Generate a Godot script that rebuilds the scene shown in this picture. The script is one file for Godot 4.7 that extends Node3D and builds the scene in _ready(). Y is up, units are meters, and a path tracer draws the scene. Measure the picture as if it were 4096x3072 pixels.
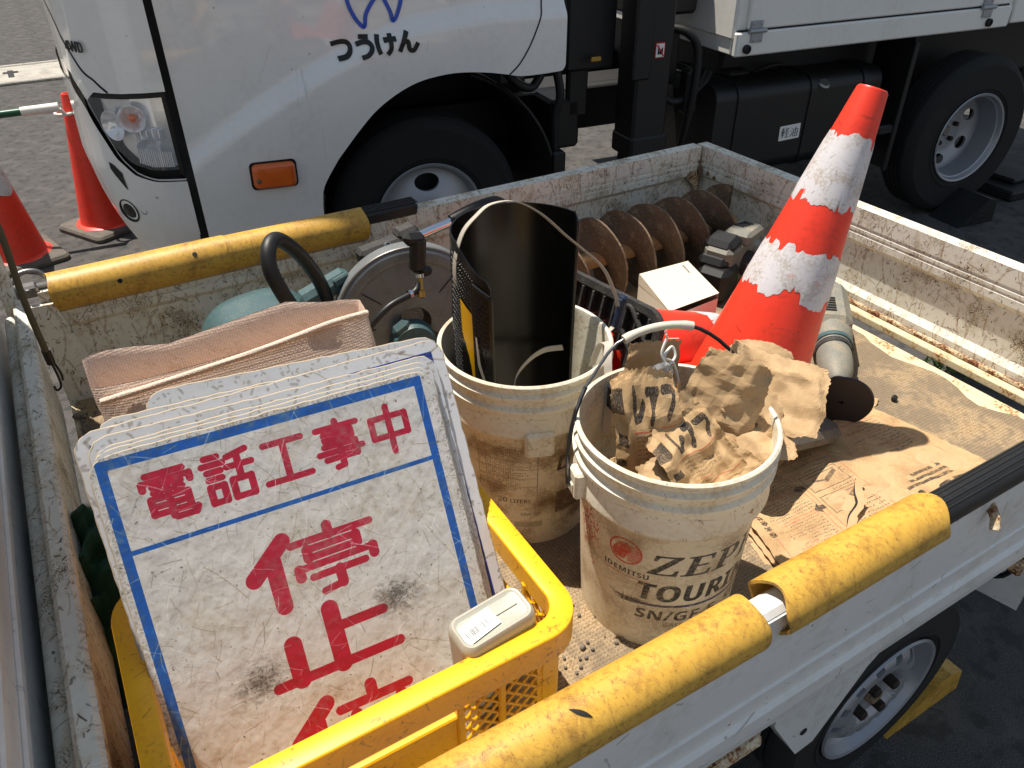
extends Node3D
# Open bed of a small white pick-up seen from beside its cab, a lorry parked beyond it.
# y = 0 is the loading floor, the road lies at y = G.
const G := -0.66
var rng := RandomNumberGenerator.new()
var M := {}
var taken := {}

# ---------------------------------------------------------------- mesh building
class MB:
	var v := PackedVector3Array()
	var n := PackedVector3Array()
	var u := PackedVector2Array()
	var x := Transform3D.IDENTITY
	func put(a: Vector3, m: Vector3, t: Vector2):
		v.append(x * a); n.append((x.basis * m).normalized()); u.append(t)
	func tri(a: Vector3, b: Vector3, c: Vector3, ta := Vector2.ZERO, tb := Vector2.ZERO, tc := Vector2.ZERO):
		var m := (c - a).cross(b - a)
		if m.length_squared() < 1e-18: return
		m = m.normalized()
		put(a, m, ta); put(b, m, tb); put(c, m, tc)
	func quad(a: Vector3, b: Vector3, c: Vector3, d: Vector3, t := Rect2(0, 0, 1, 1)):
		var t0 := t.position; var t1 := t.end
		tri(a, b, c, Vector2(t0.x, t1.y), Vector2(t0.x, t0.y), Vector2(t1.x, t0.y))
		tri(a, c, d, Vector2(t0.x, t1.y), Vector2(t1.x, t0.y), Vector2(t1.x, t1.y))
	# rows of points, smooth inside; cu: the last column repeats the first
	func grid(rows: Array, cu := false, uvf := Rect2(0, 0, 1, 1), cv := false):
		var nr := rows.size(); var nc: int = rows[0].size()
		var nn := []
		for i in nr:
			var r := PackedVector3Array()
			for j in nc:
				var j0 := j - 1 if j > 0 else (nc - 2 if cu else 0)
				var j1 := j + 1 if j < nc - 1 else (1 if cu else nc - 1)
				var i0 := i - 1 if i > 0 else (nr - 2 if cv else 0)
				var i1 := i + 1 if i < nr - 1 else (1 if cv else nr - 1)
				var du: Vector3 = rows[i][j1] - rows[i][j0]
				var dv: Vector3 = rows[i1][j] - rows[i0][j]
				var m := dv.cross(du)
				if m.length_squared() < 1e-16:
					var k := i + 1 if i < nr - 1 else i - 1
					var du2: Vector3 = rows[k][j1] - rows[k][j0]
					m = dv.cross(du2)
				r.append(m.normalized())
			nn.append(r)
		for i in nr - 1:
			for j in nc - 1:
				var a: Vector3 = rows[i][j]; var b: Vector3 = rows[i][j + 1]
				var c: Vector3 = rows[i + 1][j + 1]; var d: Vector3 = rows[i + 1][j]
				var s0 := uvf.position.x + uvf.size.x * j / (nc - 1); var s1 := uvf.position.x + uvf.size.x * (j + 1) / (nc - 1)
				var t0 := uvf.position.y + uvf.size.y * i / (nr - 1); var t1 := uvf.position.y + uvf.size.y * (i + 1) / (nr - 1)
				if (b - a).cross(c - a).length_squared() > 1e-18:
					put(a, nn[i][j], Vector2(s0, t0)); put(b, nn[i][j + 1], Vector2(s1, t0)); put(c, nn[i + 1][j + 1], Vector2(s1, t1))
				if (c - a).cross(d - a).length_squared() > 1e-18:
					put(a, nn[i][j], Vector2(s0, t0)); put(c, nn[i + 1][j + 1], Vector2(s1, t1)); put(d, nn[i + 1][j], Vector2(s0, t1))
	# profile of (radius, height) turned about y, split where it bends sharply
	func lathe(pr: Array, seg := 48, a0 := 0.0, a1 := TAU, crease := 32.0):
		var runs := []; var run := [pr[0]]
		for i in range(1, pr.size()):
			run.append(pr[i])
			if i < pr.size() - 1:
				var p: Vector2 = (pr[i] - pr[i - 1]).normalized(); var q: Vector2 = (pr[i + 1] - pr[i]).normalized()
				if absf(p.angle_to(q)) > deg_to_rad(crease):
					runs.append(run); run = [pr[i]]
		runs.append(run)
		var total := 0.0
		for i in range(1, pr.size()): total += (pr[i] - pr[i - 1]).length()
		var at := 0.0
		for r in runs:
			var rows := []
			var ln := 0.0
			for i in r.size():
				if i > 0: ln += (r[i] - r[i - 1]).length()
				var row := PackedVector3Array()
				for j in seg + 1:
					var a := a0 + (a1 - a0) * j / seg
					row.append(Vector3(cos(a) * r[i].x, r[i].y, sin(a) * r[i].x))
				rows.append(row)
			grid(rows, absf(a1 - a0 - TAU) < 1e-4, Rect2(0, at / total, 1, ln / total))
			at += ln
	func tube(pts: Array, rad, seg := 10, caps := true, flat := 1.0):
		var rows := []
		var t: Vector3 = (pts[1] - pts[0]).normalized()
		var s := t.cross(Vector3.UP if absf(t.y) < 0.9 else Vector3.RIGHT).normalized()
		var k := pts.size()
		for i in k:
			var q: Vector3 = (pts[mini(i + 1, k - 1)] - pts[maxi(i - 1, 0)]).normalized()
			s = (s - q * s.dot(q)).normalized()
			var w := q.cross(s)
			var r: float = rad[i] if rad is Array or rad is PackedFloat32Array else rad
			var row := PackedVector3Array()
			for j in seg + 1:
				var a := TAU * j / seg
				row.append(pts[i] + (s * cos(a) + w * sin(a) * flat) * r)
			rows.append(row)
		grid(rows, true)
		if caps:
			for e in [0, k - 1]:
				for j in seg:
					if e == 0: tri(pts[e], rows[e][j + 1], rows[e][j])
					else: tri(pts[e], rows[e][j], rows[e][j + 1])
	# box with cut edges
	func cbox(c: Vector3, size: Vector3, ch := 0.004, b := Basis.IDENTITY):
		var h := size * 0.5
		ch = minf(ch, minf(h.x, minf(h.y, h.z)) * 0.9)
		var old := x
		x = x * Transform3D(b, c)
		var P := func(sx: int, sy: int, sz: int, ax: int) -> Vector3:
			var q := Vector3(sx * (h.x - ch), sy * (h.y - ch), sz * (h.z - ch))
			if ax == 0: q.x = sx * h.x
			elif ax == 1: q.y = sy * h.y
			else: q.z = sz * h.z
			return q
		for s in [-1, 1]:
			_face(P.call(s, -1, -1, 0), P.call(s, 1, -1, 0), P.call(s, 1, 1, 0), P.call(s, -1, 1, 0), Vector3(s, 0, 0))
			_face(P.call(-1, s, -1, 1), P.call(1, s, -1, 1), P.call(1, s, 1, 1), P.call(-1, s, 1, 1), Vector3(0, s, 0))
			_face(P.call(-1, -1, s, 2), P.call(1, -1, s, 2), P.call(1, 1, s, 2), P.call(-1, 1, s, 2), Vector3(0, 0, s))
		for s in [-1, 1]:
			for t in [-1, 1]:
				_face(P.call(s, t, -1, 0), P.call(s, t, 1, 0), P.call(s, t, 1, 1), P.call(s, t, -1, 1), Vector3(s, t, 0))
				_face(P.call(s, -1, t, 0), P.call(s, 1, t, 0), P.call(s, 1, t, 2), P.call(s, -1, t, 2), Vector3(s, 0, t))
				_face(P.call(-1, s, t, 1), P.call(1, s, t, 1), P.call(1, s, t, 2), P.call(-1, s, t, 2), Vector3(0, s, t))
				for w in [-1, 1]:
					var A: Vector3 = P.call(s, t, w, 0); var B: Vector3 = P.call(s, t, w, 1); var C: Vector3 = P.call(s, t, w, 2)
					if (C - A).cross(B - A).dot(Vector3(s, t, w)) > 0: tri(A, B, C)
					else: tri(A, C, B)
		x = old
	func _face(a: Vector3, b: Vector3, c: Vector3, d: Vector3, out: Vector3):
		if (c - a).cross(b - a).dot(out) > 0: quad(a, b, c, d)
		else: quad(a, d, c, b)
	# polygon in the xy plane drawn out from z0 to z1
	func prism(poly: PackedVector2Array, z0: float, z1: float, smooth := false, uvb := Rect2()):
		var ix := Geometry2D.triangulate_polygon(poly)
		var uv := func(q: Vector2) -> Vector2:
			if uvb.size.x == 0: return q
			return Vector2((q.x - uvb.position.x) / uvb.size.x, 1.0 - (q.y - uvb.position.y) / uvb.size.y)
		for i in range(0, ix.size(), 3):
			var a := poly[ix[i]]; var b := poly[ix[i + 1]]; var c := poly[ix[i + 2]]
			if (b - a).cross(c - a) > 0:
				var t := b; b = c; c = t
			tri(Vector3(a.x, a.y, z1), Vector3(b.x, b.y, z1), Vector3(c.x, c.y, z1), uv.call(a), uv.call(b), uv.call(c))
			tri(Vector3(a.x, a.y, z0), Vector3(c.x, c.y, z0), Vector3(b.x, b.y, z0), uv.call(a), uv.call(c), uv.call(b))
		var cw := Geometry2D.is_polygon_clockwise(poly)
		var k := poly.size()
		if smooth:
			var r0 := PackedVector3Array(); var r1 := PackedVector3Array()
			for i in k + 1:
				var q := poly[i % k]
				r0.append(Vector3(q.x, q.y, z0)); r1.append(Vector3(q.x, q.y, z1))
			grid([r1, r0] if cw else [r0, r1], true)
			return
		for i in k:
			var a := poly[i]; var b := poly[(i + 1) % k]
			if not cw: quad(Vector3(a.x, a.y, z0), Vector3(a.x, a.y, z1), Vector3(b.x, b.y, z1), Vector3(b.x, b.y, z0))
			else: quad(Vector3(b.x, b.y, z0), Vector3(b.x, b.y, z1), Vector3(a.x, a.y, z1), Vector3(a.x, a.y, z0))
	func sphere(c: Vector3, r: Vector3, seg := 16, rings := 10):
		var rows := []
		for i in rings + 1:
			var t := PI * i / rings
			var row := PackedVector3Array()
			for j in seg + 1:
				var a := TAU * j / seg
				row.append(c + Vector3(sin(t) * cos(a), cos(t), sin(t) * sin(a)) * r)
			rows.append(row)
		grid(rows, true)
	func mesh() -> ArrayMesh:
		var a := []; a.resize(Mesh.ARRAY_MAX)
		a[Mesh.ARRAY_VERTEX] = v; a[Mesh.ARRAY_NORMAL] = n; a[Mesh.ARRAY_TEX_UV] = u
		var m := ArrayMesh.new(); m.add_surface_from_arrays(Mesh.PRIMITIVE_TRIANGLES, a)
		return m

func numbered(called: String) -> String:
	if not taken.has(called):
		taken[called] = 0
		return called
	taken[called] += 1
	return "%s_%03d" % [called, taken[called]]

func thing(called: String, label: String, category: String, at := Vector3.ZERO, group := "") -> Node3D:
	var o := Node3D.new(); o.name = numbered(called); add_child(o); o.position = at
	o.set_meta("label", label); o.set_meta("category", category)
	if group: o.set_meta("group", group)
	return o

func tag(o: Node3D, label: String, category: String, group := "") -> Node3D:
	o.set_meta("label", label); o.set_meta("category", category)
	if group: o.set_meta("group", group)
	return o

func obj(called: String, b, m: Material, parent: Node3D = null, at := Transform3D.IDENTITY) -> MeshInstance3D:
	var o := MeshInstance3D.new()
	o.mesh = b.mesh() if b is MB else b
	o.material_override = m
	o.transform = at
	o.cast_shadow = GeometryInstance3D.SHADOW_CASTING_SETTING_ON
	if parent == null:
		o.name = numbered(called); add_child(o)
	else:
		o.name = called; parent.add_child(o, true)
	return o

func structure(o: Node3D) -> Node3D:
	o.set_meta("kind", "structure"); return o

func rounded(w: float, h: float, r: float, k := 5) -> PackedVector2Array:
	var out := PackedVector2Array()
	for c in [[1, 1, 0.0], [-1, 1, PI / 2], [-1, -1, PI], [1, -1, PI * 1.5]]:
		for i in k + 1:
			var a: float = c[2] + PI / 2 * i / k
			out.append(Vector2(c[0] * (w / 2 - r) + cos(a) * r, c[1] * (h / 2 - r) + sin(a) * r))
	return out

func curve(pts: Array, k := 6) -> Array:
	var out := []
	var m := pts.size()
	for i in m - 1:
		var a = pts[maxi(i - 1, 0)]; var b = pts[i]; var c = pts[i + 1]; var d = pts[mini(i + 2, m - 1)]
		for j in k:
			var t := float(j) / k
			out.append(0.5 * ((2.0 * b) + (c - a) * t + (2.0 * a - 5.0 * b + 4.0 * c - d) * t * t + (3.0 * b - a - 3.0 * c + d) * t * t * t))
	out.append(pts[m - 1])
	return out

func axis(a: Vector3, b: Vector3) -> Transform3D:   # y runs from a to b
	var y := (b - a).normalized()
	var xx := y.cross(Vector3.FORWARD if absf(y.z) < 0.9 else Vector3.RIGHT).normalized()
	return Transform3D(Basis(xx, y, xx.cross(y)), a)

# ---------------------------------------------------------------- textures
var NZ := {}
func noise_bytes(w: int, h: int, freq: float, sd := 1, oct := 4, seam := true) -> PackedByteArray:
	var key := "%d %d %f %d %d" % [w, h, freq, sd, oct]
	if not NZ.has(key):
		var f := FastNoiseLite.new()
		f.noise_type = FastNoiseLite.TYPE_SIMPLEX_SMOOTH; f.seed = sd; f.frequency = freq; f.fractal_octaves = oct
		NZ[key] = (f.get_seamless_image(w, h) if seam else f.get_image(w, h)).get_data()
	return NZ[key]

class Pic:
	var w: int
	var h: int
	var d: PackedByteArray
	func _init(ww: int, hh: int, c: Color):
		w = ww; h = hh; d = PackedByteArray(); d.resize(w * h * 3)
		var r := int(c.r * 255); var g := int(c.g * 255); var b := int(c.b * 255)
		for i in w * h:
			d[i * 3] = r; d[i * 3 + 1] = g; d[i * 3 + 2] = b
	func dot(x: int, y: int, c: Color, a: float):
		x = posmod(x, w); y = posmod(y, h)
		var i := (y * w + x) * 3
		d[i] = int(d[i] + (c.r * 255 - d[i]) * a); d[i + 1] = int(d[i + 1] + (c.g * 255 - d[i + 1]) * a); d[i + 2] = int(d[i + 2] + (c.b * 255 - d[i + 2]) * a)
	# thick round-ended stroke from a to b in pixels
	func stroke(a: Vector2, b: Vector2, r: float, c: Color, al := 1.0):
		var x0 := int(minf(a.x, b.x) - r - 1); var x1 := int(maxf(a.x, b.x) + r + 2)
		var y0 := int(minf(a.y, b.y) - r - 1); var y1 := int(maxf(a.y, b.y) + r + 2)
		var ab := b - a; var l2 := maxf(ab.length_squared(), 1e-6)
		for y in range(maxi(y0, 0), mini(y1, h)):
			for xx in range(maxi(x0, 0), mini(x1, w)):
				var q := Vector2(xx + 0.5, y + 0.5)
				var t := clampf((q - a).dot(ab) / l2, 0, 1)
				var k := clampf(r - (q - a - ab * t).length() + 0.5, 0, 1)
				if k > 0: dot(xx, y, c, k * al)
	func line(a: Vector2, ang: float, ln: float, c: Color, al: float, bend := 0.0):
		var q := a
		for i in int(ln):
			dot(int(q.x), int(q.y), c, al)
			q += Vector2(cos(ang), sin(ang)); ang += bend
	func poly(pts: PackedVector2Array, c: Color, al := 1.0):
		var b := Rect2(pts[0], Vector2.ZERO)
		for q in pts: b = b.expand(q)
		for y in range(maxi(0, int(b.position.y)), mini(h, int(b.end.y) + 1)):
			for xx in range(maxi(0, int(b.position.x)), mini(w, int(b.end.x) + 1)):
				if Geometry2D.is_point_in_polygon(Vector2(xx + 0.5, y + 0.5), pts): dot(xx, y, c, al)
	func rect(r: Rect2, c: Color, al := 1.0):
		for y in range(maxi(0, int(r.position.y)), mini(h, int(r.end.y))):
			for xx in range(maxi(0, int(r.position.x)), mini(w, int(r.end.x))): dot(xx, y, c, al)
	func image() -> Image:
		return Image.create_from_data(w, h, false, Image.FORMAT_RGB8, d)
	func tex() -> ImageTexture:
		var im := image(); im.generate_mipmaps()
		return ImageTexture.create_from_image(im)

# stains: noise above lo..hi is tinted towards c; amount al
func stain(p: Pic, nb: PackedByteArray, lo: float, hi: float, c: Color, al: float, nb2 := PackedByteArray()):
	var cr := c.r * 255; var cg := c.g * 255; var cb := c.b * 255
	var two := nb2.size() > 0
	for i in p.w * p.h:
		var t := nb[i] / 255.0
		if two: t = t * 0.55 + nb2[i] / 255.0 * 0.45
		if t <= lo: continue
		var k := minf((t - lo) / (hi - lo), 1.0) * al
		var j := i * 3
		p.d[j] = int(p.d[j] + (cr - p.d[j]) * k); p.d[j + 1] = int(p.d[j + 1] + (cg - p.d[j + 1]) * k); p.d[j + 2] = int(p.d[j + 2] + (cb - p.d[j + 2]) * k)

func scuffs(p: Pic, count: int, lmin: float, lmax: float, c: Color, amax: float, ang := -99.0, spread := 0.4, wd := 0.7, clump := PackedByteArray()):
	for i in count:
		var a := rng.randf_range(0, TAU) if ang < -50 else ang + rng.randfn(0, spread)
		var q := Vector2(rng.randf() * p.w, rng.randf() * p.h)
		if clump.size() > 0:
			for k in 9:
				if clump[mini(int(q.y), p.h - 1) * p.w + mini(int(q.x), p.w - 1)] > 150: break
				q = Vector2(rng.randf() * p.w, rng.randf() * p.h)
		var l := rng.randf_range(lmin, lmax); var al := rng.randf_range(0.2, amax); var r := wd * rng.randf_range(0.5, 1.2)
		var n := 1 + int(l / 24.0)
		for k in n:
			var e := q + Vector2.from_angle(a) * l / n
			p.stroke(q, e, r, c, al); q = e; a += rng.randfn(0, 0.12)

func specks(p: Pic, count: int, rmax: float, c: Color, amax: float):
	for i in count:
		var q := Vector2(rng.randf() * p.w, rng.randf() * p.h)
		var b := q + Vector2.from_angle(rng.randf() * TAU) * rng.randf() * rmax * 2
		p.stroke(q, b, rng.randf_range(0.4, rmax), c, rng.randf_range(0.2, amax))

# lettering: strokes of a hand-drawn character on a 10 x 10 field
func glyph(p: Pic, strokes: Array, at: Vector2, size: Vector2, th: float, c: Color, tv := 0.0):
	for s in strokes:
		for i in range(0, s.size() - 2, 2):
			var a := Vector2(s[i], s[i + 1]) / 10.0; var b := Vector2(s[i + 2], s[i + 3]) / 10.0
			var r := th
			if tv > 0 and absf(b.y - a.y) > absf(b.x - a.x) * 1.2: r = tv
			p.stroke(at + a * size, at + b * size, r, c)

func type(p: Pic, text: String, at: Vector2, px: int, c: Color, font := "Droid Sans", bold := true, sx := 1.0, shear := 0.0, al := 1.0, turn := 0.0):
	var f := SystemFont.new(); f.font_names = PackedStringArray([font]); f.font_weight = 700 if bold else 400
	var ts := TextServerManager.get_primary_interface()
	var rid: RID = f.get_rids()[0]
	var sz := Vector2i(px, 0)
	var pen := 0.0
	var ca := cos(turn); var sa := sin(turn)
	for ch in text:
		var gi := ts.font_get_glyph_index(rid, px, ch.unicode_at(0), 0)
		ts.font_render_glyph(rid, sz, gi)
		var adv := ts.font_get_glyph_advance(rid, px, gi).x
		var r := ts.font_get_glyph_uv_rect(rid, sz, gi)
		if r.size.x > 0:
			var im: Image = ts.font_get_texture_image(rid, sz, ts.font_get_glyph_texture_idx(rid, sz, gi))
			var off := ts.font_get_glyph_offset(rid, sz, gi)
			for y in int(r.size.y):
				for xx in int(ceil(r.size.x * sx)):
					var cv := im.get_pixel(int(r.position.x + minf(xx / sx, r.size.x - 1)), int(r.position.y) + y).a
					if cv > 0.02:
						var lx := (pen + off.x) * sx + xx - shear * (off.y + y); var ly := off.y + y
						p.dot(int(at.x + lx * ca - ly * sa), int(at.y + lx * sa + ly * ca), c, cv * al)
		pen += adv

func normal_tex(nb: PackedByteArray, w: int, h: int, k: float) -> ImageTexture:
	var im := Image.create_from_data(w, h, false, Image.FORMAT_L8, nb)
	im.convert(Image.FORMAT_RGBA8)
	im.bump_map_to_normal_map(k)
	im.generate_mipmaps()
	return ImageTexture.create_from_image(im)

func mat(c: Color, rough := 0.6, metal := 0.0, tx: Texture2D = null, tri := 0.0, nt: Texture2D = null, nk := 1.0) -> StandardMaterial3D:
	var m := StandardMaterial3D.new()
	m.albedo_color = c; m.roughness = rough; m.metallic = metal
	if tx: m.albedo_texture = tx
	if nt:
		m.normal_enabled = true; m.normal_texture = nt; m.normal_scale = nk
	if tri > 0:
		m.uv1_triplanar = true; m.uv1_scale = Vector3.ONE * tri
	m.cull_mode = BaseMaterial3D.CULL_DISABLED
	return m

# ---------------------------------------------------------------- characters, as strokes on a 10 x 10 field
const MAN := [[3.1, 0.3, 0.5, 4.6], [2.1, 2.9, 2.1, 9.8]]
const CH := {
	"den": [[1.5, 0.6, 8.5, 0.6], [0.5, 3.0, 0.5, 1.9, 9.5, 1.9, 9.5, 3.0], [5, 0.6, 5, 4.4], [2.3, 2.9, 3.7, 2.9], [2.3, 4.0, 3.7, 4.0], [6.3, 2.9, 7.7, 2.9], [6.3, 4.0, 7.7, 4.0], [1.5, 5.2, 8.5, 5.2, 8.5, 8.1, 1.5, 8.1, 1.5, 5.2], [1.5, 6.65, 8.5, 6.65], [5, 5.2, 5, 9.1, 5.5, 9.5, 9.1, 9.5, 9.6, 8.6]],
	"wa": [[0.2, 1.9, 4.3, 1.9], [1.0, 0.5, 3.5, 0.5], [0.9, 3.3, 3.6, 3.3], [0.9, 4.7, 3.6, 4.7], [0.9, 6.2, 3.6, 6.2, 3.6, 9.3, 0.9, 9.3, 0.9, 6.2], [9.2, 0.4, 5.3, 1.2], [4.9, 3.1, 9.9, 3.1], [7.3, 1.0, 7.3, 5.8], [5.5, 5.8, 9.2, 5.8, 9.2, 9.3, 5.5, 9.3, 5.5, 5.8]],
	"kou": [[1, 1.2, 9, 1.2], [5, 1.2, 5, 8.8], [0.3, 8.8, 9.7, 8.8]],
	"ji": [[0.5, 1.3, 9.5, 1.3], [2, 2.5, 8, 2.5, 8, 3.8, 2, 3.8, 2, 2.5], [1.5, 5.0, 8.5, 5.0, 8.5, 7.7, 1.5, 7.7], [0.2, 6.35, 9.9, 6.35], [5, 0.2, 5, 9.4, 3.5, 9.6]],
	"naka": [[1, 2.3, 9, 2.3, 9, 6.4, 1, 6.4, 1, 2.3], [5, 0.2, 5, 9.8]],
	"tei": [[3.1, 0.3, 0.5, 4.6], [2.1, 2.9, 2.1, 9.8], [6.6, 0.1, 6.6, 1.4], [3.6, 1.5, 9.9, 1.5], [4.7, 2.8, 8.6, 2.8, 8.6, 4.1, 4.7, 4.1, 4.7, 2.8], [3.8, 6.6, 3.8, 5.4, 9.7, 5.4, 9.7, 6.6], [4.7, 7.1, 8.9, 7.1], [6.8, 7.1, 6.8, 9.3, 5.3, 9.7]],
	"shi": [[5.2, 0.3, 5.2, 9.2], [5.2, 3.4, 9.2, 3.4], [1.9, 3.6, 1.9, 9.2], [0.1, 9.2, 9.9, 9.2]],
	"i": [[3.1, 0.3, 0.5, 4.6], [2.1, 2.9, 2.1, 9.8], [6.7, 0.2, 6.7, 2.0], [4.0, 2.3, 9.7, 2.3], [5.1, 3.9, 5.9, 7.5], [8.9, 3.7, 7.7, 8.4], [3.6, 9.1, 9.9, 9.1]],
	"chi": [[1, 0.6, 9, 0.6, 9, 2.6, 1, 2.6, 1, 0.6], [3.6, 0.6, 3.6, 2.6], [6.4, 0.6, 6.4, 2.6], [0.8, 3.8, 9.2, 3.8], [5, 2.8, 5, 4.8], [3, 5, 8, 5, 8, 8.4, 3, 8.4, 3, 5], [3, 6.1, 8, 6.1], [3, 7.3, 8, 7.3], [1, 5, 1, 9.6, 9.6, 9.6]],
	"tsu": [[0.2, 2.4, 4.5, 1.6, 7.4, 2.0, 8.9, 3.9, 8.5, 6.4, 6.4, 8.4, 2.6, 9.2]],
	"u": [[3.0, 0.6, 7.6, 1.0], [1.4, 4.0, 4.8, 3.1, 7.2, 3.4, 8.4, 5.0, 7.9, 7.2, 5.8, 9.2, 3.0, 9.9]],
	"ke": [[1.5, 0.7, 0.9, 4.0, 1.0, 7.0, 1.8, 9.5], [3.9, 3.3, 9.8, 2.9], [7.0, 0.5, 7.1, 5.5, 6.6, 8.0, 4.9, 9.9]],
	"n": [[4.8, 0.3, 0.6, 9.7], [1.6, 7.4, 2.9, 5.4, 4.4, 5.0, 5.1, 6.0, 5.3, 8.4, 6.3, 9.5, 7.8, 9.2, 9.8, 6.0]],
	"kei": [[0.3, 1.3, 4.3, 1.3], [0.9, 2.8, 3.8, 2.8, 3.8, 6.0, 0.9, 6.0, 0.9, 2.8], [0.9, 4.4, 3.8, 4.4], [2.3, 0.2, 2.3, 9.8], [0.2, 7.5, 4.4, 7.5], [5.3, 0.9, 9.2, 0.9, 5.3, 4.8], [5.6, 1.8, 9.7, 4.8], [5.4, 6.4, 9.5, 6.4], [7.5, 4.9, 7.5, 9.5], [4.9, 9.5, 9.9, 9.5]],
	"yu": [[0.8, 0.8, 2.4, 2.2], [0.2, 3.9, 2.0, 5.0], [0.4, 9.6, 2.7, 6.2], [3.9, 2.7, 9.4, 2.7, 9.4, 9.5, 3.9, 9.5, 3.9, 2.7], [3.9, 6.0, 9.4, 6.0], [6.6, 0.3, 6.6, 9.5]],
	"re": [[1.5, 0.5, 1.5, 9.2, 5, 8.6, 9.2, 4.6]],
	"mi": [[1.6, 0.8, 8.6, 2.2], [1.8, 4.2, 8.0, 5.4], [1.0, 7.6, 9.2, 9.4]],
	"fu": [[0.8, 1.6, 9.0, 1.6, 8.2, 5.2, 3.4, 9.6]],
	"a": [[0.6, 1.4, 9.4, 1.4, 6.2, 4.6], [4.8, 3.6, 4.4, 7.4, 2.2, 9.8]],
	"kabu": [[0.4, 2.8, 4.4, 2.8], [2.4, 0.3, 2.4, 9.8], [2.4, 3.2, 0.4, 7.0], [2.6, 3.6, 4.2, 5.6], [5.8, 0.8, 5.0, 3.0], [5.2, 2.6, 9.4, 2.6], [4.6, 5.2, 9.8, 5.2], [7.3, 0.4, 7.3, 9.8], [7.2, 5.4, 4.8, 8.8], [7.4, 5.4, 9.8, 8.6]],
	"shiki": [[0.5, 2.6, 9.6, 2.6], [1.2, 5.0, 5.2, 5.0], [3.2, 5.0, 3.2, 8.2], [0.6, 8.8, 5.6, 7.8], [6.2, 0.3, 6.8, 5.6, 9.4, 9.6, 9.8, 7.6]],
	"kai": [[5, 0.3, 0.4, 4.0], [5, 0.3, 9.6, 4.0], [3, 4.0, 7, 4.0], [1, 5.8, 9, 5.8], [4.4, 5.8, 2.2, 9.2, 8.6, 8.8], [6.6, 7.2, 8.8, 9.6]],
	"sha": [[0.6, 2.0, 4.4, 2.0, 0.6, 6.0], [2.6, 4.6, 2.6, 9.8], [2.6, 0.3, 2.8, 1.6], [5.4, 3.6, 9.6, 3.6], [7.5, 0.6, 7.5, 9.0], [4.8, 9.2, 9.9, 9.2]],
}

func fake_text(p: Pic, at: Vector2, cols: int, s: float, c: Color, dir := Vector2(1, 0)):
	# a line of small print, far too small to read in the photograph
	var q := at
	var nx := Vector2(-dir.y, dir.x)
	for i in cols:
		if rng.randf() > 0.08:
			for k in 3:
				var a := Vector2(rng.randf(), rng.randf()) * s * 0.8; var b := Vector2(rng.randf(), a.y / s if rng.randf() < 0.5 else rng.randf()) * s * 0.8
				p.stroke(q + dir * a.x + nx * a.y, q + dir * b.x + nx * b.y, s * 0.09, c, 0.8)
		q += dir * s

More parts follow.
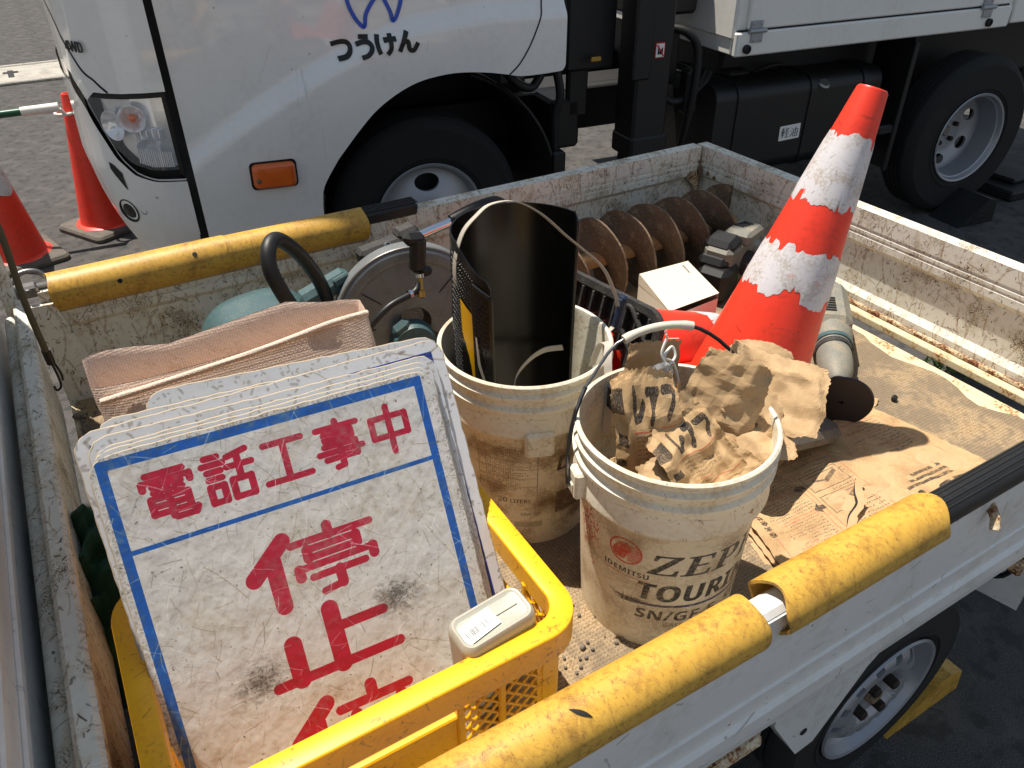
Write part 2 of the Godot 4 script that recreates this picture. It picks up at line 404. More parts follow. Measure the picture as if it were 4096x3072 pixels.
func make_materials():
	var W := Color(0.87, 0.855, 0.81)
	var a := noise_bytes(1024, 1024, 0.004, 3, 5); var b := noise_bytes(1024, 1024, 0.03, 5, 4); var f := noise_bytes(1024, 1024, 0.18, 9, 3)
	# worn white paint inside the load bed
	var p := Pic.new(1024, 1024, W)
	stain(p, a, 0.46, 0.80, Color(0.74, 0.67, 0.54), 0.6, b)
	stain(p, f, 0.60, 0.85, Color(0.62, 0.56, 0.47), 0.2, b)
	stain(p, f, 0.68, 0.74, Color(0.23, 0.20, 0.17), 0.75, a)
	scuffs(p, 1300, 4, 22, Color(0.27, 0.22, 0.18), 0.8, 1.57, 0.6, 1.3, b)
	scuffs(p, 420, 3, 12, Color(0.20, 0.16, 0.13), 0.85, 1.57, 0.9, 2.2, a)
	scuffs(p, 90, 60, 220, Color(0.50, 0.38, 0.25), 0.22, 1.57, 0.06, 4.0)
	scuffs(p, 40, 30, 120, Color(0.45, 0.26, 0.12), 0.35, 1.57, 0.08, 2.6)
	scuffs(p, 160, 20, 90, Color(0.36, 0.29, 0.23), 0.6, -99.0, 0.4, 1.6)
	scuffs(p, 200, 10, 60, Color(0.95, 0.94, 0.92), 0.5, -99.0, 0.4, 1.6)
	specks(p, 420, 2.4, Color(0.2, 0.16, 0.13), 0.85)
	specks(p, 60, 4.0, Color(0.33, 0.2, 0.12), 0.7)
	M.bed = mat(Color.WHITE, 0.62, 0, p.tex(), 1.5)
	# the outside: cleaner, a few scrapes
	p = Pic.new(1024, 1024, Color(0.87, 0.87, 0.86))
	stain(p, a, 0.5, 0.8, Color(0.74, 0.72, 0.67), 0.45, b)
	scuffs(p, 34, 6, 50, Color(0.25, 0.23, 0.22), 0.7, -99.0, 0.4, 1.5, b)
	scuffs(p, 110, 5, 30, Color(0.5, 0.45, 0.38), 0.5, -99.0, 0.4, 2.0)
	specks(p, 90, 2.2, Color(0.22, 0.19, 0.17), 0.8)
	M.outer = mat(Color.WHITE, 0.38, 0, p.tex(), 1.1)
	M.outer.clearcoat_enabled = true; M.outer.clearcoat = 0.35; M.outer.clearcoat_roughness = 0.15
	# rusted metal
	p = Pic.new(512, 512, Color(0.80, 0.76, 0.66))
	var a5 := noise_bytes(512, 512, 0.008, 13, 5); var f5 := noise_bytes(512, 512, 0.07, 15, 4)
	stain(p, a5, 0.38, 0.55, Color(0.62, 0.45, 0.25), 0.8, f5)
	stain(p, a5, 0.5, 0.62, Color(0.36, 0.18, 0.08), 0.95, f5)
	specks(p, 300, 2.5, Color(0.2, 0.1, 0.05), 0.9)
	M.rusty = mat(Color.WHITE, 0.8, 0, p.tex(), 3.5)
	p = Pic.new(512, 512, Color(0.42, 0.36, 0.29))
	stain(p, a5, 0.42, 0.65, Color(0.31, 0.23, 0.17), 0.75, f5)
	stain(p, f5, 0.55, 0.7, Color(0.56, 0.47, 0.36), 0.8, a5)
	stain(p, noise_bytes(512, 512, 0.012, 77, 3), 0.58, 0.7, Color(0.58, 0.50, 0.39), 0.9, f5)
	M.rust = mat(Color.WHITE, 0.85, 0.0, p.tex(), 3.0, normal_tex(f5, 512, 512, 4.0), 0.6)
	p = Pic.new(512, 512, Color(0.80, 0.75, 0.63))
	stain(p, a5, 0.5, 0.75, Color(0.66, 0.52, 0.32), 0.6, f5); stain(p, f5, 0.64, 0.76, Color(0.45, 0.26, 0.12), 0.7, a5)
	scuffs(p, 160, 4, 30, Color(0.35, 0.27, 0.2), 0.5)
	M.sill = mat(Color.WHITE, 0.75, 0, p.tex(), 3.0)
	# clay and dust caked on steel
	p = Pic.new(512, 512, Color(0.64, 0.52, 0.36))
	stain(p, f5, 0.5, 0.75, Color(0.45, 0.34, 0.22), 0.8, a5)
	M.clay = mat(Color.WHITE, 0.95, 0, p.tex(), 6.0, normal_tex(f5, 512, 512, 6.0), 1.0)
	# lorry paint
	p = Pic.new(512, 512, Color(0.915, 0.912, 0.90))
	stain(p, a5, 0.5, 0.9, Color(0.85, 0.84, 0.81), 0.5, f5)
	specks(p, 16, 1.4, Color(0.3, 0.28, 0.25), 0.7); scuffs(p, 14, 10, 60, Color(0.76, 0.75, 0.72), 0.4, 1.57, 0.25, 1.0)
	M.lorry = mat(Color.WHITE, 0.32, 0, p.tex(), 0.8)
	M.lorry.clearcoat_enabled = true; M.lorry.clearcoat = 1.0; M.lorry.clearcoat_roughness = 0.04
	M.lorry_box = mat(Color(0.97, 0.97, 0.96), 0.4, 0, p.tex(), 0.7)
	# yellow half pipes
	p = Pic.new(1024, 1024, Color(0.80, 0.625, 0.25))
	stain(p, a, 0.45, 0.8, Color(0.74, 0.56, 0.22), 0.5, b)
	stain(p, f, 0.6, 0.8, Color(0.42, 0.28, 0.10), 0.45, a)
	scuffs(p, 1500, 8, 40, Color(0.46, 0.32, 0.15), 0.42, 1.2, 0.9, 1.0, b)
	scuffs(p, 50, 30, 130, Color(0.38, 0.26, 0.13), 0.45, 0.9, 0.4, 1.8)
	specks(p, 420, 3.2, Color(0.45, 0.31, 0.15), 0.45)
	scuffs(p, 420, 8, 60, Color(0.95, 0.82, 0.48), 0.40, 0.8, 0.8, 1.3)
	specks(p, 160, 2.0, Color(0.28, 0.18, 0.10), 0.8)
	stain(p, a, 0.52, 0.75, Color(0.55, 0.40, 0.18), 0.5, b); stain(p, b, 0.60, 0.80, Color(0.42, 0.30, 0.14), 0.28, f); stain(p, b, 0.68, 0.80, Color(0.25, 0.17, 0.10), 0.6, f)
	M.pvc = mat(Color.WHITE, 0.46, 0, p.tex(), 2.6)
	# yellow crate
	p = Pic.new(512, 512, Color(0.97, 0.71, 0.05))
	stain(p, a5, 0.45, 0.8, Color(0.86, 0.58, 0.05), 0.5, f5)
	stain(p, f5, 0.72, 0.80, Color(0.40, 0.26, 0.08), 0.6, a5)
	scuffs(p, 120, 5, 26, Color(0.50, 0.33, 0.1), 0.45, -99.0, 0.4, 1.3)
	specks(p, 40, 2.2, Color(0.3, 0.18, 0.08), 0.8)
	M.crate = mat(Color.WHITE, 0.38, 0, p.tex(), 3.0)
	# asphalt
	var g1 := noise_bytes(1024, 1024, 0.30, 21, 2); var g2 := noise_bytes(1024, 1024, 0.006, 22, 4)
	p = Pic.new(1024, 1024, Color(0.24, 0.235, 0.23))
	stain(p, g1, 0.45, 0.75, Color(0.43, 0.42, 0.40), 0.85)
	for i in 9000: p.dot(rng.randi() % 1024, rng.randi() % 1024, Color(0.68, 0.66, 0.63), rng.randf_range(0.3, 0.9))
	for i in 14000: p.dot(rng.randi() % 1024, rng.randi() % 1024, Color(0.16, 0.16, 0.17), rng.randf_range(0.3, 0.8))
	stain(p, g2, 0.5, 0.75, Color(0.40, 0.385, 0.365), 0.4); stain(p, noise_bytes(1024, 1024, 0.012, 29, 4), 0.55, 0.75, Color(0.17, 0.165, 0.16), 0.5)
	scuffs(p, 14, 60, 260, Color(0.10, 0.10, 0.10), 0.7, -99.0, 0.4, 1.6)
	M.asphalt = mat(Color.WHITE, 0.9, 0, p.tex(), 0.9, normal_tex(g1, 1024, 1024, 5.0), 0.8)
	M.asphalt.uv1_world_triplanar = true
	p = Pic.new(512, 512, Color(0.66, 0.64, 0.60))
	stain(p, a5, 0.45, 0.7, Color(0.52, 0.50, 0.46), 0.7, f5)
	specks(p, 200, 1.6, Color(0.3, 0.29, 0.27), 0.7)
	M.concrete = mat(Color.WHITE, 0.9, 0, p.tex(), 1.2)
	# ribbed rubber mat, dusty
	p = Pic.new(1024, 1024, Color(0.50, 0.44, 0.36))
	stain(p, a, 0.42, 0.66, Color(0.70, 0.61, 0.48), 0.85, b)
	stain(p, b, 0.55, 0.75, Color(0.34, 0.28, 0.22), 0.5, f)
	stain(p, f, 0.62, 0.75, Color(0.56, 0.42, 0.26), 0.6, a)
	var hb := PackedByteArray(); hb.resize(1024 * 1024)
	for y in 1024:
		for x in 1024:
			var fx := absf(fmod(x, 8.0) - 3.5); var fy := absf(fmod(y, 8.0) - 3.5)
			hb[y * 1024 + x] = 255 if maxf(fx, fy) < 1.6 else (120 if maxf(fx, fy) < 2.6 else 0)
	M.mat = mat(Color.WHITE, 0.92, 0, p.tex(), 1.1)
	M.mat.normal_enabled = true; M.mat.normal_texture = normal_tex(hb, 1024, 1024, 2.0); M.mat.normal_scale = 0.9
	M.mat_ribs = M.mat
	# woven sacking
	p = Pic.new(512, 512, Color(0.84, 0.75, 0.68))
	var wv := PackedByteArray(); wv.resize(512 * 512)
	for y in 512:
		for x in 512:
			var cx := int(x / 8.0); var cy := int(y / 8.0)
			var over := (cx + cy) % 2 == 0
			var lx := absf(fmod(x, 8.0) - 3.5) / 4.0; var ly := absf(fmod(y, 8.0) - 3.5) / 4.0
			var hh := (1.0 - ly * ly) if over else (1.0 - lx * lx)
			wv[y * 512 + x] = int(70 + 180 * hh)
			var i := (y * 512 + x) * 3
			var k := 0.88 + 0.16 * hh + ((cx * 7 + cy * 13) % 5) * 0.012
			for q in 3: p.d[i + q] = int(clampf(p.d[i + q] * k, 0, 255))
	stain(p, a5, 0.55, 0.8, Color(0.66, 0.55, 0.47), 0.45, f5)
	M.sack = mat(Color.WHITE, 0.85, 0, p.tex(), 4.2, normal_tex(wv, 512, 512, 3.0), 0.6)
	# brown kraft paper
	p = Pic.new(1024, 1024, Color(0.72, 0.60, 0.45))
	stain(p, a, 0.45, 0.75, Color(0.62, 0.50, 0.35), 0.5, b)
	stain(p, f, 0.5, 0.85, Color(0.80, 0.69, 0.54), 0.4, b)
	scuffs(p, 260, 8, 60, Color(0.50, 0.39, 0.27), 0.35, -99.0, 0.4, 1.2)
	var cr := noise_bytes(512, 512, 0.02, 41, 5)
	M.kraft = mat(Color.WHITE, 0.8, 0, p.tex(), 2.2, normal_tex(cr, 512, 512, 6.0), 0.45)
	# plain plastics and metals
	var rub := noise_bytes(512, 512, 0.05, 31, 4)
	p = Pic.new(512, 512, Color(0.075, 0.075, 0.077))
	stain(p, rub, 0.5, 0.75, Color(0.17, 0.16, 0.145), 0.6, a5)
	scuffs(p, 120, 6, 40, Color(0.33, 0.31, 0.29), 0.5)
	M.black = mat(Color.WHITE, 0.5, 0, p.tex(), 3.0)
	p = Pic.new(512, 512, Color(0.080, 0.080, 0.084))
	stain(p, a5, 0.5, 0.8, Color(0.13, 0.125, 0.12), 0.7, f5)
	M.tyre = mat(Color.WHITE, 0.85, 0, p.tex(), 2.0)
	M.frame = mat(Color(0.62, 0.64, 0.68), 0.55, 0, p.tex(), 1.5)
	M.grey_black = mat(Color(0.75, 0.77, 0.82), 0.5, 0, p.tex(), 1.0)
	p = Pic.new(512, 512, Color(0.36, 0.34, 0.31))
	stain(p, a5, 0.42, 0.7, Color(0.27, 0.25, 0.23), 0.8, f5)
	stain(p, f5, 0.55, 0.75, Color(0.50, 0.45, 0.38), 0.6)
	M.rubber_base = mat(Color.WHITE, 0.8, 0, p.tex(), 3.0)
	p = Pic.new(512, 512, Color(0.91, 0.23, 0.13))
	stain(p, a5, 0.52, 0.8, Color(0.82, 0.19, 0.10), 0.5, f5)
	scuffs(p, 46, 6, 34, Color(0.4, 0.1, 0.07), 0.5, -99.0, 0.4, 1.6); stain(p, noise_bytes(512, 512, 0.012, 77, 3), 0.55, 0.8, Color(0.62, 0.20, 0.13), 0.4, f5)
	specks(p, 24, 2.0, Color(0.35, 0.1, 0.08), 0.6)
	M.red = mat(Color.WHITE, 0.42, 0, p.tex(), 2.0)
	p = Pic.new(512, 512, Color(0.80, 0.79, 0.80))
	stain(p, a5, 0.50, 0.66, Color(0.62, 0.56, 0.49), 0.6, f5)
	scuffs(p, 110, 6, 40, Color(0.45, 0.38, 0.30), 0.6, 0.9, 0.5, 1.6)
	specks(p, 130, 2.4, Color(0.42, 0.35, 0.28), 0.8)
	specks(p, 10, 7.0, Color(0.88, 0.22, 0.12), 1.0)
	M.reflector = mat(Color.WHITE, 0.45, 0, p.tex(), 3.6)
	p = Pic.new(512, 512, Color(0.88, 0.86, 0.79))
	stain(p, a5, 0.48, 0.74, Color(0.70, 0.59, 0.43), 0.55, f5)
	scuffs(p, 180, 6, 40, Color(0.46, 0.37, 0.28), 0.55, -99.0, 0.4, 1.2)
	specks(p, 150, 1.8, Color(0.33, 0.25, 0.18), 0.8)
	M.pail_in = mat(Color.WHITE, 0.55, 0, p.tex(), 3.0)
	p = Pic.new(512, 512, Color(0.15, 0.15, 0.155))
	stain(p, a5, 0.45, 0.75, Color(0.30, 0.275, 0.245), 0.7, f5)
	stain(p, f5, 0.6, 0.8, Color(0.42, 0.385, 0.33), 0.5)
	M.dusty_black = mat(Color.WHITE, 0.7, 0, p.tex(), 5.0)
	p = Pic.new(512, 512, Color(0.22, 0.335, 0.355))
	stain(p, a5, 0.45, 0.75, Color(0.32, 0.39, 0.385), 0.7, f5)
	stain(p, f5, 0.6, 0.8, Color(0.45, 0.42, 0.36), 0.5)
	scuffs(p, 60, 5, 30, Color(0.15, 0.2, 0.2), 0.5)
	M.teal = mat(Color.WHITE, 0.5, 0, p.tex(), 4.0)
	p = Pic.new(512, 512, Color(0.46, 0.475, 0.485))
	stain(p, a5, 0.45, 0.7, Color(0.38, 0.375, 0.36), 0.6, f5)
	scuffs(p, 60, 5, 40, Color(0.3, 0.29, 0.27), 0.5)
	M.guard = mat(Color.WHITE, 0.45, 0.25, p.tex(), 3.5)
	M.alu = mat(Color(0.95, 0.95, 0.95), 0.35, 0.2, p.tex(), 4.0)
	M.steel = mat(Color(0.55, 0.54, 0.53), 0.4, 0.9)
	M.chrome = mat(Color(0.83, 0.84, 0.86), 0.12, 1.0)
	M.mirror = mat(Color(0.95, 0.95, 0.96), 0.14, 0.5)
	M.rim = mat(Color(0.62, 0.63, 0.65), 0.38, 0.45)
	M.dark = mat(Color(0.055, 0.055, 0.06), 0.6)
	M.gap = mat(Color(0.03, 0.03, 0.032), 0.7)
	M.gloss_black = mat(Color(0.045, 0.045, 0.048), 0.28)
	M.white = mat(Color(0.86, 0.85, 0.82), 0.5)
	M.label = mat(Color(0.90, 0.90, 0.89), 0.5)
	M.ink = mat(Color(0.08, 0.08, 0.085), 0.5)
	M.blue = mat(Color(0.16, 0.33, 0.74), 0.4)
	M.red_ink = mat(Color(0.80, 0.10, 0.10), 0.5)
	M.amber = mat(Color(0.86, 0.38, 0.03), 0.15)
	M.amber.clearcoat_enabled = true
	M.card = mat(Color(0.82, 0.78, 0.70), 0.7)
	M.strap = mat(Color(0.72, 0.69, 0.64), 0.55)
	M.wire = mat(Color(0.50, 0.50, 0.51), 0.3, 0.85)
	M.cable = mat(Color(0.09, 0.09, 0.095), 0.45)
	M.grip = mat(Color(0.80, 0.77, 0.70), 0.6)
	M.green = mat(Color(0.10, 0.27, 0.19), 0.75)
	M.rope = mat(Color(0.36, 0.33, 0.24), 0.85)
	M.brass = mat(Color(0.72, 0.58, 0.30), 0.35, 0.8)
	M.stone = mat(Color(0.45, 0.42, 0.38), 0.9)
	M.leaf = mat(Color(0.30, 0.44, 0.14), 0.7)
	M.glass = mat(Color(0.92, 0.95, 0.97, 0.08), 0.03)
	M.glass.transparency = BaseMaterial3D.TRANSPARENCY_ALPHA
	M.film = mat(Color(0.9, 0.92, 0.94, 0.35), 0.12)
	M.film.transparency = BaseMaterial3D.TRANSPARENCY_ALPHA
	M.jug = mat(Color(0.66, 0.655, 0.60), 0.4)
	M.jug.subsurf_scatter_enabled = true; M.jug.subsurf_scatter_strength = 0.25
	M.pane = mat(Color(0.05, 0.07, 0.08), 0.05)
	M.bar_green = mat(Color(0.03, 0.30, 0.19), 0.4)
	M.chock = mat(Color(0.78, 0.63, 0.07), 0.6)

# ---------------------------------------------------------------- the setting
func setting():
	var b := MB.new()
	b.quad(Vector3(-40, G, 40), Vector3(-40, G, -40), Vector3(40, G, -40), Vector3(40, G, 40))
	structure(obj("road", b, M.asphalt))
	# concrete gutter covers along the far side of the road
	var g := structure(Node3D.new()); g.name = "gutter"; add_child(g)
	for i in range(-8, 9):
		b = MB.new()
		b.cbox(Vector3(-0.985 + i * 2.0 + 1.0, G + 0.006, -8.52 + i * 0.02), Vector3(1.975, 0.03, 0.66), 0.012)
		for s in [-1, 1]: b.cbox(Vector3(-0.985 + i * 2.0 + 1.0, G + 0.012, -8.52 + s * 0.37 + i * 0.02), Vector3(1.98, 0.03, 0.05), 0.008)
		obj("gutter_cover", b, M.concrete, g)
	b = MB.new()
	b.cbox(Vector3(0.012, G + 0.021, -8.5), Vector3(0.05, 0.008, 0.30), 0.003); b.cbox(Vector3(0.012, G + 0.023, -8.56), Vector3(0.13, 0.008, 0.06), 0.003)
	obj("lifting_slot", b, M.gap, g)
	# weeds that show under the tail of the load bed
	for q in [[3.03, -0.87], [3.06, -0.72], [2.98, -0.97], [2.24, -0.20], [2.12, -0.15]]:
		b = MB.new()
		for k in 34:
			var a := rng.randf() * TAU; var r := rng.randf() * 0.07; var h := rng.randf_range(0.04, 0.15)
			var c := Vector3(cos(a) * r, 0, sin(a) * r); var t := Vector3(rng.randf_range(-0.6, 0.6), rng.randf() * TAU, rng.randf_range(-0.6, 0.6))
			var e := Basis.from_euler(t)
			b.tri(c - e.x * 0.006, c + e.y * h + e.x * 0.001, c + e.x * 0.006); b.tri(c + e.y * h * 0.5, c + e.y * h * 0.6 + e.z * 0.03, c + e.y * h * 0.42 + e.z * 0.012)
		var w := obj("weed", b, M.leaf); w.position = Vector3(q[0], G, q[1])
		tag(w, ["tuft of weeds below the middle of the tailgate gap", "leafy weeds under the near end of the tailgate gap", "weeds under the far end of the tailgate gap", "grass tuft on the road beyond the mudflap", "small grass tuft behind the rear wheel"][[3.03, 3.06, 2.98, 2.24, 2.12].find(q[0])], "weed", "weeds by the small truck's tail")

# ---------------------------------------------------------------- the small truck
const GATE := [0.000, 0.285, 0.000, 0.240, 0.004, 0.238, 0.004, 0.232, 0.000, 0.230, 0.000, 0.222, 0.003, 0.220, 0.003, 0.216, 0.000, 0.214, 0.000, 0.196, 0.013, 0.182, 0.013, 0.066, 0.000, 0.050, 0.000, 0.000, 0.038, 0.000, 0.040, 0.020, 0.040, 0.052, 0.033, 0.060, 0.033, 0.104, 0.036, 0.107, 0.033, 0.110, 0.033, 0.190, 0.040, 0.202, 0.040, 0.285]
func gate(ln: float, bs: Basis, at: Vector3) -> MB:
	var b := MB.new(); b.x = Transform3D(bs, at)
	var poly := PackedVector2Array()
	for i in range(0, GATE.size(), 2): poly.append(Vector2(GATE[i], GATE[i + 1]))
	b.prism(poly, 0, ln)
	return b

func wheel(parent: Node3D, c: Vector3, R: float, w: float, r: float, kind: String, turn := 0.0):
	# axle along z, outer side towards +z
	var o := Node3D.new(); o.name = "wheel"; parent.add_child(o, true); o.position = c; o.rotation.y = turn
	if kind == "front": o.rotation.z = 0.80
	var b := MB.new(); b.x = Transform3D(Basis(Vector3.RIGHT, PI / 2), Vector3.ZERO)
	var pr := [Vector2(r * 0.98, -w / 2 + 0.01), Vector2(r * 1.02, -w / 2), Vector2(R * 0.88, -w / 2 - 0.006), Vector2(R * 0.955, -w / 2 + 0.008), Vector2(R * 0.99, -w / 2 + 0.03)]
	for k in 5:
		var yy := -w / 2 + 0.03 + (w - 0.06) * (k + 0.5) / 5.0
		pr += [Vector2(R, yy - (w - 0.06) * 0.08), Vector2(R, yy + (w - 0.06) * 0.08)] if k == 4 else [Vector2(R, yy - (w - 0.06) * 0.08), Vector2(R, yy + (w - 0.06) * 0.06), Vector2(R - 0.008, yy + (w - 0.06) * 0.065), Vector2(R - 0.008, yy + (w - 0.06) * 0.105)]
	pr += [Vector2(R * 0.985, w / 2 - 0.026), Vector2(R * 0.955, w / 2 - 0.008), Vector2(R * 0.90, w / 2 + 0.003), Vector2(R * 0.895, w / 2 + 0.005), Vector2(R * 0.885, w / 2 + 0.004), Vector2(r * 1.18, w / 2 + 0.006), Vector2(r * 1.17, w / 2 + 0.009), Vector2(r * 1.14, w / 2 + 0.009), Vector2(r * 1.13, w / 2 + 0.005), Vector2(r * 1.02, w / 2 - 0.002), Vector2(r * 0.97, w / 2 - 0.012)]
	b.lathe(pr, 72, 0, TAU, 40)
	obj("tyre", b, M.tyre, o)
	b = MB.new(); b.x = Transform3D(Basis(Vector3.RIGHT, PI / 2), Vector3.ZERO)
	var dish: float = {"steel": 0.022, "front": 0.03, "dual": 0.13}[kind]
	var f := w / 2 + 0.002
	b.lathe([Vector2(r * 1.03, f), Vector2(r * 1.045, f + 0.004), Vector2(r * 1.03, f + 0.009), Vector2(r * 0.99, f + 0.006), Vector2(r * 0.955, f - 0.016), Vector2(r * 0.93, f - 0.02), Vector2(r * 0.90, f - dish - 0.005)], 72)
	var rim := obj("rim", b, M.rim, o)
	# disc with real holes
	var nh := 12 if kind == "steel" else 4 if kind == "front" else 6
	var hr := r * (0.70 if kind == "steel" else 0.68)
	var hw := r * (0.075 if kind == "steel" else 0.16)
	var hh := r * (0.10 if kind == "steel" else 0.115)
	if kind == "front": hw = r * 0.24; hh = r * 0.15
	b = MB.new()
	var zz := func(rr: float) -> float:
		var t := rr / (r * 0.92)
		if kind == "steel": return f - dish - 0.004 + 0.026 * smoothstep(1.0, 0.72, t) - 0.016 * smoothstep(0.56, 0.40, t)
		if kind == "front": return f - dish + 0.055 * smoothstep(1.0, 0.3, t)
		return f - dish + 0.0 - 0.03 * smoothstep(1.0, 0.5, t)
	for k in nh:
		var a0 := TAU * k / nh; var a1 := TAU * (k + 1) / nh; var am := (a0 + a1) / 2
		var hc := Vector2.from_angle(am) * hr
		var ring_in := []; var ring_out := []
		var mN := 40
		for i in mN + 1:
			var t := TAU * i / mN
			var e := Vector2.from_angle(am) * cos(t) * hh + Vector2.from_angle(am + PI / 2) * sin(t) * hw
			ring_in.append(hc + e)
			# the sector's border seen from the hole's centre
			var u := cos(t); var s := sin(t)
			var m := maxf(absf(u), absf(s))
			var rr := hr + (u / m) * (r * 0.92 - hr if u > 0 else hr - r * 0.40)
			var aa := am + (s / m) * (a1 - a0) / 2
			ring_out.append(Vector2.from_angle(aa) * rr)
		var r0 := PackedVector3Array(); var rings := []
		for q in ring_in: r0.append(Vector3(q.x, q.y, zz.call(q.length()) - 0.014))
		for k2 in 8:
			var row := PackedVector3Array()
			for i in mN + 1:
				var q: Vector2 = ring_in[i]; q = q.lerp(ring_out[i], k2 / 7.0)
				row.append(Vector3(q.x, q.y, zz.call(q.length())))
			rings.append(row)
		b.grid([rings[0], r0], true); rings.reverse(); b.grid(rings, true)
	# centre of the disc
	var rows := []
	for i in 7:
		var rr := r * 0.40 * (1.0 - i / 6.0 * 0.72)
		var row := PackedVector3Array()
		for j in 49:
			var a := TAU * j / 48
			row.append(Vector3(cos(a) * rr, sin(a) * rr, zz.call(rr)))
		rows.append(row)
	b.grid(rows, true)
	obj("wheel_disc", b, M.rim, o)
	b = MB.new(); b.x = Transform3D(Basis(Vector3.RIGHT, PI / 2), Vector3(0, 0, zz.call(r * 0.1) - 0.004))
	b.lathe([Vector2(r * 0.125, 0), Vector2(r * 0.125, 0.015), Vector2(r * 0.10, 0.02), Vector2(0.0001, 0.02)], 24)
	obj("hub", b, M.rust if kind == "steel" else M.steel, o)
	for k in (4 if kind == "steel" else 5):
		var a := TAU * k / (4 if kind == "steel" else 5) + 0.5
		b = MB.new(); b.x = Transform3D(Basis(Vector3.RIGHT, PI / 2), Vector3(cos(a) * r * 0.30, sin(a) * r * 0.30, zz.call(r * 0.3)))
		b.lathe([Vector2(0.013, 0), Vector2(0.013, 0.022), Vector2(0.010, 0.025), Vector2(0.0001, 0.025)], 6, 0, TAU, 20)
		obj("wheel_nut", b, M.nut, o)
	# dark drum behind the disc
	b = MB.new(); b.x = Transform3D(Basis(Vector3.RIGHT, PI / 2), Vector3(0, 0, f - dish - 0.062 - (0.04 if kind == "dual" else 0.0)))
	b.lathe([Vector2(r * 0.9, -0.02), Vector2(r * 0.9, 0.0), Vector2(r * 0.84, 0.02), Vector2(0.0001, 0.03)], 40)
	obj("brake_drum", b, M.dark, o)

func half_pipe(called: String, x0: float, x1: float, c: Vector3, R: float, open_at: float, gap: float, label: String, jag: float):
	# yellow plastic pipe slit along its length and pushed over a rail
	var b := MB.new()
	var nx := 26; var na := 30
	var th := 0.0045
	var po := []; var pi_ := []
	for i in nx + 1:
		var t := float(i) / nx
		var ro := PackedVector3Array(); var ri := PackedVector3Array()
		for j in na + 1:
			var s := float(j) / na
			var a := open_at + gap / 2 + (TAU - gap) * s
			var xx := lerpf(x0, x1, t) + (jag * sin(a * 3.0 + x1 * 9) * 0.5 if i == nx or i == 0 else 0.0)
			var r := R + 0.0006 * sin(xx * 11.0 + a * 2.0)
			var y := c.y + 0.0012 * sin(xx * 4.0)
			ro.append(Vector3(xx, y + sin(a) * r, c.z + cos(a) * r)); ri.append(Vector3(xx, y + sin(a) * (r - th), c.z + cos(a) * (r - th)))
		po.append(ro); pi_.append(ri)
	b.grid(po); pi_.reverse(); b.grid(pi_); pi_.reverse()
	for e in [0, nx]:
		b.grid([po[e], pi_[e]] if e == 0 else [pi_[e], po[e]])
	for e in [0, na]:
		var q := PackedVector3Array(); var w := PackedVector3Array()
		for i in nx + 1: q.append(po[i][e]); w.append(pi_[i][e])
		b.grid([q, w])
	var o := thing(called, label, "pipe guard", Vector3.ZERO, "yellow pipe guards on the side gates")
	obj("pipe_shell", b, M.pvc, o)
	return o

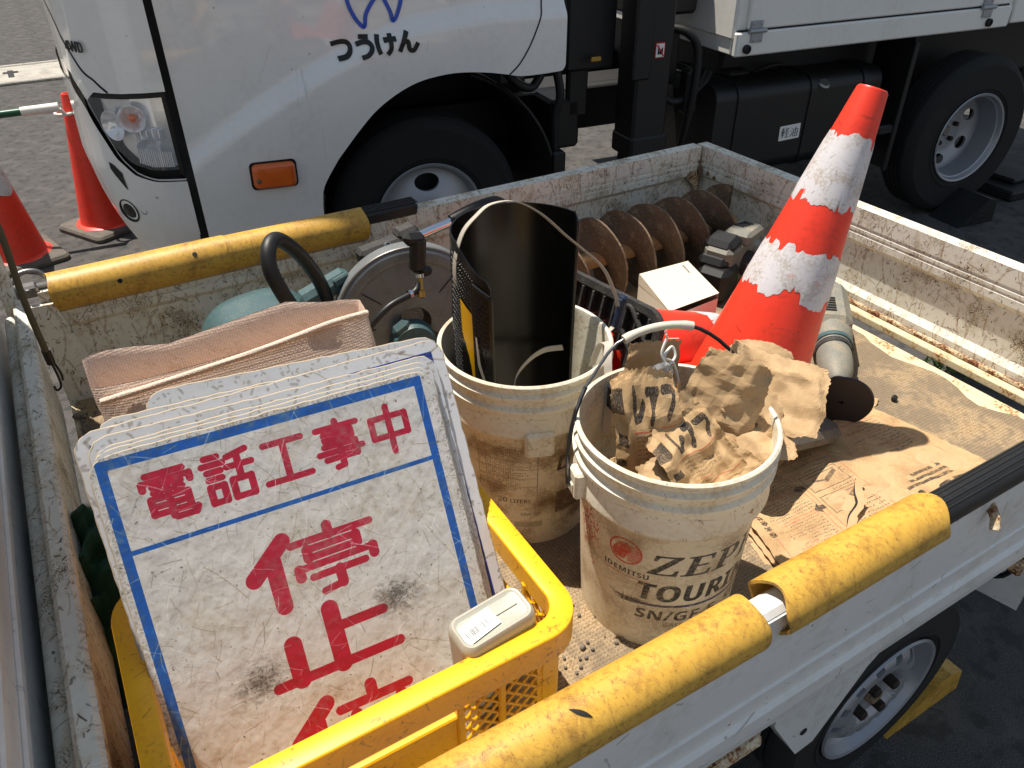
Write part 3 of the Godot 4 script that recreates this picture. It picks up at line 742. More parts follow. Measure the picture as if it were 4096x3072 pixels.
func kei_truck():
	var t := thing("small_truck", "small white open-bed truck carrying tools, buckets and signs", "truck")
	var b := MB.new()
	b.cbox(Vector3(0.943, -0.018, -0.705), Vector3(1.885, 0.036, 1.412), 0.002)
	obj("bed_floor", b, M.sill, t)
	for k in 7:
		b = MB.new(); b.cbox(Vector3(0.2 + k * 0.26, -0.06, -0.705), Vector3(0.05, 0.05, 1.30), 0.004); obj("cross_member", b, M.dark, t)
	for s in [-0.33, -1.08]:
		b = MB.new(); b.cbox(Vector3(0.25, -0.15, s), Vector3(3.3, 0.12, 0.06), 0.004); obj("chassis_rail", b, M.dark, t)
	b = MB.new(); b.tube([Vector3(1.287, -0.40, -0.15), Vector3(1.287, -0.40, -1.26)], 0.035, 12); b.sphere(Vector3(1.287, -0.40, -0.7), Vector3(0.1, 0.1, 0.1)); obj("rear_axle", b, M.dark, t)
	b = MB.new(); b.cbox(Vector3(0.55, -0.28, -0.75), Vector3(0.5, 0.16, 0.3), 0.02); obj("fuel_tank", b, M.dark, t)
	# gates
	obj("side_gate", gate(1.915, Basis(Vector3(0, 0, -1), Vector3.UP, Vector3(1, 0, 0)), Vector3(0.02, 0, -1.412)), M.bed, t)
	obj("side_gate", gate(1.915, Basis(Vector3(0, 0, 1), Vector3.UP, Vector3(-1, 0, 0)), Vector3(1.935, 0, 0.002)), M.outer, t)
	var tg := obj("tailgate", gate(1.47, Basis.IDENTITY, Vector3(1.942, 0, -1.44)), M.bed, t)
	b = MB.new()
	b.cbox(Vector3(1.925, 0.012, -0.705), Vector3(0.032, 0.022, 1.40), 0.003)
	obj("lower_lip", b, M.sill, tg)
	b = MB.new(); b.cbox(Vector3(1.9365, 0.029, -0.705), Vector3(0.011, 0.012, 1.40), 0.003)
	obj("rusty_seam", b, M.rusty, tg)
	b = MB.new(); b.cbox(Vector3(1.955, -0.20, -0.72), Vector3(0.10, 0.09, 1.36), 0.01)
	obj("added_light_stop", b, M.dark, t)  # unseen beam added to stop sunlight falling through the tailgate gap
	# rusty corner seam and its bracket
	b = MB.new(); b.cbox(Vector3(1.938, 0.13, -1.4165), Vector3(0.012, 0.23, 0.012), 0.002); b.cbox(Vector3(1.934, 0.205, -1.405), Vector3(0.014, 0.035, 0.014), 0.003)
	obj("corner_seam", b, M.rust, t)
	b = MB.new(); b.x = Transform3D(Basis.IDENTITY, Vector3(1.905, 0.175, -1.4115)); b.prism(PackedVector2Array([Vector2(-0.018, 0.03), Vector2(0.012, 0.04), Vector2(0.028, 0.0), Vector2(0.024, -0.05), Vector2(0.006, -0.01), Vector2(-0.016, 0.008)]), 0, 0.006)
	b.x = Transform3D(Basis(Vector3.RIGHT, PI / 2), Vector3(1.897, 0.195, -1.406)); b.lathe([Vector2(0.008, 0), Vector2(0.008, 0.007), Vector2(0.0001, 0.008)], 12)
	obj("corner_bracket", b, M.rusty, t)
	for q in [[0.20, -1.345], [0.205, -1.375]]:
		b = MB.new(); b.x = Transform3D(Basis(Vector3.BACK, PI / 2), Vector3(1.942, q[0], q[1])); b.lathe([Vector2(0.007, 0), Vector2(0.006, 0.004), Vector2(0.0001, 0.004)], 12)
		obj("bolt", b, M.rust, t)
	# front panel of the bed: boxed beam, lower ledge, gussets
	b = MB.new()
	b.cbox(Vector3(-0.015, 0.272, -0.70), Vector3(0.030, 0.030, 1.40), 0.006); b.cbox(Vector3(-0.022, 0.13, -0.70), Vector3(0.010, 0.26, 1.40), 0.003)
	obj("front_panel", b, M.bed, t)
	b = MB.new(); b.tube([Vector3(-0.044, 0.236, -1.40), Vector3(-0.044, 0.236, -0.02)], 0.015, 14); b.cbox(Vector3(-0.038, 0.12, -0.70), Vector3(0.016, 0.2, 1.38), 0.004)
	obj("front_rail", b, M.bed, t)
	b = MB.new(); b.x = Transform3D(Basis.IDENTITY, Vector3(0.0, 0.0, -1.408)); b.prism(PackedVector2Array([Vector2(0.0, 0.0), Vector2(0.095, 0.0), Vector2(0.045, 0.26), Vector2(0.0, 0.262)]), 0, 0.012)
	obj("gusset", b, M.bed, t)
	# guard frame behind the cab
	b = MB.new()
	for z in [-1.425, 0.0]: b.cbox(Vector3(-0.034, 0.42, z), Vector3(0.030, 0.84, 0.034), 0.006)
	b.cbox(Vector3(-0.034, 0.82, -0.71), Vector3(0.03, 0.03, 1.39), 0.006)
	obj("guard_frame", b, M.bed, t)
	b = MB.new(); b.cbox(Vector3(-0.034, 0.39, 0.026), Vector3(0.018, 0.10, 0.018), 0.004)
	obj("guard_bracket", b, M.rusty, t)
	# latch at the front end of the far gate
	b = MB.new(); b.cbox(Vector3(0.0, 0.287, -1.432), Vector3(0.05, 0.028, 0.03), 0.005); b.cbox(Vector3(0.03, 0.292, -1.432), Vector3(0.05, 0.010, 0.014), 0.003)
	b.tube(curve([Vector3(-0.025, 0.30, -1.45), Vector3(0.0, 0.318, -1.46), Vector3(0.03, 0.315, -1.462), Vector3(0.045, 0.298, -1.46)], 5), 0.006, 8)
	b.x = Transform3D(Basis(Vector3.RIGHT, PI / 2), Vector3(0.005, 0.29, -1.415)); b.lathe([Vector2(0.008, 0), Vector2(0.008, 0.006), Vector2(0.0001, 0.006)], 6, 0, TAU, 20)
	obj("gate_latch", b, M.steel, t)
	# rubber capping on the gate tops
	b = MB.new(); b.cbox(Vector3(0.85, 0.287, -1.432), Vector3(0.17, 0.036, 0.05), 0.008)
	for k in 4: b.cbox(Vector3(0.85, 0.306, -1.449 + k * 0.0115), Vector3(0.168, 0.004, 0.005), 0.001)
	obj("rubber_cap", b, M.black, t)
	b = MB.new(); b.tube([Vector3(1.05, 0.281, 0.02), Vector3(1.3, 0.281, 0.02), Vector3(1.925, 0.281, 0.02)], 0.026, 16, true, 1.0)
	for k in 5: b.cbox(Vector3(1.5, 0.281 + 0.0256 * sin(0.9 + k * 0.33), 0.02 + 0.0256 * cos(0.9 + k * 0.33)), Vector3(0.84, 0.003, 0.003), 0.0008)
	obj("rubber_cap", b, M.black, t)
	b = MB.new(); b.cbox(Vector3(0.62, 0.285, 0.021), Vector3(1.0, 0.018, 0.036), 0.007)
	obj("gate_rail", b, M.outer, t)
	b = MB.new(); b.tube([Vector3(1.215, 0.252, 0.036), Vector3(1.205, 0.242, 0.056), Vector3(1.196, 0.228, 0.066)], 0.0075, 10)
	obj("rope_hook", b, M.rusty, t)
	# below the near gate
	b = MB.new(); b.cbox(Vector3(0.97, -0.03, -0.002), Vector3(1.93, 0.045, 0.05), 0.006); b.cbox(Vector3(0.97, -0.062, -0.03), Vector3(1.90, 0.03, 0.02), 0.004)
	obj("bed_sill", b, M.outer, t)
	b = MB.new(); b.x = Transform3D(Basis.IDENTITY, Vector3(0, 0, -0.055)); b.prism(PackedVector2Array([Vector2(0.895, -0.055), Vector2(1.24, -0.055), Vector2(1.14, -0.15), Vector2(1.045, -0.31), Vector2(1.00, -0.315), Vector2(0.905, -0.15)]), 0, 0.05)
	obj("wheel_guard", b, M.outer, t)
	b = MB.new(); b.x = Transform3D(Basis.IDENTITY, Vector3(0, 0, -0.055)); b.prism(PackedVector2Array([Vector2(1.50, -0.055), Vector2(1.86, -0.055), Vector2(1.83, -0.10), Vector2(1.60, -0.12)]), 0, 0.05)
	obj("wheel_guard", b, M.outer, t)
	b = MB.new(); b.x = Transform3D(Basis(Vector3.RIGHT, PI / 2), Vector3(1.0, -0.24, -0.006)); b.lathe([Vector2(0.009, 0), Vector2(0.008, 0.003), Vector2(0.0001, 0.003)], 12)
	obj("rubber_plug", b, M.dark, t)
	for q in [[0.69, 0.80], [1.46, 1.60], [0.2, 0.4]]:
		b = MB.new(); b.cbox(Vector3((q[0] + q[1]) / 2, -0.030, 0.034), Vector3(q[1] - q[0], 0.022, 0.020), 0.006); b.cbox(Vector3(q[0] + 0.005, -0.036, 0.034), Vector3(0.012, 0.036, 0.024), 0.005)
		for e in q: b.cbox(Vector3(e, -0.03, 0.022), Vector3(0.014, 0.03, 0.022), 0.004)
		obj("rope_rail", b, M.rusty, t)
	b = MB.new(); b.x = Transform3D(Basis(Vector3.UP, 0.25), Vector3(1.62, -0.1, -0.14)); b.prism(PackedVector2Array([Vector2(-0.02, 0.0), Vector2(0.0, 0.0), Vector2(0.012, -0.18), Vector2(-0.004, -0.20)]), 0, 0.16)
	obj("mudflap", b, M.outer, t)
	b = MB.new(); b.tube(curve([Vector3(1.56, -0.07, -0.03), Vector3(1.60, -0.12, -0.01), Vector3(1.60, -0.19, -0.02), Vector3(1.58, -0.22, -0.08)], 5), 0.006, 8)
	obj("brake_hose", b, M.cable, t)
	# wheels
	wheel(t, Vector3(1.287, -0.39, -0.10), 0.272, 0.145, 0.158, "steel")
	wheel(t, Vector3(1.287, -0.39, -1.31), 0.272, 0.145, 0.158, "steel", PI)
	wheel(t, Vector3(-0.62, -0.39, -0.10), 0.272, 0.145, 0.158, "steel")
	wheel(t, Vector3(-0.62, -0.39, -1.31), 0.272, 0.145, 0.158, "steel", PI)
	# cab
	b = MB.new(); b.x = Transform3D(Basis.IDENTITY, Vector3(0, 0, -1.44))
	var prof := PackedVector2Array()
	for q in [[-0.078, -0.30], [-0.070, 0.0], [-0.070, 0.5], [-0.09, 0.98], [-0.17, 1.10], [-0.25, 1.17], [-0.6, 1.19], [-0.88, 1.16], [-0.98, 1.08], [-1.18, 0.62], [-1.30, 0.45], [-1.36, 0.2], [-1.38, -0.25], [-1.34, -0.32], [-0.98, -0.33], [-0.95, -0.2], [-0.84, -0.06], [-0.62, -0.01], [-0.42, -0.06], [-0.31, -0.2], [-0.28, -0.32]]: prof.append(Vector2(q[0], q[1]))
	b.prism(prof, 0.0, 1.47)
	var cab := obj("cab", b, M.outer, t)
	b = MB.new()
	for k in 3: b.cbox(Vector3(-0.069, 0.30 + k * 0.07, -0.72), Vector3(0.008, 0.020, 1.25), 0.0035)
	obj("pressed_rib", b, M.outer, cab)
	b = MB.new(); b.x = Transform3D(Basis(Vector3.UP, PI / 2), Vector3(-0.085, 0.78, -0.705)); b.prism(rounded(1.1, 0.36, 0.05), 0, 0.01)
	obj("rear_window", b, M.pane, cab)
	for z in [-1.446, 0.028]:
		b = MB.new(); b.x = Transform3D(Basis.IDENTITY, Vector3(0, 0, z)); b.prism(PackedVector2Array([Vector2(-0.26, 0.56), Vector2(-0.26, 1.04), Vector2(-0.88, 1.04), Vector2(-1.1, 0.56)]), 0, 0.008)
		obj("side_window", b, M.pane, cab)
	b = MB.new(); b.x = Transform3D(Basis(Vector3.UP, PI / 2) * Basis(Vector3.RIGHT, -0.41), Vector3(-1.085, 0.85, -0.705)); b.prism(rounded(1.3, 0.44, 0.04), -0.02, 0.0)
	obj("windscreen", b, M.pane, cab)
	for z in [-1.25, -0.16]:
		b = MB.new(); b.x = Transform3D(Basis(Vector3.UP, PI / 2), Vector3(-1.385, 0.1, z)); b.prism(rounded(0.22, 0.16, 0.05), -0.01, 0.01)
		obj("headlight", b, M.glass, cab)
	# things pushed over the gates
	half_pipe("pipe_guard", 0.045, 0.43, Vector3(0, 0.271, -1.430), 0.0445, -PI / 2, 0.9, "yellow pipe guard on the far gate next to the cab, with two holes", 0.006)
	half_pipe("pipe_guard", 0.425, 0.785, Vector3(0, 0.271, -1.430), 0.0425, -PI / 2, 0.9, "yellow pipe guard on the far gate beside the black rubber cap", 0.004)
	half_pipe("pipe_guard", 0.02, 0.724, Vector3(0, 0.271, 0.020), 0.0370, -PI / 2, 0.9, "long scraped yellow pipe guard on the near gate, beside the yellow crate", 0.004)
	half_pipe("pipe_guard", 0.758, 1.075, Vector3(0, 0.279, 0.021), 0.0390, -1.9, 1.1, "short yellow pipe guard on the near gate, ending at the black rubber tube", 0.012)
	for q in [[0.185, 0.26], [0.355, 0.75]]:
		b = MB.new(); var a: float = q[1]; b.x = Transform3D(Basis(Vector3.RIGHT, PI / 2 - a), Vector3(q[0], 0.271 + 0.0452 * sin(a), -1.430 + 0.0452 * cos(a))); b.lathe([Vector2(0.0055, 0.0), Vector2(0.005, 0.0006), Vector2(0.0001, 0.0006)], 14)
		obj("drilled_hole", b, M.gap, get_node("pipe_guard"))
	for q in [[0.455, 0.90, 0.02, 0.5], [0.325, 0.60, 0.045, 0.9]]:
		var rows := []
		for s in [-1, 0, 1]:
			var row := PackedVector3Array()
			for i in 11:
				var tt := i / 10.0
				var wd: float = 0.0035 * sin(PI * tt) * s
				var xx: float = q[0] + (tt - 0.5) * q[2] + wd * 0.8
				var a: float = q[1] + 0.35 - (tt - 0.5) * q[3] + wd * 9
				row.append(Vector3(xx, 0.271 + 0.0397 * sin(a), 0.020 + 0.0397 * cos(a)))
			rows.append(row)
		b = MB.new(); b.grid(rows); obj("cut_slot", b, M.gap, get_node("pipe_guard_002"))
	# yellow chock behind the rear wheel
	b = MB.new(); b.x = Transform3D(Basis.IDENTITY, Vector3(0, G, -0.155)); b.prism(PackedVector2Array([Vector2(1.425, 0.0), Vector2(1.69, 0.0), Vector2(1.67, 0.085), Vector2(1.62, 0.105), Vector2(1.58, 0.105)]), 0, 0.13)
	tag(obj("wheel_chock", b, M.pvc), "worn yellow wheel chock behind the small truck's rear wheel", "wheel chock")

# ---------------------------------------------------------------- the lorry beyond (own axes: x to its tail, y from the road, z to its near side)
func lerp_table(tb: Array, t: float) -> float:
	if t <= tb[0]: return tb[1]
	for i in range(2, tb.size(), 2):
		if t <= tb[i]: return lerpf(tb[i - 1], tb[i + 1], (t - tb[i - 2]) / (tb[i] - tb[i - 2]))
	return tb[tb.size() - 1]

const CREASE := [-0.95, 0.79, -0.90, 0.83, -0.67, 0.957, -0.52, 1.03, -0.305, 1.122, -0.06, 1.204, 0.25, 1.235, 0.6, 1.228]
func side_k(u: float, y: float) -> float:
	var d := y - lerp_table(CREASE, u)
	return 0.060 + 0.037 * smoothstep(0.026, -0.040, d) - 0.012 * smoothstep(-0.10, -0.5, d) - 0.10 * pow(maxf(0.0, y - 1.5), 1.5)

const PLAN := [Vector2(-0.932, 0.084), Vector2(-1.00, 0.076), Vector2(-1.07, 0.056), Vector2(-1.13, 0.018), Vector2(-1.175, -0.03), Vector2(-1.21, -0.10), Vector2(-1.235, -0.20), Vector2(-1.262, -0.38), Vector2(-1.285, -0.62), Vector2(-1.29, -0.86)]
func nose(s: float, y: float) -> Vector3:   # s from 0 (side) to 9 (centre line)
	var i := mini(int(s), 8); var q: Vector2 = PLAN[i].lerp(PLAN[i + 1], s - i)
	var f := lerp_table([0.38, 0.70, 0.46, 0.80, 0.55, 0.90, 0.68, 0.985, 0.78, 1.02, 0.92, 1.0, 1.4, 0.985, 1.55, 0.97, 2.0, 0.78, 2.2, 0.6], y)
	var u := -0.932 + (q.x + 0.932) * f
	var k := q.y - (1.0 - minf(f, 1.0)) * 0.10 * smoothstep(0.0, 5.0, s) - (0.05 * smoothstep(0.62, 0.40, y)) - 0.10 * pow(maxf(0.0, y - 1.5), 1.5)
	return Vector3(u, y, k)

func nose_patch(s0: float, s1: float, lo: Callable, hi: Callable, out: float, ns := 28, ny := 10) -> MB:
	var b := MB.new(); var rows := []
	for i in ny + 1:
		var row := PackedVector3Array()
		for j in ns + 1:
			var s := lerpf(s0, s1, float(j) / ns)
			var y: float = lerpf(hi.call(s), lo.call(s), float(i) / ny)
			var q := nose(s, y); var d := (nose(s + 0.05, y) - nose(maxf(s - 0.05, 0), y)).normalized()
			row.append(q + Vector3(d.z, 0, -d.x) * out)
		rows.append(row)
	b.grid(rows)
	return b

func ribbon(pts: Array, w: float, f: Callable, lift: float) -> MB:   # pts are (u, y) on the cab side
	var b := MB.new(); var r0 := PackedVector3Array(); var r1 := PackedVector3Array()
	for i in pts.size():
		var d: Vector2 = (pts[mini(i + 1, pts.size() - 1)] - pts[maxi(i - 1, 0)]).normalized() * w / 2
		var a: Vector2 = pts[i] + Vector2(-d.y, d.x); var c: Vector2 = pts[i] - Vector2(-d.y, d.x)
		r0.append(Vector3(a.x, a.y, f.call(a.x, a.y) + lift)); r1.append(Vector3(c.x, c.y, f.call(c.x, c.y) + lift))
	b.grid([r0, r1])
	return b

func lorry():
	var t := thing("lorry", "large white utility lorry parked beyond the load bed, unseen overhead arm added", "lorry", Vector3(1.463, G, -2.505))
	t.rotation.y = -0.129
	var b := MB.new()
	# cab side, its lower edge cut by the wheel arch
	var us := []
	for i in 40: us.append(-0.905 + i * 0.0111)
	us += [-0.468, -0.466, -0.462, -0.456, -0.447, -0.435, -0.42, -0.40, -0.38]
	var uu := -0.36
	while uu < 0.565: us.append(uu); uu += 0.013
	us += [0.57, 0.578, 0.583]
	var arch := [-0.91, 0.492, -0.47, 0.503, -0.466, 0.528, -0.460, 0.60, -0.447, 0.655, -0.40, 0.725, -0.359, 0.775, -0.236, 0.90, -0.14, 0.965, -0.043, 1.005, 0.06, 1.022, 0.15, 1.023, 0.25, 1.012, 0.321, 0.999, 0.40, 0.985, 0.55, 0.988, 0.575, 0.996, 0.583, 1.012]
	var apts := []; for i in range(4, arch.size(), 2): apts.append(Vector2(arch[i], arch[i + 1]))
	arch = arch.slice(0, 4)
	for q in curve(apts, 6): arch += [q.x, q.y]
	var rows := []
	for i in 73:
		var row := PackedVector3Array()
		for u in us:
			var lo := lerp_table(arch, u)
			var y := lerpf(lo, 2.2, pow(float(i) / 72, 1.25))
			row.append(Vector3(u, y, side_k(u, y)))
		rows.append(row)
	var flip := rows.duplicate(); flip.reverse()
	b.grid(flip)
	# turned-in lip of arch and rear edge
	var lip := PackedVector3Array()
	for q in rows[0]: lip.append(q + Vector3(0, 0.004, -0.05))
	b.grid([rows[0], lip])
	var e0 := PackedVector3Array(); var e1 := PackedVector3Array()
	for r in rows: e0.append(r[-1]); e1.append(r[-1] + Vector3(0.006, 0, -0.06))
	b.grid([e0, e1])
	var cab := obj("cab", b, M.lorry, t)
	b = MB.new()
	b.cbox(Vector3(0.20, 1.62, -0.86), Vector3(0.75, 1.16, 1.75), 0.05); b.cbox(Vector3(-0.33, 2.1, -0.86), Vector3(1.5, 0.2, 1.6), 0.06)
	rows = []
	b.cbox(Vector3(-0.2, 1.3, -1.80), Vector3(1.5, 1.6, 0.04), 0.01)
	obj("cab_shell", b, M.lorry, t)
	b = MB.new(); b.x = Transform3D(Basis.IDENTITY, Vector3(-0.15, 1.78, 0.03)); b.prism(rounded(1.1, 0.5, 0.08), -0.06, 0.0)
	obj("side_window", b, M.pane, cab)
	b = MB.new(); b.x = Transform3D(Basis(Vector3.UP, -PI / 2) * Basis(Vector3.RIGHT, -0.28), Vector3(-1.16, 1.82, -0.86)); b.prism(rounded(1.5, 0.6, 0.08), -0.02, 0.02)
	obj("windscreen", b, M.pane, cab)
	# black pillar strip between side and nose, door seam, scratches
	b = MB.new(); rows = []
	for i in 20:
		var y := lerpf(0.47, 2.1, i / 19.0)
		rows.append(PackedVector3Array([Vector3(-0.936, y, side_k(-0.93, y) - 0.016), Vector3(-0.90, y, side_k(-0.9, y) - 0.016)]))
	b.grid(rows); obj("pillar_gap", b, M.gap, cab)
	obj("door_seam", ribbon(curve([Vector2(0.50, 1.42), Vector2(0.487, 1.26), Vector2(0.44, 1.13), Vector2(0.385, 1.04), Vector2(0.335, 0.995)], 8), 0.006, side_k, 0.0015), M.gap, cab)
	# inner wheel arch
	b = MB.new(); rows = []
	for j in 2:
		var row := PackedVector3Array()
		for i in 25:
			var a := lerpf(-0.15, PI + 0.15, i / 24.0)
			row.append(Vector3(0.02 + cos(a) * 0.56, 0.44 + sin(a) * 0.60, 0.035 - j * 0.55))
		rows.append(row)
	b.grid(rows)
	b.cbox(Vector3(0.0, 0.7, -0.52), Vector3(1.1, 0.6, 0.02), 0.004)
	obj("wheel_arch", b, M.dark, t)
	b = MB.new()
	for i in 14:
		var a0 := lerpf(-0.25, 1.25, i / 14.0); var a1 := lerpf(-0.25, 1.25, (i + 1) / 14.0)
		b.tube([Vector3(0.03 + cos(a0) * 0.575, 0.44 + sin(a0) * 0.575, -0.02), Vector3(0.03 + cos(a1) * 0.575, 0.44 + sin(a1) * 0.575, -0.02)], 0.012, 6, false)
	b.cbox(Vector3(0.615, 0.42, -0.05), Vector3(0.07, 0.40, 0.10), 0.01)
	obj("mudguard", b, M.grey_black, t)
	# nose: upper panel, headlight, bumper
	var yb := func(s: float) -> float: return lerp_table([0.0, 0.765, 1.5, 0.772, 2.4, 0.80, 3.2, 0.862, 3.9, 0.945, 4.6, 1.03, 5.4, 1.085, 9.0, 1.11], s)
	var yu := func(s: float) -> float: return maxf(yb.call(s) + 0.022, lerp_table([0.0, 1.062, 3.6, 1.062, 4.1, 1.04, 4.5, 1.02, 9.0, 1.0], s))
	obj("corner_panel", nose_patch(0.0, 9.0, yu, func(_s): return 1.45, 0.0, 50, 14), M.lorry, cab)
	obj("front_panel", nose_patch(0.0, 9.0, func(_s): return 1.45, func(_s): return 2.2, 0.0, 30, 8), M.lorry, cab)
	var bumper := obj("bumper", nose_patch(0.0, 9.0, func(s): return 0.44 - 0.02 * smoothstep(2, 6, s), func(s): return yb.call(s) - 0.014, 0.008, 50, 18), M.lorry, t)
	obj("bumper_step", nose_patch(0.0, 9.0, func(s): return yb.call(s) - 0.016, func(s): return yb.call(s) - 0.010, -0.010, 50, 2), M.lorry, bumper)
	obj("nose_liner", nose_patch(0.0, 9.0, func(_s): return 0.46, func(_s): return 1.45, -0.045, 40, 12), M.gap, t)
	b = MB.new(); var sp := []
	for q in curve([Vector2(7.5, 1.40), Vector2(5.8, 1.30), Vector2(4.7, 1.19), Vector2(3.9, 1.125), Vector2(3.3, 1.10), Vector2(2.7, 1.064)], 6): sp.append(nose(q.x, q.y))
	b.tube(sp, 0.004, 6, false); obj("panel_seam", b, M.gap, cab)
	# the other half of the nose, mirrored about the centre line
	b = MB.new(); rows = []
	for i in 13:
		var row := PackedVector3Array()
		for j in 21:
			var q := nose(9.0 - j * 9.0 / 20.0, lerpf(2.2, 0.44, i / 12.0)); q.z = -1.72 - q.z
			row.append(q)
		rows.append(row)
	b.grid(rows); obj("front_panel", b, M.lorry, cab)
	var hl := Node3D.new(); hl.name = "headlight"; cab.add_child(hl)
	var lo := func(s: float) -> float: return yb.call(s) + 0.028
	var hi := func(s: float) -> float: return 1.046
	b = nose_patch(0.24, 4.25, lo, hi, 0.004, 30, 12)
	obj("lens", b, M.glass, hl)
	obj("reflector", nose_patch(0.28, 4.15, func(s): return lo.call(s) + 0.002, func(_s): return 1.042, -0.04, 20, 4), M.mirror, hl)
	obj("bezel", nose_patch(0.06, 0.26, func(s): return lo.call(s) - 0.02, func(_s): return 1.052, -0.002, 6, 4), M.grey_black, hl)
	obj("bezel", nose_patch(0.06, 4.25, func(_s): return 1.043, func(_s): return 1.058, -0.004, 24, 2), M.grey_black, hl)
	for q in [[1.9, 0.975, 0.045], [1.5, 0.865, 0.04], [3.1, 0.95, 0.05]]:
		var c := nose(q[0], q[1])
		var d := (nose(q[0] + 0.1, q[1]) - nose(q[0] - 0.1, q[1])).normalized(); var nn := Vector3(d.z, 0, -d.x)
		b = MB.new(); b.x = axis(c - nn * 0.044, c + nn)
		b.lathe([Vector2(0.012, 0.002), Vector2(q[2] * 0.6, 0.010), Vector2(q[2], 0.034), Vector2(q[2] * 1.04, 0.034)], 28)
		obj("reflector_bowl", b, M.mirror, hl)
		b = MB.new(); b.sphere(c - nn * 0.022, Vector3(0.015, 0.015, 0.015)); obj("bulb", b, M.amber if q[1] > 0.96 else M.glass, hl)
	b = MB.new()
	for k in 16:
		var s := 0.5 + k * 0.10
		var c := nose(s, 0.0); var y0: float = lo.call(s) + 0.008
		b.tube([nose(s, y0) * Vector3(1, 1, 1) + Vector3(0.004, 0, -0.006), nose(s, y0 + 0.055) + Vector3(0.004, 0, -0.006)], 0.0035, 5, false)
	obj("lens_rib", b, M.mirror, hl)
	for k in 5:
		b = MB.new(); var s := 1.0 + k * 0.28
		b.cbox(nose(s, 0.915) + Vector3(0.02, 0, -0.028), Vector3(0.02, 0.035 + 0.008 * (k % 2), 0.01), 0.002, Basis(Vector3.UP, 0.4)); obj("reflector_step", b, M.mirror, hl)
	# side lamp, bumper fittings, badge
	b = MB.new(); b.x = Transform3D(Basis(Vector3.BACK, -0.03), Vector3(-0.628, 0.733, side_k(-0.63, 0.733) - 0.002)); b.prism(rounded(0.172, 0.105, 0.018), 0, 0.006)
	var lampb := obj("side_lamp", b, M.dark, cab)
	b = MB.new(); b.x = Transform3D(Basis(Vector3.BACK, -0.03), Vector3(-0.628, 0.733, side_k(-0.63, 0.733) + 0.004))
	rows = []
	for r in [[1.0, 0.0], [0.985, 0.010], [0.94, 0.020], [0.7, 0.027], [0.0, 0.028]]:
		var row := PackedVector3Array(); var o := rounded(0.158, 0.092, 0.018)
		for i in o.size() + 1: row.append(Vector3(o[i % o.size()].x * r[0], o[i % o.size()].y * r[0], r[1] + o[i % o.size()].x * 0.05 * r[0]))
		rows.append(row)
	b.grid(rows, true)
	for k in 9: b.tube([Vector3(0.012 + k * 0.007, -0.035, 0.0265 + k * 0.0003), Vector3(0.012 + k * 0.007, 0.035, 0.0265 + k * 0.0003)], 0.0016, 5, false)
	obj("amber_lens", b, M.amber, lampb)
	b = MB.new(); b.sphere(Vector3(-0.688, 0.722, side_k(-0.69, 0.72) + 0.026), Vector3(0.010, 0.009, 0.006)); obj("screw", b, M.rust, lampb)
	obj("corner_marker", nose_patch(3.0, 3.75, func(s): return lerp_table([3.0, 0.725, 3.75, 0.80], s), func(s): return lerp_table([3.0, 0.79, 3.4, 0.815, 3.75, 0.825], s), 0.010, 8, 4), M.dark, bumper)
	var fl := nose(3.6, 0.64)
	var fd := (nose(3.7, 0.64) - nose(3.5, 0.64)).normalized(); var fn := Vector3(fd.z, -0.1, -fd.x).normalized()
	b = MB.new(); b.x = axis(fl - fn * 0.002, fl + fn); b.lathe([Vector2(0.046, 0.012), Vector2(0.042, 0.014), Vector2(0.036, 0.004), Vector2(0.0001, 0.002)], 26)
	var fog := obj("fog_lamp", b, M.gap, bumper)
	b = MB.new(); b.x = axis(fl + fn * 0.004, fl + fn); b.lathe([Vector2(0.032, 0.0), Vector2(0.028, 0.006), Vector2(0.0001, 0.009)], 24); obj("lamp_glass", b, M.pane, fog)
	var rn := nose(2.6, 0.645); var rd := (nose(2.7, 0.645) - nose(2.5, 0.645)).normalized(); var rnn := Vector3(rd.z, 0, -rd.x)
	b = MB.new(); b.x = axis(rn + rnn * 0.004, rn + rnn); b.lathe([Vector2(0.013, 0.0), Vector2(0.013, 0.004), Vector2(0.011, 0.0045), Vector2(0.0095, 0.003)], 20); obj("plug_ring", b, M.guard, bumper)
	var bt := TextMesh.new(); bt.text = "4WD"; var sf := SystemFont.new(); sf.font_names = PackedStringArray(["Droid Sans"]); sf.font_weight = 700; bt.font = sf; bt.font_size = 16; bt.pixel_size = 0.0028; bt.depth = 0.002
	var bp := nose(3.95, 1.205); var bd := (nose(3.8, 1.205) - nose(4.1, 1.205)).normalized()
	obj("badge", bt, M.ink, cab, Transform3D(Basis(bd, Vector3.UP, bd.cross(Vector3.UP)), bp + bd.cross(Vector3.UP) * 0.006))
	# lettering and emblem on the door
	var names := ["tsu", "u", "ke", "n"]
	for i in 4:
		var g := MB.new()
		for s in CH[names[i]]:
			var pts := []
			for k in range(0, s.size(), 2): pts.append(Vector2(-0.350 + i * 0.0805 + s[k] * 0.0078, 1.178 - s[k + 1] * 0.0072 + i * 0.004))
			var rb := ribbon(curve(pts, 7), 0.0165, side_k, 0.0035)
			g.v.append_array(rb.v); g.n.append_array(rb.n); g.u.append_array(rb.u)
		obj("lettering", g, M.ink, cab)
	var em := MB.new()
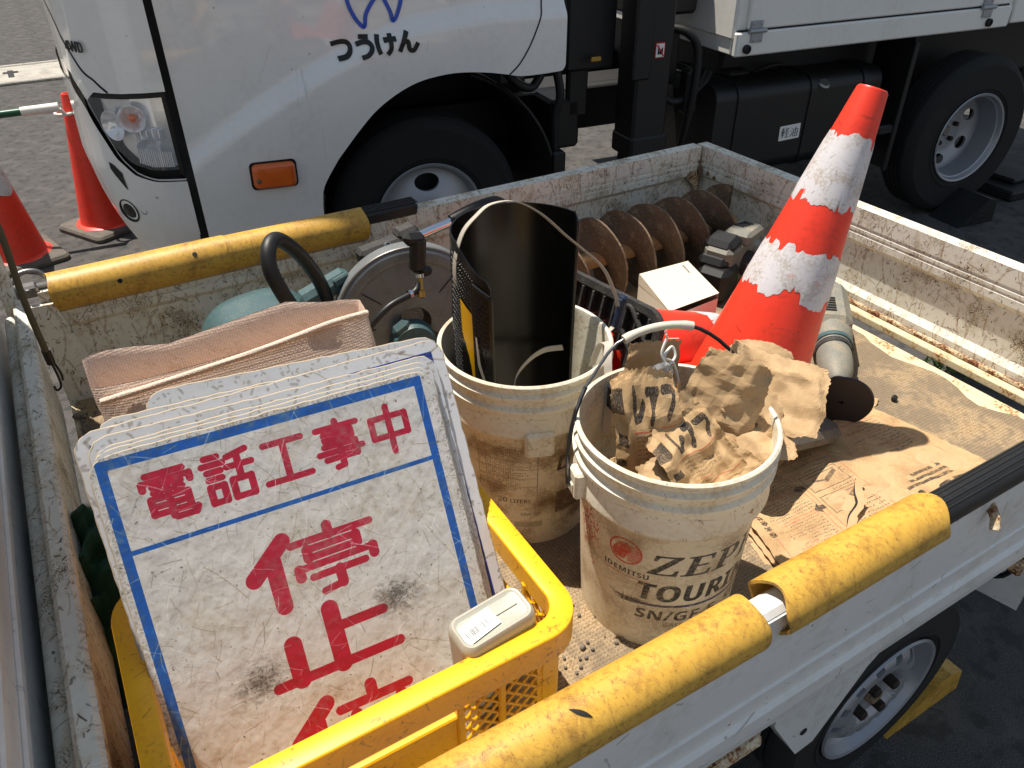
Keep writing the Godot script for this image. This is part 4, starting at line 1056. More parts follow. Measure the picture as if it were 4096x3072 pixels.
	for pts in [[Vector2(-0.10, 1.46), Vector2(-0.19, 1.47), Vector2(-0.26, 1.40), Vector2(-0.272, 1.31), Vector2(-0.255, 1.25), Vector2(-0.228, 1.212), Vector2(-0.216, 1.213), Vector2(-0.208, 1.25), Vector2(-0.175, 1.295), Vector2(-0.145, 1.315), Vector2(-0.138, 1.295), Vector2(-0.118, 1.25), Vector2(-0.112, 1.222), Vector2(-0.096, 1.236), Vector2(-0.075, 1.29), Vector2(-0.07, 1.36), Vector2(-0.10, 1.46)]]:
		var rb := ribbon(curve(pts, 6), 0.0145, side_k, 0.0035)
		em.v.append_array(rb.v); em.n.append_array(rb.n); em.u.append_array(rb.u)
	obj("emblem", em, M.blue, cab)
	# wheels
	wheel(t, Vector3(0, 0.419, -0.105), 0.419, 0.21, 0.228, "front")
	wheel(t, Vector3(3.015, 0.419, 0.05), 0.419, 0.21, 0.228, "dual")
	wheel(t, Vector3(0, 0.419, -1.62), 0.419, 0.21, 0.228, "front", PI)
	wheel(t, Vector3(3.015, 0.419, -1.77), 0.419, 0.21, 0.228, "dual", PI)
	# chassis
	for k in [-0.50, -1.22]:
		b = MB.new(); b.cbox(Vector3(1.75, 0.66, k), Vector3(5.2, 0.20, 0.08), 0.008); obj("chassis_rail", b, M.frame, t)
	b = MB.new(); b.cbox(Vector3(0.2, 0.62, -0.86), Vector3(1.0, 0.5, 0.7), 0.06); b.cbox(Vector3(1.2, 0.58, -0.86), Vector3(0.8, 0.24, 0.3), 0.05); obj("engine", b, M.dark, t)
	b = MB.new(); b.tube([Vector3(3.015, 0.419, -0.1), Vector3(3.015, 0.419, -1.6)], 0.07, 14); b.tube([Vector3(0, 0.419, -0.1), Vector3(0, 0.419, -1.6)], 0.05, 12); obj("axle", b, M.dark, t)
	b = MB.new(); b.cbox(Vector3(2.95, 0.80, -0.92), Vector3(2.8, 0.32, 1.5), 0.02); obj("underbody_fill", b, M.dark, t)  # dark box added to block light and darken the space under the body
	for q in [[2.40, -0.30, 0.7], [3.75, -0.35, 0.75], [4.2, -0.25, 0.6]]:
		b = MB.new(); b.cbox(Vector3(q[0], 0.58, q[1] - 0.35), Vector3(0.5, q[2] * 0.5, 0.6), 0.03); obj("frame_box", b, M.dark, t)
	# outrigger post behind the cab
	b = MB.new(); b.cbox(Vector3(1.045, 1.35, -0.045), Vector3(0.175, 1.52, 0.17), 0.012)
	var post := obj("outrigger_post", b, M.grey_black, t)
	b = MB.new(); b.cbox(Vector3(0.975, 1.32, 0.043), Vector3(0.09, 0.84, 0.02), 0.008); b.cbox(Vector3(1.05, 0.44, -0.045), Vector3(0.15, 0.36, 0.14), 0.01); b.cbox(Vector3(1.05, 0.60, -0.045), Vector3(0.195, 0.10, 0.185), 0.012)
	obj("post_plate", b, M.grey_black, post)
	b = MB.new(); b.cbox(Vector3(1.05, 0.13, -0.045), Vector3(0.10, 0.26, 0.10), 0.01); b.cbox(Vector3(1.05, 0.012, -0.045), Vector3(0.30, 0.024, 0.28), 0.006); obj("outrigger_foot", b, M.frame, post)
	b = MB.new(); b.x = Transform3D(Basis.IDENTITY, Vector3(1.062, 1.015, 0.0405)); b.prism(rounded(0.048, 0.062, 0.003), 0, 0.002); var st := obj("sticker", b, M.red_ink, post)
	b = MB.new(); b.x = Transform3D(Basis.IDENTITY, Vector3(1.062, 1.015, 0.0428)); b.prism(rounded(0.040, 0.054, 0.002), 0, 0.001); obj("sticker_field", b, M.label, st)
	b = MB.new(); b.x = Transform3D(Basis.IDENTITY, Vector3(1.062, 1.015, 0.0442)); b.prism(PackedVector2Array([Vector2(-0.012, 0.018), Vector2(-0.006, 0.018), Vector2(-0.006, -0.006), Vector2(0.012, 0.012), Vector2(0.014, -0.016), Vector2(-0.012, -0.016)]), 0, 0.001); obj("pictogram", b, M.ink, st)
	b = MB.new(); b.tube([Vector3(1.045, 1.038, 0.0455), Vector3(1.079, 0.992, 0.0455)], 0.0025, 6); obj("strike_bar", b, M.red_ink, st)
	b = MB.new(); b.cbox(Vector3(0.80, 1.14, -0.12), Vector3(0.24, 0.42, 0.06), 0.012); b.cbox(Vector3(0.76, 0.86, -0.14), Vector3(0.10, 0.26, 0.04), 0.01); obj("support_plate", b, M.grey_black, t)
	b = MB.new(); pass
	for q in [[Vector3(0.70, 0.70, -0.22), Vector3(0.15, 0.22, 0.2)], [Vector3(0.80, 1.42, -0.25), Vector3(0.34, 0.30, 0.3)], [Vector3(1.24, 0.92, -0.26), Vector3(0.16, 0.24, 0.16)], [Vector3(1.30, 0.80, -0.05), Vector3(0.07, 0.20, 0.08)], [Vector3(1.22, 1.26, -0.3), Vector3(0.3, 0.3, 0.3)]]:
		b = MB.new(); b.cbox(q[0], q[1], 0.015); obj("valve_block", b, M.grey_black, t)
	for q in [[Vector3(0.60, 0.98, -0.03), Vector3(0.62, 0.86, -0.02), Vector3(0.60, 0.76, -0.03), Vector3(0.61, 0.58, -0.04)], [Vector3(1.16, 1.08, -0.08), Vector3(1.24, 1.06, -0.02), Vector3(1.29, 0.98, 0.0), Vector3(1.29, 0.78, 0.0), Vector3(1.27, 0.50, -0.04), Vector3(1.22, 0.38, -0.10)], [Vector3(1.14, 0.82, -0.12), Vector3(1.22, 0.76, -0.05), Vector3(1.36, 0.80, -0.06), Vector3(1.44, 0.86, -0.1)], [Vector3(0.36, 1.0, -0.06), Vector3(0.42, 0.93, -0.04), Vector3(0.50, 0.90, -0.05), Vector3(0.56, 0.97, -0.06)]]:
		b = MB.new(); b.tube(curve(q, 7), 0.019, 10); obj("hose", b, M.frame, t)
	b = MB.new(); b.cbox(Vector3(0.80, 0.985, -0.05), Vector3(0.05, 0.02, 0.02), 0.004); obj("valve_tag", b, M.brass, t)
	# fuel tank
	b = MB.new(); b.x = Transform3D(Basis(Vector3(0, 0, -1), Vector3.UP, Vector3(1, 0, 0)), Vector3(0, 0.60, -0.25))
	b.prism(rounded(0.58, 0.44, 0.07, 8), 1.40, 2.40, true)
	for k in [1.52, 1.95, 2.28]: b.prism(rounded(0.592, 0.452, 0.076, 8), k, k + 0.035, true)
	var tank := obj("fuel_tank", b, M.grey_black, t)
	b = MB.new(); b.x = axis(Vector3(2.03, 0.745, 0.005), Vector3(2.03, 0.80, 0.045)); b.lathe([Vector2(0.026, 0), Vector2(0.026, 0.02), Vector2(0.034, 0.022), Vector2(0.034, 0.045), Vector2(0.026, 0.052), Vector2(0.0001, 0.052)], 14); obj("filler_cap", b, M.steel, tank)
	b = MB.new(); b.x = Transform3D(Basis(Vector3.BACK, 0.04), Vector3(1.865, 0.565, 0.0405)); b.prism(rounded(0.125, 0.072, 0.004), 0, 0.0015); var tl := obj("fuel_label", b, M.label, tank)
	for i in 2:
		var g := MB.new()
		for s in CH[["kei", "yu"][i]]:
			for k in range(0, s.size() - 2, 2): g.tube([Vector3(1.812 + i * 0.056 + s[k] * 0.0048, 0.591 - s[k + 1] * 0.0050, 0.0425), Vector3(1.812 + i * 0.056 + s[k + 2] * 0.0048, 0.591 - s[k + 3] * 0.0050, 0.0425)], 0.0028, 6, true, 0.3)
		obj("lettering", g, M.ink, tl)
	b = MB.new(); b.tube(curve([Vector3(1.72, 0.83, -0.12), Vector3(1.78, 0.86, -0.08), Vector3(1.86, 0.855, -0.1), Vector3(1.9, 0.83, -0.14)], 5), 0.010, 8); b.cbox(Vector3(1.62, 0.835, -0.15), Vector3(0.12, 0.03, 0.1), 0.01); obj("tank_fittings", b, M.dark, tank)
	b = MB.new(); b.cbox(Vector3(2.50, 0.64, -0.02), Vector3(0.012, 0.66, 0.24), 0.003); b.cbox(Vector3(2.50, 0.62, 0.105), Vector3(0.03, 0.64, 0.02), 0.004); b.cbox(Vector3(2.44, 0.52, 0.09), Vector3(0.10, 0.05, 0.04), 0.01)
	obj("splash_panel", b, M.frame, t)
	# tool box body
	b = MB.new(); b.cbox(Vector3(2.9, 1.62, -0.86), Vector3(3.0, 1.18, 1.90), 0.012); b.cbox(Vector3(2.9, 1.01, -0.86), Vector3(2.98, 0.08, 1.86), 0.004)
	var box := obj("tool_body", b, M.lorry_box, t)
	b = MB.new(); b.cbox(Vector3(2.24, 1.018, 0.105), Vector3(1.68, 0.098, 0.03), 0.006); obj("lower_rail", b, M.lorry_box, box)
	b = MB.new(); b.cbox(Vector3(2.26, 1.62, 0.098), Vector3(1.60, 1.09, 0.022), 0.006); obj("locker_door", b, M.lorry_box, box)
	b = MB.new(); b.cbox(Vector3(3.78, 1.58, 0.098), Vector3(1.34, 1.20, 0.022), 0.006); obj("locker_door", b, M.lorry_box, box)
	b = MB.new(); b.cbox(Vector3(2.24, 1.071, 0.098), Vector3(1.66, 0.008, 0.008), 0.001); obj("seal", b, M.gap, box)
	for u in [1.50, 2.90]:
		b = MB.new(); b.cbox(Vector3(u, 1.094, 0.115), Vector3(0.062, 0.036, 0.008), 0.002); b.cbox(Vector3(u, 1.045, 0.124), Vector3(0.062, 0.04, 0.008), 0.002); b.tube([Vector3(u - 0.045, 1.072, 0.126), Vector3(u + 0.045, 1.072, 0.126)], 0.010, 10)
		for q in [[-0.02, 1.10], [0.02, 1.10], [-0.02, 1.036], [0.02, 1.036]]: b.sphere(Vector3(u + q[0], q[1], 0.128 if q[1] < 1.06 else 0.119), Vector3(0.006, 0.006, 0.003), 8, 6)
		obj("hinge", b, M.rim, box)
	for u in [1.455, 2.93]:
		b = MB.new(); b.x = Transform3D(Basis(Vector3.RIGHT, PI / 2), Vector3(u, 1.0, 0.12)); b.lathe([Vector2(0.019, 0), Vector2(0.019, 0.014), Vector2(0.012, 0.018), Vector2(0.010, 0.012), Vector2(0.0001, 0.012)], 20); obj("rubber_stop", b, M.dark, box)
	# unseen arm and work platform, guessed and added to shade the far gate
	var iv := t.transform.affine_inverse()
	var A := iv * Vector3(-0.75, 2.39, -2.74); var B := iv * Vector3(2.9, 4.58, -2.28)
	b = MB.new(); var ax := axis(A, B); b.x = ax
	var ln := A.distance_to(B)
	var side := (ax.basis.inverse() * Vector3(0, 0, 1)); side = (side - Vector3.UP * side.y).normalized(); var dn := side.cross(Vector3.UP)
	b.cbox(Vector3(0, ln / 2, 0), Vector3(0.30, ln, 0.42), 0.03, Basis(dn, Vector3.UP, side))
	obj("shade_boom", b, M.lorry_box, t)
	b = MB.new(); var C := Vector3(2.2, 2.2, -0.86); b.x = axis(C, B); b.cbox(Vector3(0, C.distance_to(B) / 2, 0), Vector3(0.28, C.distance_to(B) + 0.2, 0.28), 0.03); obj("shade_boom", b, M.lorry_box, t)
	b = MB.new(); b.cbox(C + Vector3(0, 0.2, 0), Vector3(0.6, 0.5, 0.6), 0.05); obj("shade_turret", b, M.lorry_box, t)
	b = MB.new(); b.cbox(A + Vector3(-0.35, -0.35, -0.3), Vector3(0.7, 0.9, 0.9), 0.05); obj("shade_platform", b, M.lorry_box, t)
	# black chock by the lorry's rear wheel, timber pad behind
	b = MB.new(); b.x = Transform3D(Basis(Vector3.UP, -0.129), Vector3(4.40, G, -1.96)); b.prism(PackedVector2Array([Vector2(-0.10, 0), Vector2(0.16, 0), Vector2(0.15, 0.12), Vector2(0.09, 0.14)]), 0, 0.2)
	for k in 3: b.cbox(Vector3(0.05, 0.02 + k * 0.03, 0.205), Vector3(0.12 - k * 0.02, 0.008, 0.006), 0.001)
	tag(obj("wheel_chock", b, M.dark), "black wheel chock in shade at the lorry's rear wheel", "wheel chock")
	b = MB.new(); b.cbox(Vector3(5.12, G + 0.03, -2.02), Vector3(0.46, 0.06, 0.40), 0.012, Basis(Vector3.UP, -0.1)); b.cbox(Vector3(5.1, G + 0.075, -2.02), Vector3(0.2, 0.03, 0.2), 0.01)
	tag(obj("outrigger_pad", b, M.dark), "flat black support pad on the road behind the lorry's rear wheel", "support pad")

# ---------------------------------------------------------------- what lies in the load bed
func band(pts: Array, w: float, across: Vector3, th := 0.0012) -> MB:   # flat strap
	var b := MB.new()
	var r0 := PackedVector3Array(); var r1 := PackedVector3Array(); var r2 := PackedVector3Array(); var r3 := PackedVector3Array()
	for i in pts.size():
		var d: Vector3 = (pts[mini(i + 1, pts.size() - 1)] - pts[maxi(i - 1, 0)]).normalized()
		var s := (across - d * across.dot(d)).normalized() * w / 2; var nn := d.cross(s).normalized() * th / 2
		r0.append(pts[i] + s + nn); r1.append(pts[i] - s + nn); r2.append(pts[i] - s - nn); r3.append(pts[i] + s - nn)
	b.grid([r0, r1]); b.grid([r1, r2]); b.grid([r2, r3]); b.grid([r3, r0])
	return b

func traffic_cone(t: Node3D, side: float, rt: float, rb: float, h: float, bands: Array, sd: int, underside := false):
	var b := MB.new()
	var th := 0.032
	# base plate: bevelled square with a round hole
	var sq := func(s: float, r: float, y: float) -> PackedVector3Array:
		var o := rounded(s, s, r, 6); var row := PackedVector3Array()
		for i in o.size() + 1: row.append(Vector3(o[i % o.size()].x, y, o[i % o.size()].y))
		return row
	var ring := func(r: float, y: float) -> PackedVector3Array:
		var o := rounded(1, 1, 0.2, 6); var row := PackedVector3Array()
		for i in o.size() + 1:
			var q := o[i % o.size()].normalized() * r
			row.append(Vector3(q.x, y, q.y))
		return row
	b.grid([sq.call(side, 0.04, 0.004), sq.call(side, 0.04, 0.020)], true); b.grid([sq.call(side, 0.04, 0.020), sq.call(side - 0.02, 0.035, th)], true)
	b.grid([sq.call(side - 0.02, 0.035, th), ring.call(rb + 0.03, th + 0.006), ring.call(rb - 0.005, th + 0.012)], true)
	b.grid([sq.call(side, 0.04, 0.004), sq.call(side - 0.03, 0.03, 0.0 if not underside else 0.004)], true)
	if not underside: b.grid([sq.call(side - 0.03, 0.03, 0.0), ring.call(rb - 0.01, 0.0)], true)
	else:
		b.grid([sq.call(side - 0.03, 0.03, 0.004), sq.call(side - 0.034, 0.03, 0.020)], true); b.grid([sq.call(side - 0.034, 0.03, 0.020), ring.call(rb - 0.008, 0.022)], true)
	var base := obj("base_plate", b, M.rubber_base if not underside else M.dusty_black, t)
	if underside:
		# moulded ribs and two long slots on the underside
		for k in 11:
			var q := -side / 2 + 0.03 + k * (side - 0.06) / 10.0
			for s in [-1, 1]:
				var inner := rb - 0.004
				var z0 := sqrt(maxf(inner * inner - q * q, 0.0)) if absf(q) < inner else 0.0
				if side / 2 - 0.02 - z0 < 0.02: continue
				b = MB.new(); b.cbox(Vector3(s * (z0 + side / 2 - 0.018) / 2, 0.011, q), Vector3(side / 2 - 0.018 - z0, 0.018, 0.006), 0.001); obj("rib", b, M.dusty_black, base)
		for q in [[0.118, 0.118, 0.78], [-0.118, 0.118, -0.78], [0.118, -0.118, -0.78], [-0.118, -0.118, 0.78]]:
			b = MB.new(); var lp := []
			for i in 25:
				var o := rounded(0.12, 0.044, 0.021, 6); lp.append(Vector3(o[i % 24 + (4 if i % 24 > 23 else 0)].x, 0, o[i % 24].y))
			b.x = Transform3D(Basis(Vector3.UP, q[2]), Vector3(q[0], 0.006, q[1])); b.tube(lp, 0.006, 6, false); obj("slot_rim", b, M.dusty_black, base)
	b = MB.new()
	var pr := [Vector2(rb + 0.028, th + 0.004), Vector2(rb + 0.022, th + 0.009), Vector2(rb + 0.004, th + 0.014), Vector2(rb, th + 0.03)]
	for i in range(1, 9): pr.append(Vector2(lerpf(rb, rt, i / 8.0), lerpf(th + 0.03, h - 0.004, i / 8.0)))
	pr += [Vector2(rt - 0.003, h), Vector2(rt - 0.009, h), Vector2(rt - 0.012, h - 0.006)]
	for i in range(0, 8): pr.append(Vector2(lerpf(rt, rb, i / 7.0) - 0.010, lerpf(h - 0.02, 0.012, i / 7.0)))
	b.lathe(pr, 56)
	var body := obj("cone_body", b, M.red, t)
	for q in bands:
		# torn reflective sleeve, its edges uneven
		b = MB.new(); var nz := FastNoiseLite.new(); nz.seed = sd + int(q[0] * 100); nz.frequency = 1.0; nz.fractal_octaves = 1
		var nf := FastNoiseLite.new(); nf.seed = sd + 3; nf.frequency = 2.6; nf.fractal_octaves = 2
		var rows := []; var n := 160
		var rr := RandomNumberGenerator.new(); rr.seed = sd * 31 + int(q[0] * 1000)
		var tears := []
		for k in 16: tears.append([rr.randf() * TAU, rr.randf_range(0.05, 0.22), rr.randf_range(0.003, 0.020), rr.randi() % 2])
		var a0: float = q[2] if q.size() > 2 else 0.0; var a1: float = q[3] if q.size() > 3 else TAU
		for i in 7:
			var row := PackedVector3Array()
			for j in n + 1:
				var a := lerpf(a0, a1, float(j) / n)
				var top: float = q[1] + nz.get_noise_2d(cos(a) * 1.2, sin(a) * 1.2) * 0.008 + nf.get_noise_2d(cos(a) * 3, sin(a) * 3) * 0.003
				var bot: float = q[0] + nz.get_noise_2d(cos(a) * 1.2 + 9, sin(a) * 1.2) * 0.010 + nf.get_noise_2d(cos(a) * 3 + 3, sin(a) * 3) * 0.004
				for tr in tears:
					var dd := absf(angle_difference(a, tr[0]))
					var bump: float = smoothstep(tr[1], tr[1] - 0.05, dd) * tr[2]
					if tr[3] == 0: top -= bump * 0.7
					else: bot += bump
				if q.size() > 2:
					var ed := minf(j, n - j) / float(n); bot = lerpf((q[0] + q[1]) / 2, bot, smoothstep(0, 0.2 + 0.1 * nz.get_noise_1d(j * 3.0), ed)); top = lerpf((q[0] + q[1]) / 2, top, smoothstep(0, 0.08, ed))
				var y := lerpf(top, bot, i / 6.0)
				var r := lerpf(rb, rt, clampf((y - th - 0.03) / (h - 0.034 - th), 0, 1)) + (0.0017 if i > 0 and i < 6 else 0.0006)
				row.append(Vector3(cos(a) * r, y, sin(a) * r))
			rows.append(row)
		b.grid(rows, q.size() <= 2)
		obj("reflective_band", b, M.reflector, body)

func cones():
	var grp := "road cones by the lorry's nose"
	# standing in the bed
	var T := Vector3(1.475, 0.714, -0.522); var B := Vector3(1.236, 0.084, -0.501)
	var t := thing("traffic_cone", "red traffic cone with two torn white bands standing tilted in the load bed", "traffic cone", B)
	var y := (T - B).normalized(); var x := Vector3(cos(-0.148), 0, sin(-0.148)); x = (x - y * x.dot(y)).normalized()
	t.basis = Basis(x, y, x.cross(y))
	traffic_cone(t, 0.36, 0.029, 0.118, 0.672, [[0.452, 0.585], [0.268, 0.366]], 5)
	# lying beneath it, its hollow base to the buckets
	t = thing("traffic_cone", "fallen red traffic cone behind the buckets, ribbed black base turned up", "traffic cone", Vector3(0.955, 0.187, -0.695))
	y = Vector3(0.945, -0.235, -0.15).normalized(); x = Vector3.UP; x = (x - y * x.dot(y)).normalized()
	t.basis = Basis(x, y, x.cross(y))
	traffic_cone(t, 0.36, 0.029, 0.118, 0.672, [[0.20, 0.33, 0.4, 2.6], [0.40, 0.50]], 23, true)
	# on the road
	t = thing("traffic_cone", "red road cone with a sticker, beside the lorry's bumper", "traffic cone", Vector3(0.285, G, -4.27), grp); t.rotation.y = 0.5
	traffic_cone(t, 0.38, 0.028, 0.13, 0.72, [], 3)
	var b := MB.new(); var rows := []
	for i in 3:
		var row := PackedVector3Array()
		for j in 9:
			var a := lerpf(0.62, 1.02, j / 8.0); var yy := 0.175 - i * 0.024; var r := lerpf(0.13, 0.028, (yy - 0.062) / 0.654) + 0.0015
			row.append(Vector3(cos(a + 0.35) * r, yy, sin(a + 0.35) * r))
		rows.append(row)
	b.grid(rows); obj("sticker", b, M.label, t)
	t = thing("traffic_cone", "red road cone with white band at the picture's edge, joined by a bar", "traffic cone", Vector3(-0.165, G, -4.04), grp); t.rotation.y = 0.25
	traffic_cone(t, 0.38, 0.028, 0.13, 0.72, [[0.36, 0.55]], 8)
	# striped bar between the road cones
	var c := thing("cone_bar", "green and white striped bar resting across the road cones", "cone bar", Vector3(0.20, G + 0.665, -4.20))
	var d := Vector3(-1.0, -0.02, -0.10).normalized()
	var at := Vector3(0.03, 0.01, 0.0)
	for k in 6:
		b = MB.new(); b.tube([at, at + d * (0.17 if k == 0 else 0.3)], 0.022 if k == 0 else 0.018, 14); at += d * (0.17 if k == 0 else 0.3)
		obj("bar_section", b, M.bar_green if k % 2 == 1 else M.white, c)
	b = MB.new(); var lp := []
	for i in 17: lp.append(Vector3(0.05 + 0.045 * cos(TAU * i / 16), -0.035, -0.06 + 0.045 * sin(TAU * i / 16)))
	b.tube(lp, 0.008, 8, false); b.tube([Vector3(0.03, 0.0, 0), Vector3(0.05, -0.035, -0.015)], 0.010, 8); obj("end_ring", b, M.white, c)

func pail(called: String, label: String, c: Vector3, tx: Texture2D) -> Node3D:
	var t := thing(called, label, "bucket", c, "used plastic oil buckets")
	var b := MB.new()
	b.lathe([Vector2(0.0001, 0.006), Vector2(0.120, 0.006), Vector2(0.122, 0.0), Vector2(0.1265, 0.004)], 64)
	b.lathe([Vector2(0.1395, 0.262), Vector2(0.1402, 0.268), Vector2(0.1495, 0.272), Vector2(0.1515, 0.278), Vector2(0.1465, 0.310), Vector2(0.1465, 0.322), Vector2(0.1535, 0.325), Vector2(0.1540, 0.331), Vector2(0.1470, 0.336), Vector2(0.1468, 0.349), Vector2(0.1535, 0.352), Vector2(0.1540, 0.357), Vector2(0.1470, 0.362), Vector2(0.1475, 0.371), Vector2(0.1528, 0.373), Vector2(0.1530, 0.377), Vector2(0.1495, 0.380), Vector2(0.1455, 0.378)], 80, 0, TAU, 50)
	obj("rim", b, M.pail_in, t)
	b = MB.new(); b.lathe([Vector2(0.1455, 0.378), Vector2(0.1440, 0.37), Vector2(0.137, 0.25), Vector2(0.1230, 0.012), Vector2(0.0001, 0.010)], 64)
	obj("inside", b, M.pail_in, t)
	b = MB.new(); b.lathe([Vector2(0.1397, 0.264), Vector2(0.1265, 0.004)], 96)
	obj("body", b, mat(Color.WHITE, 0.5, 0, tx), t)
	return t

func pail_texture(kind: int) -> Texture2D:
	var w := 2048; var h := 640
	var p := Pic.new(w, h, Color(0.86, 0.82, 0.72))
	var K := Color(0.16, 0.15, 0.14)
	if kind == 1:
		type(p, "ZEPRO", Vector2(1241, 196), 150, K, "Droid Serif", true, 1.22, 0.22)
		type(p, "TOURING", Vector2(1211, 346), 132, K, "Droid Sans", true, 1.0, 0.10)
		for i in 2: type(p, "TOURING", Vector2(1213 + i * 2, 346), 132, K, "Droid Sans", true, 1.0, 0.10)
		p.rect(Rect2(1205, 368, 620, 13), Color(0.12, 0.12, 0.36))
		for i in 2: type(p, "SN/GF-5  5W-30", Vector2(1217 + i, 462), 78, K, "Droid Sans", true, 1.12, 0.1)
		type(p, "GASOLINE ENGINE OIL", Vector2(1335, 500), 30, K, "Droid Sans", true, 1.1, 0.1, 0.7)
		# round mark: a red disc with a profile head left pale and wavy hair lines
		var cc := Vector2(1163, 118); var R := Color(0.78, 0.27, 0.20)
		for i in 40:
			var a0 := TAU * i / 40; var a1 := TAU * (i + 1) / 40
			p.stroke(cc + Vector2.from_angle(a0) * 62, cc + Vector2.from_angle(a1) * 62, 4, R)
		p.poly(PackedVector2Array([cc + Vector2(-48, 34), cc + Vector2(-52, 6), cc + Vector2(-36, -20), cc + Vector2(-20, -40), cc + Vector2(10, -46), cc + Vector2(24, -10), cc + Vector2(8, 14), cc + Vector2(-2, 44), cc + Vector2(-30, 46)]), R)
		for k in 11: p.stroke(cc + Vector2(4 + absf(k - 4) * 1.5, -36 + k * 8), cc + Vector2(sqrt(maxf(0, 3400 - pow(-36 + k * 8, 2))), -36 + k * 8), 2.6, R)
		type(p, "IDEMITSU", Vector2(1073, 236), 38, K, "Droid Sans", true, 1.05)
		p.rect(Rect2(1073, 246, 190, 4), R, 0.8)
		for k in 240:
			var q := Vector2(975 + rng.randfn(0, 34), 130 + rng.randfn(0, 70)); p.stroke(q, q + Vector2(rng.randfn(0, 3), rng.randfn(0, 6)), rng.randf_range(1, 4), Color(0.74, 0.16, 0.12), 0.85)
		for k in 60: p.stroke(Vector2(1175 + rng.randfn(0, 26), 380 + rng.randfn(0, 8)), Vector2(1195 + rng.randfn(0, 40), 372 + rng.randfn(0, 10)), rng.randf_range(1, 3.5), Color(0.2, 0.17, 0.14), 0.35)
		p.line(Vector2(1173, 180), 1.57, 210, Color(0.96, 0.92, 0.85), 0.9); p.line(Vector2(1174, 180), 1.57, 210, Color(0.96, 0.92, 0.85), 0.6)
	else:
		p.rect(Rect2(1150, 62, 262, 3), K, 0.7); p.rect(Rect2(1150, 62, 3, 250), K, 0.7); p.rect(Rect2(1410, 62, 3, 250), K, 0.7); p.rect(Rect2(1186, 80, 3, 210), K, 0.6)
		fake_text(p, Vector2(1156, 50), 14, 12, K)
		for k in 18:
			fake_text(p, Vector2(1194, 76 + k * 12.5), 12 + rng.randi() % 9, 10, K)
			if k % 4 == 0: fake_text(p, Vector2(1156, 76 + k * 12.5), 3, 9, K); p.rect(Rect2(1150, 72 + k * 12.5, 262, 2), K, 0.6)
		type(p, "DIESEL", Vector2(1486, 200), 112, K, "Droid Sans", true, 0.95, 0.15)
		type(p, "LITERS", Vector2(1290, 372), 30, K, "Droid Sans", true, 1.0, 0, 0.8); type(p, "20", Vector2(1236, 372), 40, K, "Droid Sans", true, 1.0, 0, 0.8)
		p.rect(Rect2(1500, 330, 300, 130), K, 0.65); type(p, "OIL", Vector2(1530, 430), 90, Color(0.8, 0.74, 0.63), "Droid Sans", true, 1.3, 0.1, 0.7)
		type(p, "10W-30", Vector2(1336, 452), 26, K, "Droid Sans", true, 1.0, 0, 0.5); p.rect(Rect2(1310, 490, 130, 34), K, 0.25)
	var a := noise_bytes(w, h, 0.004, 61 + kind, 5, false); var b := noise_bytes(w, h, 0.04, 63 + kind, 4, false); var f := noise_bytes(w, h, 0.16, 65 + kind, 3, false)
	stain(p, a, 0.38, 0.80, Color(0.62, 0.51, 0.36), 0.55 if kind == 1 else 0.75, b)
	stain(p, b, 0.52, 0.72, Color(0.88, 0.82, 0.70), 0.5, f)
	stain(p, f, 0.58, 0.72, Color(0.38, 0.29, 0.20), 0.5, a)
	scuffs(p, 900, 6, 60, Color(0.40, 0.30, 0.20), 0.45); scuffs(p, 500, 8, 90, Color(0.90, 0.85, 0.74), 0.6)
	specks(p, 300, 2.0, Color(0.30, 0.22, 0.15), 0.7)
	if kind == 2:
		stain(p, a, 0.5, 0.75, Color(0.34, 0.26, 0.17), 0.5, f)
	var im := p.image(); im.flip_x(); im.generate_mipmaps()
	return ImageTexture.create_from_image(im)

